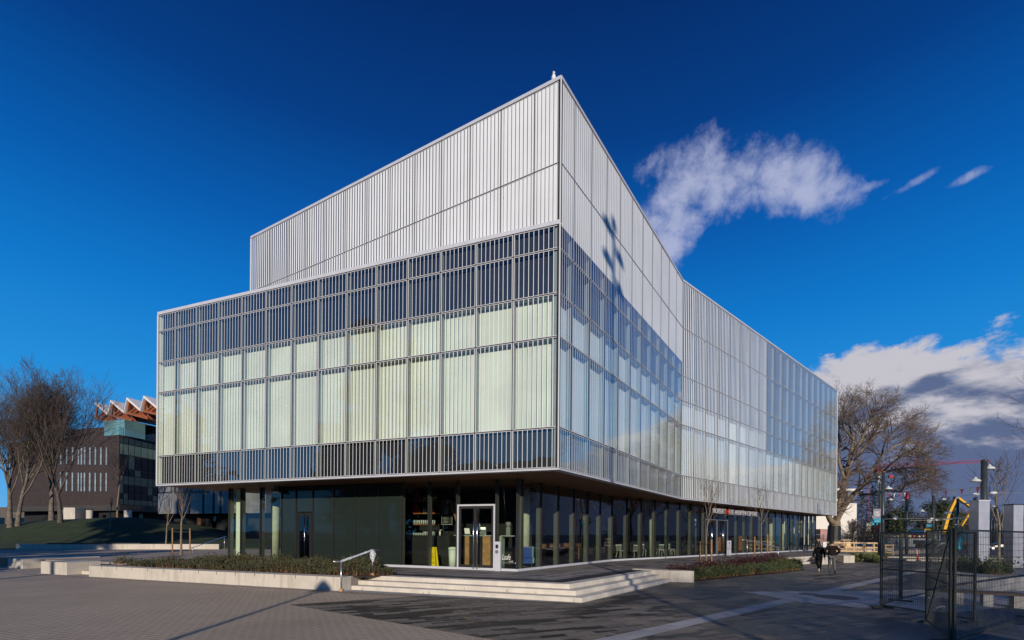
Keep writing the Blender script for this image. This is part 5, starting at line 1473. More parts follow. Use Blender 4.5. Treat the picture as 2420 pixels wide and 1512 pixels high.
def crown_tree(name, label, base, H, Rr, seed, group, m='needle2', n=2600, leaf=.55):
    """broad rounded evergreen: leaf clumps through an uneven volume"""
    r_ = random.Random(seed); base = Vector(base); tr, fo = MB(), MB()
    tr.tube([base, base + Vector((0, 0, H * .45)), base + Vector((.2, 0, H * .8))], [H * .022, H * .016, .05], 8)
    lobes = []
    for i in range(16):
        a = r_.uniform(0, 6.283); q = r_.uniform(.1, .72); z = r_.uniform(.25, .93)
        lim = math.sin(math.pi * min(1, z ** .8 * .93 + .06)) ** .6
        lobes.append((base + Vector((math.cos(a) * Rr * q * lim, math.sin(a) * Rr * q * lim, H * z)), Rr * r_.uniform(.25, .45)))
        tr.tube([base + Vector((0, 0, H * z * .6)), lobes[-1][0]], [.10, .03], 5)
    for _ in range(n):
        c, rr = r_.choice(lobes); v = Vector((r_.gauss(0, 1), r_.gauss(0, 1), r_.gauss(0, .8))).normalized() * rr * r_.uniform(.45, 1.05)
        p0 = c + v; d = Vector((r_.uniform(-1, 1), r_.uniform(-1, 1), r_.uniform(-.5, .7))).normalized(); s_ = d.cross(Vector((r_.uniform(-1, 1), r_.uniform(-1, 1), r_.uniform(-1, 1)))).normalized(); l_ = leaf * r_.uniform(.5, 1.2)
        fo.face([p0 - d * l_ * .6, p0 + s_ * l_ * .35, p0 + d * l_ * .6, p0 - s_ * l_ * .35])
    t_ = thing(name, label, 'tree', base, group); tr.build('trunk', M['bark'], t_, True); fo.build('crown', M[m], t_); return t_
# far trees beyond the street, right
far = [(2036, 1158, 120, 5.2, 'conifer', 'ragged dark conifer right of the white building'), (2062, 1145, 128, 4.8, 'conifer', 'tall dark conifer behind the banner pole'), (2098, 1172, 130, 4.5, 'conifer', 'dark conifer between the two nearest poles'),
       (2128, 1205, 120, 4.6, 'crown', 'dark rounded evergreen left of the pointed conifer'), (2143, 1166, 122, 5.6, 'conifer', 'pointed green conifer behind the red capped pole'), (2214, 1187, 135, 6.6, 'crown', 'broad dark evergreen behind the far banner'),
       (2236, 1192, 138, 6.0, 'crown', 'broad dark evergreen left of the pump boom'), (2305, 1172, 150, 6.5, 'conifer', 'dark conifer right of the pump boom tip'), (2352, 1192, 150, 6, 'conifer', 'dark conifer between the two pale pillars')]
for i, (x, y, d, r_, k, lab) in enumerate(far):
    top = W(x, y, d); H = top.z
    if k == 'conifer': conifer('conifer', lab, (top.x, top.y, 0), H, r_, 100 + i, 'evergreens beyond the street', 'needle', 30, 20, .42, .05, .8)
    else: crown_tree('evergreen_tree', lab, (top.x, top.y, 0), H, r_, 100 + i, 'evergreens beyond the street', 'needle2', 4200, .5)
fb_ = [(2012, 1230, 112, 'brown bare tree beside the white building'), (2088, 1215, 126, 'brown bare tree behind the banner'), (2178, 1218, 132, 'pale brown bare tree between the evergreens'), (2256, 1212, 140, 'brown bare tree behind the pump boom'), (2284, 1208, 142, 'brown bare tree below the pump tip'), (2322, 1222, 140, 'brown bare tree left of the nearer pillar'), (2372, 1215, 140, 'brown bare tree behind the row of poles'), (2420, 1212, 140, 'brown bare tree at the right edge')]
pt = None
for i, (x, y, d, lab) in enumerate(fb_):
    top = W(x, y, d); 
    if i < 2: pt = bare_tree('far_bare_tree', lab, (top.x, top.y, 0), top.z, .25, 130 + i, (8, 7, 6), 3, (0, 0), 'brown bare trees beyond the street', .2, 7, 'bark', spread=.6, minr=.035); pt['H'] = top.z
    else: dup(pt, (top.x, top.y, 0), i * 1.3, lab, scale=top.z / pt['H'])
# small bare tree behind the far pillar
p = W(2360, 1310, 34); bare_tree('young_tree', 'small bare street tree rising behind the farther pale pillar', (p.x, p.y, 0), 8.0, .09, 150, (7, 5, 3), 3, (0, 0), None, .3, 4, 'sapling', spread=.4, minr=.012)
# brown scrub under the big tree
p0, p1 = W(1990, 1262, 78), W(2062, 1262, 80)
b = Bare(8)
for i in range(60):
    x = p0.x + (p1.x - p0.x) * b.r.random(); y = p0.y + b.r.uniform(-1.5, 1.5)
    b.shoot(Vector((x, y, 0)), Vector((b.r.uniform(-.5, .5), b.r.uniform(-.5, .5), 1)), b.r.uniform(2.0, 3.6), .03, 2, 4, (0, 0, 6, 4), .05, .3, .6, minr=.02)
tag(b.twig.build('brown_shrubs', mat('brown shrub twigs', (.07, .05, .03), .9, .3, 2)), 'brown leafless scrub behind the car and lumber rails', 'shrubs', kind='stuff')

# ------------------------------------------------------------------ trees and masts of the street behind the viewer (seen as shadows and in the glass, some added to darken it)
crown_tree('plaza_evergreen', 'broad evergreen mirrored in the left windows', (-58, 12, 0), 18, 6.2, 301, 'evergreens behind the viewer', 'needle2', 2600, .7)
crown_tree('plaza_evergreen', 'tall broad evergreen mirrored in the middle windows', (-33.5, 3, 0), 25, 5.0, 302, 'evergreens behind the viewer', 'needle2', 3200, .9)
crown_tree('plaza_evergreen', 'second tall evergreen mirrored in the middle windows', (-38, -6, 0), 27, 5.2, 303, 'evergreens behind the viewer', 'needle2', 3000, .9)
for i, (x, y, h) in enumerate(((-80, 7, 21), (-82, 17, 20), (-78, 27, 18), (-80, -19, 25), (-84, -28, 27), (-86, -38, 26), (-88, -48, 25))):
    crown_tree('backdrop_evergreen', ['first', 'second', 'third', 'fourth', 'fifth', 'sixth', 'seventh'][i] + ' added evergreen of the far row mirrored dark in the lowest left windows', (x, y, 0), h, 6.0, 320 + i, 'added evergreen backdrop behind the viewer', 'needle', 1500, 1.1)  # unseen row added so the lowest windows mirror something dark
crown_tree('plaza_evergreen', 'added low evergreen closing a bright gap in the mirrored trees', (-44, -14, 0), 13, 7.5, 304, 'evergreens behind the viewer', 'needle2', 2400, .8)  # unseen tree added to hide a patch of mirrored sky
cb_ = thing('backdrop_building', 'added dark brick backdrop building behind the viewer mirrored in the lower left windows', 'building', (-50, -52, 0))  # unseen backdrop added to darken the reflections
mb = MB(); mb.box(-85, -28, -64, -52, 0, 19); mb.build('wall', M['brick'], cb_)
for i in range(18):
    for j in range(5):
        mb = MB(); mb.box(-83.5 + i * 3.1, -82 + i * 3.1, -51.99, -51.9, 1.6 + j * 3.5, 3.6 + j * 3.5); mb.build('window', M['win_dark'], cb_)
for i, (x, y, h) in enumerate(((46, 34, 17), (62, 40, 18), (58, 26, 15), (80, 50, 19), (100, 58, 19))):
    lab = ['bare street tree mirrored near the fold of the glass', 'bare street tree mirrored at the middle of the far facade', 'smaller bare street tree mirrored in the lower panels', 'bare street tree mirrored toward the far end', 'farthest bare street tree mirrored in the glass'][i]
    if i == 0: rt = bare_tree('street_tree', lab, (x, y, 0), h, .36, 160, (8, 7, 6, 4), 4, (0, 0), 'bare trees across the street', .22, 6, 'bark', spread=.6, minr=.016); rt['H'] = h
    else: dup(rt, (x, y, 0), i * 1.7, lab, scale=h / 17.0)

# ================================================================== STREET SIDE ON THE RIGHT
# ---- temporary fence panels
def fence_panel(label, a, b, h=2.05, z0=.08, dx=.055, dz=.15, brace=False, r=.0030):
    a, b = P2(a), P2(b); d = (b - a).normalized(); L = (b - a).length
    t_ = thing('fence_panel', label, 'fence', (a.x, a.y, 0), 'temporary fence panels')
    for p in (a, b):
        mb = MB(); mb.beam((p.x, p.y, z0), (p.x, p.y, z0 + h), .040); mb.build('post', M['fence_paint'], t_)
        mb = MB(); f_ = Vector((-d.y, d.x)) * .28; mb.beam((p.x - f_.x, p.y - f_.y, .035), (p.x + f_.x, p.y + f_.y, .035), .09, .05); mb.build('foot', M['fence_paint'], t_)
    for z in (z0 + .02, z0 + h * .5, z0 + h - .02):
        mb = MB(); p, q = a + d * .024, b - d * .024; mb.beam((p.x, p.y, z), (q.x, q.y, z), .036); mb.build('rail', M['fence_paint'], t_)
    mb = MB(); n = int(L / dx)
    for i in range(1, n):
        p = a + d * (L * i / n); mb.tube([(p.x, p.y, z0 + .03), (p.x, p.y, z0 + h - .03)], r, 3, 0, False)
    m = int(h / dz)
    for j in range(1, m):
        z = z0 + h * j / m; p, q = a + d * .02, b - d * .02; mb.tube([(p.x, p.y, z), (q.x, q.y, z)], r, 3, 0, False)
    mb.build('wire_mesh', M['fence_paint'], t_)
    if brace:
        mb = MB(); p, q = a + d * .05, b - d * .05; mb.tube([(p.x, p.y, z0 + .06), (q.x, q.y, z0 + h - .06)], .012, 6); mb.build('brace', M['black'], t_)
    return t_
fA_ = G(2080.7, 1437); fB_ = G(2301.5, 1473); fC_ = G(2126, 1421); fD_ = G(2230, 1400)
fence_panel('fence panel running from the left corner post toward the viewer behind the screened panel', fA_, fB_)
fence_panel('short fence panel folding back from the left corner post', fA_ + Vector((.06, .05, 0)), fC_)
fence_panel('far fence panel behind the orange bollard', fC_ + Vector((.06, .03, 0)), fD_)
n1_ = G(2188.7, 1472); nr = W(2246, 1270, 8.95); nr2 = W(2256, 1270, 8.9)
fence_panel('close fence panel with diagonal brace seen nearly edge on', n1_, nr, 2.10, .06, .045, .12, True, .0026)
e_ = Vector((12.9, 11.7, 0))
fence_panel('nearest fence panel with wide mesh at the right edge of the picture', nr2, e_, 2.10, .06, .10, .15, False, .0040)
mb = MB()
c_ = Vector((n1_.x, n1_.y, 0)).lerp(Vector((nr.x, nr.y, 0)), .55)
for k, (f_, z_, s_) in enumerate(((.42, 1.78, .10), (.36, .42, .09), (.12, .62, .07))):
    c_ = Vector((n1_.x, n1_.y, 0)).lerp(Vector((nr.x, nr.y, 0)), f_) + Vector((-.02, -.01, z_))
    pts = [c_, c_ + Vector((.05, -.06, .08)), c_ + Vector((.13, -.12, .10)), c_ + Vector((.10, -.12, .02))]
    m2 = MB(); m2.tube(pts, [.008, s_ * .3, s_ * .22, .006], 7)
    tag(m2.build('plastic_scrap', M['plastic_wrap']), ['torn clear plastic scrap near the top of the braced fence panel', 'torn clear plastic scrap low on the braced fence panel', 'small plastic scrap at the left post of the braced panel'][k], 'plastic scrap', 'plastic scraps on the fence')

# ---- poles with dome lamps
def lamp(t_, p, side, z, reach=.9, s=.29):
    d = Vector((1 if side > 0 else -1, -.12, 0)).normalized(); e = Vector((p.x, p.y, z)) + d * reach
    mb = MB(); mb.tube([(p.x, p.y, z), (e.x, e.y, z + .05)], .035, 6); mb.build('lamp_arm', M['dark_steel'], t_)
    mb = MB(); mb.lathe((e.x + d.x * s * .6, e.y, z - .05), [(s, -.05), (s * .98, -.02), (s * .78, .06), (s * .38, .12), (.08, .14), (.06, .22)], 16); mb.build('lamp_shade', M['lamp'], t_, True)
def pole(label, x, ytop, d, r=.13, lamps=(), name='street_pole', grp='street poles', m='dark_steel', square=False):
    top = W(x, ytop, d); t_ = thing(name, label, 'pole', (top.x, top.y, 0), grp)
    mb = MB()
    if square: mb.box(top.x - r, top.x + r, top.y - r, top.y + r, 0, top.z)
    else: mb.tube([(top.x, top.y, 0), (top.x, top.y, top.z)], [r, r * .92], 14)
    mb.build('shaft', M[m], t_, not square)
    mb = MB(); mb.lathe((top.x, top.y, top.z - .02), [(r * .96, 0), (r * .96, .05), (r * .5, .09)], 12); mb.build('cap', M['dark_steel'], t_)
    for side, y, *rest in lamps: lamp(t_, top, side, W(x, y, d).z, *(rest or [.9]))
    return t_, top
pS, p1 = pole('tall grey street pole at the left corner of the fence', 2086.5, 1115, 40, .135, [(1, 1153, .25)])
pole('dark square post just left of the tall grey street pole', 2079.5, 1142, 41, .10, [], square=True)
_, p2 = pole('street pole with a red cloth over its top', 2142.6, 1163, 55, .16, [(-1, 1221, 1.3)])
_, p3 = pole('street pole right of the far banner with one lamp each side', 2205, 1171, 60, .16, [(1, 1179, 1.0), (-1, 1207, 1.4)])
_, p4 = pole('street pole behind the pump boom', 2262.6, 1179, 65, .17, [(1, 1189, 1.0), (-1, 1212, 1.6)])
_, p5 = pole('thick steel pole standing out of the nearer pale pillar', 2325, 1088, 28.6, .165, [(1, 1104, .14, .27), (-1, 1134, .42, .27)], m='dark_steel')
for i, (x, y) in enumerate(((2309.5, 1186), (2341.7, 1199), (2354.5, 1193.5), (2349.5, 1203), (2362, 1208), (2368, 1211), (2374, 1213), (2379, 1214.5), (2384, 1217))):
    d = 5.9 * F / (1269 - y); pole(['street pole hidden behind the nearer pale pillar', 'street pole just right of the nearer pillar', 'taller street pole between the two pillars', 'street pole left of the row between the pillars', 'first pole of the receding row', 'second pole of the receding row', 'third pole of the receding row', 'fourth pole of the receding row', 'last pole of the receding row'][i], x, y, d, .17, [(-1, y + 3, .5)] if i else [])
mb = MB(); mb.lathe((p2.x, p2.y, p2.z - .75), [(.20, 0), (.19, .5), (.18, .80), (.02, .86)], 12); tag(mb.build('red_cloth', M['red']), 'red cloth wrapped over the top of a street pole', 'cloth')

# ---- banners
def banner(label, x0, x1, y0, y1, d, m='mauve', gradient=True):
    a, b = W(x0, y1, d), W(x1, y0, d); t_ = thing('pole_banner', label, 'banner', (b.x, b.y, b.z), 'banners on the poles')
    h = b.z - a.z; yy = a.y
    mb = MB(); mb.box(a.x, b.x, yy - .012, yy + .012, a.z + h * .30, b.z); mb.build('banner_cloth', M[m], t_)
    mb = MB(); mb.box(a.x, b.x, yy - .0125, yy + .0125, a.z, a.z + h * .298); mb.build('teal_hem', M['teal'], t_)
    wd = b.x - a.x
    mwh = M.setdefault('sign_white', mat('white print', (.78, .78, .78), .6, .02))
    cx_ = (a.x + b.x) / 2
    text_mesh('lettering', 'UBC', mwh, t_, (cx_, yy - .016, a.z + h * .66), (1, 0, 0), (0, 0, 1), wd * .40, .004, 1.05, 'CENTER')
    text_mesh('lettering', '100', mwh, t_, (cx_, yy - .016, a.z + h * .47), (1, 0, 0), (0, 0, 1), wd * .40, .004, 1.15, 'CENTER')
    text_mesh('web_address', 'ubc100.ca', mwh, t_, (cx_, yy - .017, a.z + h * .08), (1, 0, 0), (0, 0, 1), wd * .13, .004, 1.1, 'CENTER')
    mb = MB()
    for z in (b.z + .02, a.z - .02): mb.tube([(a.x, yy, z), (b.x + .25, yy, z)], .015, 5)
    mb.build('banner_rod', M['dark_steel'], t_)
banner('grey and teal centenary banner on the nearest street pole', 2062.7, 2080.7, 1202, 1234.5, 40)
banner('darker centenary banner half hidden behind the grey one', 2058.5, 2074, 1214, 1240.5, 41.5, 'navy')
banner('dark centenary banner on the pole left of the pump', 2188.5, 2202, 1224, 1245, 60, 'navy')
banner('dim centenary banner left of the nearer pale pillar', 2296, 2307, 1229, 1245, 62, 'navy')

# ---- wires and pennants
def wire(label, pts, r=.012, ins=()):
    t_ = thing('overhead_wire', label, 'wire', pts[0], 'overhead wires'); mb = MB(); mb.tube(pts, r, 5); mb.build('cable', M['grey'], t_)
    for f_ in ins:
        i = f_ * (len(pts) - 1); k = int(min(i, len(pts) - 2)); q = Vector(pts[k]).lerp(Vector(pts[k + 1]), i - k); m2 = MB()
        m2.ell((q.x, q.y, q.z), (.22, .1, .09), 8, 5); m2.build('insulator', M['lamp'], t_)
P_ = lambda x, y, d: W(x, y, d)
wire('pale span wire from the nearest street pole to the nearer pillar', [P_(2087, 1226, 40), P_(2200, 1225, 52), P_(2325, 1222, 62)], .02, (.1, .5))
wire('span wire crossing in front of the pump boom', [P_(2205, 1241, 60), P_(2262, 1239, 62), P_(2326, 1238, 62)], .02, (.45,))
wire('trolley wire with fittings behind the pump boom', [P_(2150, 1230, 60), P_(2205, 1229, 60), P_(2260, 1226, 60), P_(2330, 1220, 55)], .025, (.3, .38, .5, .58, .7, .8))
wire('wire from the thick steel pole to the right edge', [P_(2326, 1164.5, 28.6), P_(2375, 1164.5, 28.2), P_(2500, 1164, 27)], .012, (.22, .9))
wire('wire from the thick steel pole sagging to the left', [P_(2322, 1165, 28.6), P_(2270, 1172, 38), P_(2205, 1178, 60)], .014, (.12,))
wire('trolley wires right of the nearer pillar', [P_(2337, 1196, 70), P_(2420, 1192, 50)], .03, (.1, .25, .6))
wire('thin span wire between the nearest and red capped poles', [P_(2087, 1181, 40), P_(2115, 1180, 47), P_(2142, 1182, 55)], .014, (.3, .85))
s0_, s1_, s2_ = P_(2087, 1165, 40), P_(2143, 1163.5, 46), P_(2325, 1148, 28.8)
def seg(f_):
    if f_ < .35: return s0_.lerp(s1_, f_ / .35) + Vector((0, 0, -.05 * math.sin(math.pi * f_ / .35)))
    u_ = (f_ - .35) / .65; return s1_.lerp(s2_, u_) + Vector((0, 0, -.12 * math.sin(math.pi * u_)))
pn = thing('pennant_string', 'string of red and white pennants hung between the street poles', 'pennants', s0_)
mb = MB(); mb.tube([seg(i / 24) for i in range(25)], .008, 4); mb.build('cord', M['white'], pn)
random.seed(2)
fs_ = [.06, .14, .22, .30, .345, .42, .49, .555, .62, .68, .74, .80, .855, .91, .955, .985]
for i, f_ in enumerate(fs_):
    a = seg(f_); b = seg(min(1, f_ + .022 * (1.1 if f_ > .5 else 1.0))); w_ = (b - a); dn = Vector((rnd(-.1, .1), rnd(-.1, .1), -1)) * rnd(.34, .46)
    mb = MB(); m_ = (a + b) / 2; o = Vector((0, .006, 0))
    mb.hexa([a - o, a + o, b + o, b - o][::-1], [m_ + dn - o * .9, m_ + dn + o * .9, m_ + dn + o * .9 + Vector((.01, 0, 0)), m_ + dn - o * .9 + Vector((.01, 0, 0))][::-1])
    mb.build('pennant', M['red'] if i % 2 == 0 else M['white'], pn)

# ---- pale clad pillars on the seat wall
def pillar(label, x0, x1, yt, yb, d, capm):
    a, b = W(x0, yb, d), W(x1, yt, d); t_ = thing('clad_pillar', label, 'pillar', (a.x, a.y, 0), 'pale clad pillars')
    mb = MB(); mb.box(a.x, b.x, a.y, a.y + .6, a.z, b.z); o = mb.build('cladding', M['pillar'], t_)
    for k in range(1, 7):
        z = a.z + (b.z - a.z) * k / 7; m2 = MB(); m2.box(a.x - .004, b.x + .004, a.y - .004, a.y + .604, z - .006, z + .006); m2.build('seam', M['cap'], t_)
    mb = MB(); mb.box(a.x + .05, b.x - .05, a.y + .05, a.y + .55, 0, a.z - .001); mb.build('base', M['dark_steel'], t_)
    mb = MB(); mb.box(a.x - .03, b.x + .03, a.y - .03, a.y + .63, b.z + .001, b.z + .07); mb.build('cap', M[capm], t_)
pillar('nearer pale clad pillar with a thick steel pole rising from it', 2311, 2338, 1184, 1349, 28, 'cap')
pillar('farther pale clad pillar with a dark cap near the right edge', 2393.5, 2418, 1193, 1341, 30, 'dark_steel')
# curved concrete seat wall and timber bench
sw = thing('seat_wall', 'long curved concrete seat wall behind the nearest fence panel', 'wall', (18, 18, 0))
mb = MB(); pts = [P2(G(2236, 1392)), P2(G(2300, 1396)), P2(G(2380, 1397)), P2(G(2500, 1394))]; back = [P2(p) * (1 + 5.0 / p[1]) for p in pts]
mb.prism(pts + back[::-1], 0, .52); o = mb.build('wall_body', M['concrete_grey'], sw)
tb = thing('timber_bench', 'low brown timber bench behind the fence panels', 'bench', (11, 14, 0))
b0, b1 = P2(G(2190, 1424)), P2(G(2420, 1440)); bd_ = (b1 - b0).normalized(); bn_ = Vector((-bd_.y, bd_.x))
for k in range(4):
    mb = MB(); mb.prism([b0 + bn_ * (.15 * k), b1 + bn_ * (.15 * k), b1 + bn_ * (.15 * k + .14), b0 + bn_ * (.15 * k + .14)], .36, .42); mb.build('slat', mat('weathered brown slat', (.10, .065, .05), .8, .2, 6) if k == 0 else bpy.data.materials['weathered brown slat'], tb)
for f_ in (.05, .35, .65, .95):
    c_ = b0 + (b1 - b0) * f_; mb = MB(); mb.prism([c_ - bd_ * .1, c_ + bd_ * .1, c_ + bd_ * .1 + bn_ * .55, c_ - bd_ * .1 + bn_ * .55], 0, .358); mb.build('leg', M['concrete_grey'], tb)
g0, g1 = P2(G(2345, 1360, .5)), P2(G(2398, 1360, .5))
sprig_bed('shrub_clump', 'green shrubs between the two pale pillars', [g0, g1, g1 + Vector((1.2, 3.5)), g0 + Vector((1.2, 3.5))], lambda x, y: .5, .8, 700, [M['juniper'], M['stake']], .075, .7)
# white kerb and road
k0, k1 = P2(G(2142, 1325)), P2(G(2560, 1332)); kd = (k1 - k0).normalized(); kn = Vector((-kd.y, kd.x))
mb = MB(); mb.prism([k0, k1, k1 + kn * .5, k0 + kn * .5], 0, .13); struct('kerb', mb, M['concrete'])
mb = MB(); mb.prism([k0 + kn * 6, k1 + kn * 6.0, k1 + kn * 6.5, k0 + kn * 6.5], 0, .13); struct('far_kerb', mb, M['concrete'])
sheet('road', [k0 + kn * .5 - kd * 60, k1 + kn * .5 + kd * 200, k1 + kn * 400 + kd * 200, k0 + kn * 400 - kd * 30], .006, M['asphalt'])

# ---- orange bollard
b_ = G(2169.5, 1325.5); tp = W(2164, 1297, b_.y - .1); ax = Vector((tp.x - b_.x, tp.y - b_.y, 1.02))
ob_ = thing('traffic_bollard', 'leaning orange traffic bollard with white bands behind the fence', 'bollard', b_)
mb = MB(); mb.tube([b_ + ax * .04, b_ + ax * .97, b_ + ax], [.075, .055, .02], 12); mb.build('tube', M['orange'], ob_, True)
for f_ in (.62, .80):
    mb = MB(); mb.tube([b_ + ax * f_, b_ + ax * (f_ + .10)], [.071, .068], 12); mb.build('band', M['white'], ob_, True)
mb = MB(); mb.lathe((b_.x, b_.y, 0), [(.20, .012), (.20, .05), (.08, .08)], 12); mb.build('base', M['black'], ob_)

# ---- lumber railings
def lumber_rail(label, a, b, z, posts, heights=(.12, .50, .93), h=1.0, name='lumber_railing'):
    a, b = P2(a), P2(b); t_ = thing(name, label, 'railing', (a.x, a.y, z), 'lumber railings')
    d = (b - a).normalized(); n = Vector((d.y, -d.x))
    for f_ in posts:
        p = a + (b - a) * f_; mb = MB(); mb.beam((p.x, p.y, z), (p.x, p.y, z + h), .09, .05); mb.build('post', M['lumber'], t_)
    for k, hh in enumerate(heights):
        mb = MB(); o = n * .06; mb.beam((a.x + o.x, a.y + o.y, z + hh), (b.x + o.x, b.y + o.y, z + hh), .038, .12); mb.build('rail', M['lumber'], t_)
lumber_rail('fresh lumber railing across the end of the terrace behind the walking people', W(1931, 1300, 47.5), W(2072, 1300, 46), ZP, (.01, .10, .22, .38, .49, .62, .77, .80, .95))
lumber_rail('second lumber railing stepping down behind the dark pole', W(2074, 1300, 50), W(2110, 1300, 52), 0, (.02, .5, .98), h=1.2, heights=(.3, .75, 1.1))
lumber_rail('far lumber railing beyond the large bare tree', W(1929, 1280, 66), W(2010, 1280, 68), 0, (.05, .3, .55, .8), h=1.6, heights=(.8, 1.5))
mb = MB(); a, b = W(1995, 1297, 55), W(2050, 1297, 55)
for k in range(5): mb.beam((a.x, a.y + .2 * k, .10 + .12 * k), (b.x + .3 * k, b.y + .2 * k, .12 + .12 * k), .2, .05)
tag(mb.build('lumber_stack', M['lumber']), 'stack of loose boards behind the lumber railing', 'boards')
a = W(2004, 1287, 46); mb = MB(); mb.box(a.x - .2, a.x + .2, a.y - .03, a.y - .01, ZP + .45, ZP + 1.05)
tag(mb.build('notice_board', M['lumber']), 'blank plywood notice fixed to the lumber railing', 'sign')
a = W(1949, 1284, 46.6); mb = MB(); mb.box(a.x - .22, a.x + .22, a.y - .03, a.y - .01, ZP + .5, ZP + 1.0); tag(mb.build('notice_board', M['white']), 'white notice on the lumber railing left of the taller person', 'sign')
# chain link fence far
cf = thing('chain_link_fence', 'grey chain link fence behind the white car', 'fence', (W(1930, 1265, 88).x, 88, 0))
a, b = W(1925, 1263, 88), W(2080, 1263, 90)
for i in range(9):
    p = a.lerp(b, i / 8); mb = MB(); mb.tube([(p.x, p.y, 0), (p.x, p.y, 2.35)], .05, 6); mb.build('post', M['lamp'], cf)
mb = MB(); mb.tube([(a.x, a.y, 2.3), (b.x, b.y, 2.3)], .03, 5); mb.build('rail', M['lamp'], cf)
mb = MB()
for i in range(90):
    p = a.lerp(b, i / 90); q = a.lerp(b, min(1, (i + 8) / 90)); mb.tube([(p.x, p.y, .1), (q.x, q.y, 2.3)], .006, 3, 0, False); mb.tube([(p.x, p.y, 2.3), (q.x, q.y, .1)], .006, 3, 0, False)
mb.build('wire_mesh', M['grey'], cf)

# ---- vehicles
def car(label, p, rz, bm, kind='suv', name='parked_car', s=1.0, cat='car'):
    """rear faces -Y at rz = 0"""
    t_ = thing(name, label, cat, (0, 0, 0))
    W_, L_ = .92, 4.6
    mb = MB()
    prof = {'suv': [(0, .38), (0.02, .75), (.06, 1.02), (.28, 1.62), (.50, 1.68), (2.2, 1.68), (3.05, 1.10), (4.4, .96), (4.6, .70), (4.6, .38)],
            'pickup': [(0, .45), (0, 1.05), (1.75, 1.05), (1.85, 1.10), (2.1, 1.72), (3.0, 1.74), (3.6, 1.15), (5.0, 1.02), (5.1, .75), (5.1, .45)]}[kind]
    n = len(prof)
    for sx_ in (1,):
        left = [(-W_ * (1 if z < 1.1 else .80), y - L_ / 2, z) for y, z in prof]; right = [(W_ * (1 if z < 1.1 else .80), y - L_ / 2, z) for y, z in prof]
        i0 = len(mb.v); mb.v += left + right
        mb.f.append(tuple(range(i0, i0 + n))); mb.m.append(0); mb.f.append(tuple(i0 + n + n - 1 - k for k in range(n))); mb.m.append(0)
        for k in range(n):
            k2 = (k + 1) % n; mb.f.append((i0 + k2, i0 + k, i0 + n + k, i0 + n + k2)); mb.m.append(0)
    o = mb.build('body', bm, t_); bv = o.modifiers.new('edge', 'BEVEL'); bv.width = .05; bv.segments = 3
    cg = M.setdefault('car_glass', mat('dark car glass', (.02, .02, .022), .05, .1, spec=1))
    if kind == 'suv':
        mb = MB(); y0 = -L_ / 2; q = lambda x, f_: (x, y0 + .06 + .22 * f_ - .014, 1.02 + .60 * f_ - .002)
        mb.face([q(-.66, .16), q(.66, .16), q(.60, .88), q(-.60, .88)]); mb.build('rear_window', cg, t_)
        mb = MB(); mb.box(-.34, .34, y0 - .012, y0 + .04, .74, .84); mb.build('number_plate', M['black'], t_)
        mb = MB(); mb.box(-.88, .88, y0 - .05, y0 + .2, .32, .52); mb.build('bumper', M['black'], t_)
    for sx_ in (-1, 1):
        mb = MB(); ys_ = -L_ / 2
        mb.box(sx_ * .78 - .1, sx_ * .78 + .1, ys_ - .006, ys_ + .08, .80, 1.02); mb.build('tail_light', M['red'], t_)
        mb = MB(); x_ = sx_ * (W_ * .84); a0, a1 = (-.3, 1.5) if kind == 'suv' else (.0, 1.0)
        mb.face([(sx_ * W_ * .905, -1.9 if kind == 'suv' else -.2, 1.16), (sx_ * W_ * .905, .6, 1.16), (sx_ * W_ * .82, .1, 1.56), (sx_ * W_ * .82, -1.75 if kind == 'suv' else -.05, 1.56)]); mb.build('side_window', cg, t_)
        for y_ in (-1.42, 1.42):
            mb = MB(); mb.tube([(sx_ * .93, y_, .34), (sx_ * .70, y_, .34)], .34, 16); w_ = mb.build('wheel', M['tyre'], t_)
            mb = MB(); mb.tube([(sx_ * .945, y_, .34), (sx_ * .931, y_, .34)], .20, 12); mb.build('rim', M['steel'], w_)
    t_.location = p; t_.rotation_euler = (0, 0, rz); t_.scale = (s,) * 3
    return t_
CW = mat('white car paint', (.78, .77, .76), .25, .02); CD = mat('dark car paint', (.02, .022, .028), .2, .02); CY = mat('yellow car paint', (.75, .48, .03), .3, .02)
p = W(2055, 1290, 82); car('white car seen from behind beyond the lumber railing', (p.x, p.y, 0), -.15, CW)
p = W(2176, 1262, 120); car('dark pickup truck on the building site', (p.x, p.y, .9), 1.45, CD, 'pickup', 'pickup_truck', 1.0, 'pickup truck')
p = W(2125, 1262, 125); car('yellow pickup truck on the building site', (p.x, p.y, .9), .1, CY, 'pickup', 'pickup_truck', 1, 'pickup truck')
p = W(2105.5, 1262, 128); car('white pickup truck on the building site', (p.x, p.y, .9), .1, CW, 'pickup', 'pickup_truck', 1, 'pickup truck')
p = W(2366, 1270, 76); car('dark car parked on the street between the pale pillars', (p.x, p.y, 0), 1.2, CD, 'suv', 'parked_car')
p = W(2384, 1268, 92); car('dark car farther along the street by the farther pillar', (p.x, p.y, 0), 1.2, CD, 'suv', 'parked_car')

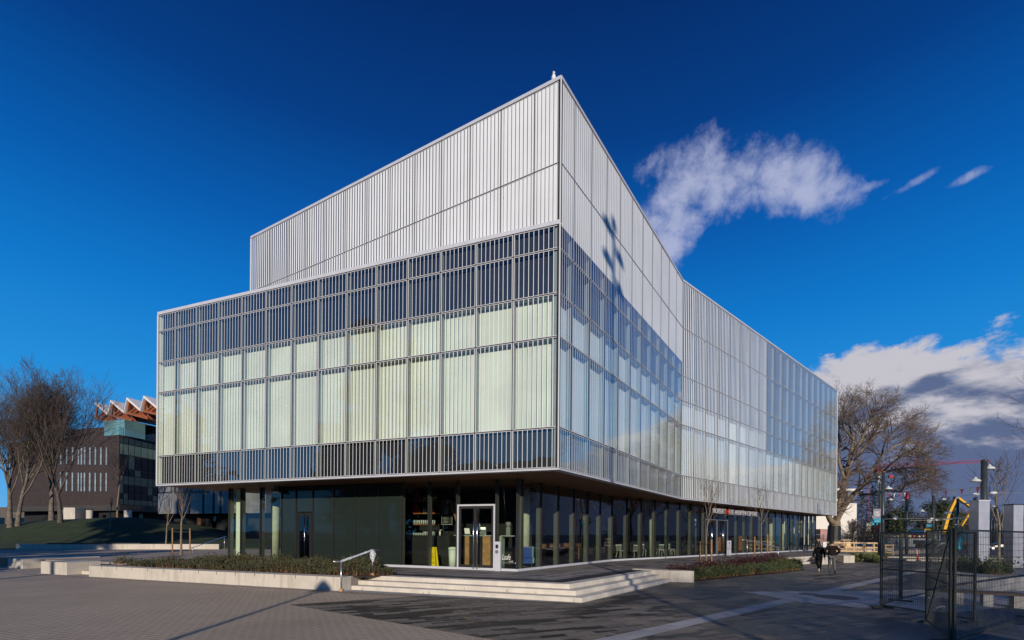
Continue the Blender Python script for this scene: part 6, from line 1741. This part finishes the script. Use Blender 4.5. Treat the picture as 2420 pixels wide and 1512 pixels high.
# ---- building site clutter
def boxthing(name, label, cat, x0, x1, y0, y1, d, m, th=2.5, z0=None, grp=None):
    a, b = W(x0, y1, d), W(x1, y0, d); mb = MB(); mb.box(a.x, b.x, a.y, a.y + th, a.z if z0 is None else z0, b.z)
    return tag(mb.build(name, m), label, cat, grp)
boxthing('site_hoarding', 'long white hoarding along the building site', 'hoarding', 2086, 2186, 1252.5, 1260.5, 150, M['white'], .2, 0)
t_ = thing('site_trailer', 'white site trailer right of the red capped pole', 'trailer', W(2160, 1260, 118), 'site trailers')
a, b = W(2160, 1259.5, 118), W(2175, 1253, 118); mb = MB(); mb.box(a.x, b.x, a.y, a.y + 5, a.z, b.z); mb.build('cabin', M['white'], t_); mb = MB(); mb.box(a.x + .3, b.x - .3, a.y + .3, a.y + 4.5, 0, a.z - .01); mb.build('base', M['black'], t_)
t_ = thing('site_trailer', 'white site trailer with yellow roof band below the far banner', 'trailer', W(2184, 1260, 110), 'site trailers')
a, b = W(2184, 1261, 110), W(2203, 1249.5, 110); mb = MB(); mb.box(a.x, b.x, a.y, a.y + 4, a.z, b.z - .35); mb.build('cabin', M['white'], t_); mb = MB(); mb.box(a.x - .05, b.x + .05, a.y - .05, a.y + 4.05, b.z - .348, b.z); mb.build('roof_band', M['pump_yellow'], t_); mb = MB(); mb.box(a.x + .3, b.x - .3, a.y + .3, a.y + 3.5, 0, a.z - .01); mb.build('base', M['black'], t_); mb = MB(); mb.box(a.x + .25, a.x + .75, a.y - .02, a.y - .004, a.z + .5, a.z + .9); mb.build('window', M['black'], t_)
t_ = thing('site_trailer', 'white trailer with a dark doorway left of the pump', 'trailer', W(2206, 1260, 112), 'site trailers')
a, b = W(2206, 1261, 112), W(2224, 1253.5, 112); mb = MB(); mb.box(a.x, b.x, a.y, a.y + 4, .5, b.z); mb.build('cabin', M['white'], t_); mb = MB(); mb.box(a.x + .7, a.x + 1.3, a.y - .02, a.y - .004, .5, b.z - .2); mb.build('doorway', M['black'], t_)
random.seed(17)
for i in range(12):
    x = 2092 + i * 9.6 + rnd(-2, 2); hgt = rnd(2.5, 5); m = [M['lumber'], M['orange'], M['white'], M['lumber'], M['red'], M['lumber']][i % 6]
    nm, cat, lb = [('board_pile', 'boards', 'pile of pale boards'), ('orange_barrier', 'barrier', 'orange barrier'), ('white_crate', 'crate', 'white crate'), ('board_pile', 'boards', 'pile of timber formwork'), ('red_barrel', 'barrel', 'red barrel'), ('board_pile', 'boards', 'stack of planks')][i % 6]
    a = W(x, 1268.5, 100); wd = rnd(3, 6) * 100 / F; mb = MB(); hh = hgt * 100 / F
    zb0 = a.z
    if nm == 'board_pile':
        for k in range(3): mb.box(a.x - .04 * k, a.x + wd - .05 * k, a.y, a.y + .9, zb0 + hh * k / 3, zb0 + hh * (k + .9) / 3)
    elif nm == 'red_barrel': mb.lathe((a.x, a.y, zb0), [(.3, 0), (.32, .2), (.3, .8), (.28, .85)], 12)
    else:
        mb.box(a.x, a.x + wd, a.y, a.y + .5, zb0, zb0 + hh * .8); mb.box(a.x + .1, a.x + wd - .1, a.y + .1, a.y + .4, zb0 + hh * .8, zb0 + hh)
    tag(mb.build(nm, m), lb + ' on the building site, number %d from the left' % (i + 1) if False else lb + [' beside the nearest street pole', ' just right of the nearest pole', ' below the white pickup', ' left of the yellow pickup', ' under the yellow pickup', ' right of the yellow pickup', ' left of the red capped pole', ' at the foot of the red capped pole', ' right of the red capped pole', ' in front of the white site trailer', ' under the dark pickup', ' right of the dark pickup'][i], cat, 'building site clutter')
a, b = W(2066, 1270.5, 98), W(2215, 1271, 98); mb = MB()
mb.box(a.x, b.x, 98, 98.3, 0, 1.75); tag(mb.build('site_edge_board', M['grey']), 'grey edge boarding along the near side of the building site', 'hoarding')
# stacked counterweights and red machine at the crane foot
t_ = thing('counterweight_stack', 'stack of pale concrete counterweights left of the crane mast', 'counterweights', W(2047, 1262, 150))
a, b = W(2046.5, 1261.5, 150), W(2060, 1234, 150); n_ = 9
for k in range(n_):
    z0, z1 = a.z + (b.z - a.z) * k / n_, a.z + (b.z - a.z) * (k + .88) / n_; mb = MB(); mb.box(a.x, b.x, a.y, a.y + 1.5, z0, z1); mb.build('block', M['concrete'], t_)
# ---- tower crane
cr = thing('tower_crane', 'tall tower crane with a pale mast and long red lattice jib', 'crane', W(2075.5, 1270, 190))
def lattice(mb, p, q, w, n, r, m=0, tri=True):
    p, q = Vector(p), Vector(q); d = (q - p).normalized(); u = Vector((0, 0, 1)) if abs(d.z) < .8 else Vector((1, 0, 0)); x = d.cross(u).normalized() * w / 2; y = x.cross(d).normalized() * w * .9
    cs = [x, -x, y] if tri else [x + y * .5, -x + y * .5, -x - y * .5, x - y * .5]
    for c in cs: mb.tube([p + c, q + c], r, 4)
    for i in range(n):
        for k in range(len(cs)):
            a, b = cs[k], cs[(k + 1) % len(cs)]; mb.tube([p + (q - p) * (i / n) + a, p + (q - p) * ((i + 1) / n) + b], r * .7, 3, 0, False)
D_ = 190; base = W(2076, 1268, D_); topm = W(2076, 1118, D_)
mb = MB(); lattice(mb, (base.x, base.y, 0), topm, 1.7, 18, .22, tri=False); mb.tube([(base.x, base.y, 0), topm], .45, 6); mb.build('mast', M['lamp'], cr)
mb = MB(); j0, j1 = W(2076, 1104, D_), W(2340, 1091.5, D_); lattice(mb, j0, j1, 1.2, 40, .05); mb.build('jib', M['crane_red'], cr)
mb = MB(); j2 = W(2066, 1105, D_); lattice(mb, j0, j2, .9, 4, .05); mb.build('counter_jib', M['crane_red'], cr)
mb = MB(); ap = W(2161, 1083, D_); lattice(mb, W(2161, 1100, D_), ap, .7, 4, .05); mb.tube([ap, W(2245, 1095.5, D_)], .05, 4); mb.tube([ap, W(2076, 1098, D_)], .04, 4); mb.build('tie_bar', M['crane_red'], cr)
mb = MB(); mb.box(topm.x - 1.3, topm.x + 1.3, topm.y - 1.2, topm.y + 1.2, topm.z, topm.z + 1.6); mb.build('slewing_cab', M['crane_red'], cr)
mb = MB(); c_ = W(2104, 1103, D_); mb.tube([c_, W(2104, 1124, D_)], .05, 4); h_ = W(2104, 1125, D_); mb.box(h_.x - .8, h_.x + .8, h_.y - .4, h_.y + .4, h_.z - .8, h_.z + .3); mb.build('hook_block', M['crane_red'], cr)
mb = MB(); lattice(mb, W(2072, 1262, D_), W(2072, 1237, D_), 2.0, 3, .35, tri=False); a = W(2064, 1269, D_); mb.box(a.x, a.x + 5, a.y - 2, a.y + 2, a.z, a.z + 1.5); mb.build('base_frame', M['red'], cr)
cr2 = thing('small_crane', 'thin red lattice crane mast left of the pale mast', 'crane', W(2050, 1262, 170))
a, b = W(2049, 1262, 170), W(2049, 1128, 170); mb = MB(); lattice(mb, a, b, .7, 22, .035); mb.build('mast', M['crane_red'], cr2)
mb = MB(); lattice(mb, W(2043, 1130, 170), W(2074, 1101, 170), .6, 8, .035); mb.build('jib', M['crane_red'], cr2)
# ---- concrete pump with folded boom
cp = thing('concrete_pump', 'yellow concrete pump truck with its boom folded high', 'pump truck', W(2226, 1262, 76))
B = lambda x, y: W(x, y, 76)
for k, (a, b, w0, w1) in enumerate(((B(2227, 1262), B(2241, 1210), .52, .42), (B(2241, 1212), B(2258, 1176), .42, .34), (B(2257, 1176.5), B(2263, 1176.5), .34, .34), (B(2262, 1176), B(2297, 1202), .34, .24), (B(2296, 1201), B(2270, 1242), .26, .18))):
    d = (b - a).normalized(); x = Vector((d.z, 0, -d.x)); y = Vector((0, .22, 0)); mb = MB()
    mb.hexa([a - x * w0 / 2 - y, a + x * w0 / 2 - y, a + x * w0 / 2 + y, a - x * w0 / 2 + y], [b - x * w1 / 2 - y, b + x * w1 / 2 - y, b + x * w1 / 2 + y, b - x * w1 / 2 + y]); mb.build('boom_section', M['pump_yellow'], cp)
for x_, y_ in ((2241, 1211), (2258, 1176), (2296.5, 1202)):
    c_ = B(x_, y_); mb = MB(); mb.tube([(c_.x, c_.y - .28, c_.z), (c_.x, c_.y + .28, c_.z)], .26, 10); mb.build('boom_joint', M['grey'], cp)
mb = MB(); mb.tube([B(2230, 1250) + Vector((-.4, 0, 0)), B(2236, 1222) + Vector((-.45, 0, 0)), B(2250, 1190) + Vector((-.42, 0, 0)), B(2259, 1173)], .07, 6); mb.build('delivery_pipe', M['black'], cp)
mb = MB(); mb.tube([B(2270, 1242), B(2269, 1252), B(2269.5, 1262)], .08, 6); mb.build('end_hose', M['black'], cp)
a = B(2222, 1262); mb = MB(); mb.box(a.x - 3.5, a.x + 4.5, a.y - 1.1, a.y + 1.1, .9, 1.5); mb.build('chassis', M['dark_steel'], cp)
mb = MB(); mb.box(a.x + 4.55, a.x + 6.6, a.y - 1.15, a.y + 1.15, .7, 2.9); mb.build('cab', M['white'], cp)
for dx in (-2.6, -1.4, 3.4, 5.6):
    for s_ in (-1, 1):
        mb = MB(); mb.tube([(a.x + dx, a.y + s_ * 1.18, .5), (a.x + dx, a.y + s_ * .85, .5)], .5, 14); mb.build('wheel', M['tyre'], cp)
# ---- white building and others past the tree
wb = thing('white_theatre', 'cream white blank walled building behind the large bare tree', 'building', W(1926, 1260, 112))
a, b = W(1900, 1256, 112), W(2024, 1189, 112); mb = MB(); mb.box(a.x, b.x, 112, 124, 0, b.z); mb.build('wall', M['whitewall'], wb)
a, b = W(1960, 1256, 111), W(2012, 1166, 111); mb = MB(); mb.box(a.x, b.x - .6, 113, 121, W(2012, 1189, 112).z + .01, b.z - .6); mb.build('upper_wall', M['whitewall'], wb)
pz0, pz1 = W(2012, 1188, 112).z, W(2012, 1161, 112).z
xl_, xr0, xr1 = W(1955, 1170, 111).x, W(2016, 1170, 111).x, W(2029, 1170, 111).x
mb = MB(); mb.hexa([(xr0 - .5, 112, pz0), (xr0, 112, pz0), (xr0, 121, pz0), (xr0 - .5, 121, pz0)], [(xr1 - 3, 110.5, pz1), (xr1, 110.5, pz1), (xr1, 122, pz1), (xr1 - 3, 122, pz1)]); mb.build('slanted_fascia', M['grey'], wb)
mb = MB(); mb.box(xl_, xr1 + .2, 110.4, 122.1, pz1 + .01, pz1 + .5); mb.build('roof', M['whitewall'], wb)
mb = MB(); mb.box(xl_, xr1 - 3.2, 111, 112.9, pz1 - 1.2, pz1 - .01); mb.build('eave', M['grey'], wb)
wa, wb_ = W(1984, 1188, 112.9), W(2001, 1172, 112.9); mb = MB(); mb.box(wa.x, wb_.x, 112.85, 112.95, pz0 + .05, wb_.z); f = mb.build('window', M['whitewall'], wb)
mb = MB(); mw_ = mat('lavender window pane', (.30, .27, .42), .1, .2, .8, spec=1)
for i in range(4):
    for j in range(3):
        mb.box(wa.x + .1 + (wb_.x - wa.x - .2) * i / 4 + .04, wa.x + .1 + (wb_.x - wa.x - .2) * (i + 1) / 4 - .04, 112.8, 112.84, pz0 + .15 + (wb_.z - pz0 - .2) * j / 3 + .03, pz0 + .15 + (wb_.z - pz0 - .2) * (j + 1) / 3 - .03)
mb.build('pane', mw_, f)
rh = boxthing('red_brick_hoarding', 'low red and white patterned wall below the white building', 'wall', 1938, 1962, 1250, 1268, 100, M['redbrick'], .4, 0)
gb = boxthing('dark_kiosk', 'dark low kiosk at the right end of the glass building', 'kiosk', 1925, 1937, 1250, 1272, 96, M['room_dark'], 2, 0)
# shops along the far street
fsb = thing('far_shop_building', 'dark row of shops with small teal signs far along the street', 'building', W(2330, 1262, 150))
a, b = W(2290, 1264, 150), W(2500, 1229, 150); mb = MB(); mb.box(a.x, b.x, 150, 165, 0, b.z); mb.build('wall', mat('dark shop wall', (.055, .05, .055), .8, .2), fsb)
for i, x in enumerate((2341, 2354, 2368, 2380, 2400)):
    p = W(x, 1243, 149.9); mb = MB(); mb.box(p.x, p.x + .7, 149.9, 149.98, p.z - .5, p.z + .5); mb.build('shop_sign', M['teal'] if i != 2 else M['white'], fsb)
    mb = MB(); mb.box(p.x - .3, p.x + 1.2, 149.93, 149.99, .3, 2.6); mb.build('window', M['win_dark'], fsb)
bs = thing('bus_shelter', 'dark bus shelter with blue panels behind the nearest fence panel', 'bus shelter', W(2290, 1272, 60))
p = W(2262, 1272, 60); q_ = W(2306, 1272, 60)
for f_ in (0, .5, 1):
    x = p.x + (q_.x - p.x) * f_; mb = MB(); mb.beam((x, 60, 0), (x, 60, 2.5), .1); mb.build('post', M['dark_steel'], bs)
mb = MB(); mb.box(p.x - .3, q_.x + .3, 59.5, 61.2, 2.5, 2.62); mb.build('roof', M['dark_steel'], bs)
mb = MB(); mb.box(p.x + .1, p.x + .6, 60.1, 60.16, .5, 2.1); mb.build('blue_panel', M['teal'], bs)
mb = MB(); mb.box(p.x + .8, q_.x - .1, 60.2, 60.24, .3, 2.3); mb.build('glass_wall', M['glass'], bs)

# ---- the street furniture behind the viewer whose shadows fall into the picture, and evergreens added for shade
def mast(label, x, y, h, r, heads, name='light_mast'):
    t_ = thing(name, label, 'light pole', (x, y, 0), 'light poles behind the viewer')
    mb = MB(); mb.tube([(x, y, 0), (x, y, h)], [r, r * .7], 12); mb.build('shaft', M['dark_steel'], t_, True)
    for dx, dz, s_ in heads:
        mb = MB(); mb.beam((x, y, h + dz + .1), (x + dx * .8, y, h + dz), .07)
        mb.lathe((x + dx, y, h + dz - .2), [(s_, -.10), (s_ * .9, .1), (s_ * .4, .30), (.05, .36)], 12); mb.build('lamp_head', M['lamp'], t_)
    return t_
mast('tall light mast behind the viewer casting a shadow up the glass', 5.35, -8, 22.9, .12, ((-.40, -.30, .34), (.42, -.80, .32), (-.40, -1.7, .34), (.42, -2.2, .32), (0, .25, .2)))
mast('low lamp post whose shadow ends on the planter wall', -5.75, -5, 5.55, .10, ((0, .15, .36),), 'lamp_post')
mast('lamp post whose shadow crosses the left seat block', -19.95, -2, 8.5, .20, ((.6, .1, .3),), 'lamp_post')
for i, (x, y, h) in enumerate(((8.5, -26, 12.5), (13, -20, 11.5), (18.5, -27, 13), (24, -22, 12), (31, -26, 13), (38, -20, 12))):
    lab = ['first', 'second', 'third', 'fourth', 'fifth', 'sixth'][i] + ' bare tree of the row behind the viewer on the street side'
    dup(rt, (x, y, 0), i * 1.9 + .4, lab, 'row of bare trees behind the viewer', scale=h / 17.0)
for i, (x, y, h, r_) in enumerate(((9.8, -16, 7.2, 1.9), (14.5, -15, 7.6, 2.8), (20.5, -17, 8.4, 3.4), (27, -16, 9, 4))):
    crown_tree('shade_evergreen', ['slim', 'small', 'middle sized', 'broad'][i] + ' evergreen added behind the viewer to shade the street side', (x, y, 0), h, r_, 400 + i, 'shade evergreens added behind the viewer', 'needle2', 900, .6)  # unseen evergreens added to cast dense shade on the right paving
for i, (x, y, h, r_) in enumerate(((-34, -6, 13, 6), (-25.5, 0, 11.5, 2.6), (-52, -4, 13, 7))):
    crown_tree('plaza_evergreen', ['added evergreen shading the middle of the lawn', 'added slim evergreen shading the lawn wall', 'added evergreen shading the left of the lawn'][i], (x, y, 0), h, r_, 420 + i, 'evergreens behind the viewer', 'needle2', 1500, .7)  # unseen trees added to put the lawn in shade

# ================================================================== PEOPLE
def skin(name, verts, edges, rad, m, parent, sub=2):
    me = bpy.data.meshes.new(name); me.from_pydata([tuple(v) for v in verts], edges, []); o = bpy.data.objects.new(name, me); COL.objects.link(o)
    md = o.modifiers.new('skin', 'SKIN'); md.use_smooth_shade = True
    for i, r in enumerate(rad):
        me.skin_vertices[0].data[i].radius = r if isinstance(r, tuple) else (r, r)
    me.skin_vertices[0].data[0].use_root = True
    o.modifiers.new('sub', 'SUBSURF').levels = sub; o.modifiers['sub'].render_levels = sub
    dg = bpy.context.evaluated_depsgraph_get(); dg.update()
    m2 = bpy.data.meshes.new_from_object(o.evaluated_get(dg)); m2.name = name
    bpy.data.objects.remove(o)
    m2.materials.clear(); m2.materials.append(m)
    for p_ in m2.polygons: p_.use_smooth = True
    ob = bpy.data.objects.new(name, m2); COL.objects.link(ob); ob.parent = parent
    return ob
def person(label, loc, H, rz, jac, trou, shoeL, shoeR, pose):
    t_ = thing('person', label, 'person', (0, 0, 0))
    k = H / 1.75
    hip = Vector((0, 0, .93)); S = pose
    V, E, Rr = [], [], []
    def add(p, r, par=None):
        V.append(Vector(p)); Rr.append(r)
        if par is not None: E.append((par, len(V) - 1))
        return len(V) - 1
    # body: one skin from pelvis to crown, arms, hands with five fingers, legs
    pe = add((0, 0, .95), (.15, .11)); wa = add((0, .0, 1.10), (.14, .10), pe); ch = add((0, .01, 1.28), (.165, .115), wa); nk0 = add((0, .0, 1.44), (.09, .08), ch)
    nk = add((0, .005, 1.52), (.058, .06), nk0); hd0 = add((0, .02, 1.60), (.075, .09), nk); hd = add((0, .02, 1.67), (.083, .098), hd0); add((0, .015, 1.735), (.055, .065), hd)
    arms = {}
    for s_ in (-1, 1):
        sh = add((s_ * .17, 0, 1.40), (.065, .065), nk0); el = add(S['elbow'][s_], .045, sh); wr = add(S['wrist'][s_], .030, el)
        d = (Vector(S['wrist'][s_]) - Vector(S['elbow'][s_])).normalized(); side = d.cross(Vector((0, 1, 0))).normalized(); fw = side.cross(d).normalized()
        w_ = Vector(S['wrist'][s_]); pm = add(w_ + d * .05, (.036, .022), wr)
        arms[s_] = (w_, d, side, fw)
        for q, (off, L) in enumerate(((-.028, .075), (-.010, .085), (.010, .080), (.026, .065))):
            f0 = add(w_ + d * .095 + fw * off, .010, pm); f1 = add(w_ + d * (.095 + L * .5) + fw * off + side * .008, .009, f0); add(w_ + d * (.095 + L) + fw * off + side * .022, .008, f1)
        t0 = add(w_ + d * .055 + fw * .045, .011, pm); add(w_ + d * .09 + fw * .062 + side * .01, .010, t0)
    for s_ in (-1, 1):
        hp = add((s_ * .09, 0, .90), (.09, .09), pe); kn = add(S['knee'][s_], .06, hp); an = add(S['ankle'][s_], .042, kn)
    body = skin('body', V, E, Rr, M['skin'], t_)
    # head details
    mb = MB()
    for s_ in (-1, 1): mb.ell((s_ * .086, .02, 1.645), (.014, .022, .034), 8, 5)
    mb.tube([(0, .112, 1.655), (0, .135, 1.628), (0, .114, 1.615)], [.010, .016, .010], 6)
    mb.build('ears_and_nose', M['skin'], body, True)
    mb = MB()
    for s_ in (-1, 1): mb.ell((s_ * .032, .105, 1.665), (.012, .006, .008), 8, 5)
    mb.build('eyes', M['black'], body, True)
    mb = MB(); mb.beam((-.025, .112, 1.585), (.025, .112, 1.585), .008, .006); mb.build('mouth', mat('lips', (.25, .10, .09), .6, .1), body)
    mb = MB(); i0 = 0
    mb.ell((0, .003, 1.682), (.094, .108, .085), 14, 9); mb.ell((0, -.035, 1.635), (.088, .075, .085), 14, 8)
    mb.build('hair', M['hair'], t_, True)
    # jacket
    V, E, Rr = [], [], []
    j0 = add((0, .0, .88), (.20, .145)); j1 = add((0, .0, 1.02), (.205, .15), j0); j2 = add((0, .01, 1.22), (.215, .155), j1); j3 = add((0, 0, 1.38), (.17, .12), j2); j4 = add((0, 0, 1.465), (.085, .08), j3)
    for s_ in (-1, 1):
        a = add((s_ * .20, 0, 1.385), (.088, .088), j3); m_ = add((Vector((s_ * .20, 0, 1.385)) + Vector(S['elbow'][s_])) / 2, .074, a); e = add(S['elbow'][s_], .066, m_); w_, d, si, fw = arms[s_]; add((Vector(S['elbow'][s_]) + w_) / 2, .058, e); add(w_ - d * .01, .050, len(V) - 1)
    skin('jacket', V, E, Rr, jac, t_)
    if S.get('hood'):
        mb = MB(); mb.ell((0, -.10, 1.475), (.135, .075, .075), 12, 7); mb.build('hood', jac, t_, True)
    # trousers
    V, E, Rr = [], [], []
    q0 = add((0, 0, .93), (.165, .13))
    for s_ in (-1, 1):
        a = add((s_ * .095, 0, .86), (.105, .11), q0); h_ = add((Vector((s_ * .095, 0, .86)) + Vector(S['knee'][s_])) / 2, .095, a); kn = add(S['knee'][s_], .078, h_); c_ = add((Vector(S['knee'][s_]) + Vector(S['ankle'][s_])) / 2 , .068, kn); add(Vector(S['ankle'][s_]) + Vector((0, 0, .0)), .060, c_)
    skin('trousers', V, E, Rr, trou, t_)
    for s_, ms in ((-1, shoeL), (1, shoeR)):
        an = Vector(S['ankle'][s_]); fd_ = Vector(S['foot'][s_]).normalized(); dn_ = Vector((fd_.y * 0, -fd_.z, fd_.y)) * -1
        V, E, Rr = [], [], []
        a = add(an + dn_ * .035 - fd_ * .045, (.040, .040)); b = add(an + dn_ * .045 + fd_ * .06, (.044, .036), a); add(an + dn_ * .055 + fd_ * .16, (.042, .026), b)
        skin('shoe', V, E, Rr, ms, t_, 1)
    t_.location = loc; t_.rotation_euler = (0, 0, rz); t_.scale = (k,) * 3
    return t_
pL = G(1934.5, 1351.5); pR = G(1965, 1353.5)
yaw = -.45
person('shorter walking person in a black hooded jacket and black trousers with a pale shoe raised', (pL.x, pL.y, .012), 1.60, yaw, M['jacket_black'], M['jacket_black'], M['shoe_pale'], M['shoe_dark'],
       dict(elbow={-1: (-.27, -.05, 1.14), 1: (.27, .02, 1.13)}, wrist={-1: (-.30, .02, .88), 1: (.30, .06, .87)},
            knee={-1: (-.08, .10, .50), 1: (.09, .06, .49)}, ankle={-1: (-.03, -.24, .20), 1: (.06, .10, .085)}, foot={-1: (0, .45, -.9), 1: (0, 1, 0)}, hood=True))
person('taller walking person in a dark brown jacket and grey blue jeans, hands in pockets', (pR.x, pR.y, .012), 1.78, yaw, M['jacket_brown'], M['jeans'], M['shoe_dark'], M['shoe_dark'],
       dict(elbow={-1: (-.33, -.10, 1.15), 1: (.33, -.10, 1.15)}, wrist={-1: (-.20, .08, .98), 1: (.20, .08, .98)},
            knee={-1: (-.09, .12, .49), 1: (.10, .0, .49)}, ankle={-1: (-.09, .16, .085), 1: (.12, -.16, .13)}, foot={-1: (0, 1, 0), 1: (0, .85, -.5)}))
p = W(2110, 1268, 99); person('site worker in a yellow high visibility vest by the site edge', (p.x, p.y - 2, 0), 1.75, 2.2, M['hivis'], M['jacket_black'], M['shoe_dark'], M['shoe_dark'],
       dict(elbow={-1: (-.27, -.05, 1.14), 1: (.27, .02, 1.13)}, wrist={-1: (-.30, .02, .88), 1: (.30, .06, .87)},
            knee={-1: (-.09, .02, .49), 1: (.09, .02, .49)}, ankle={-1: (-.09, 0, .085), 1: (.09, 0, .085)}, foot={-1: (0, 1, 0), 1: (0, 1, 0)}))
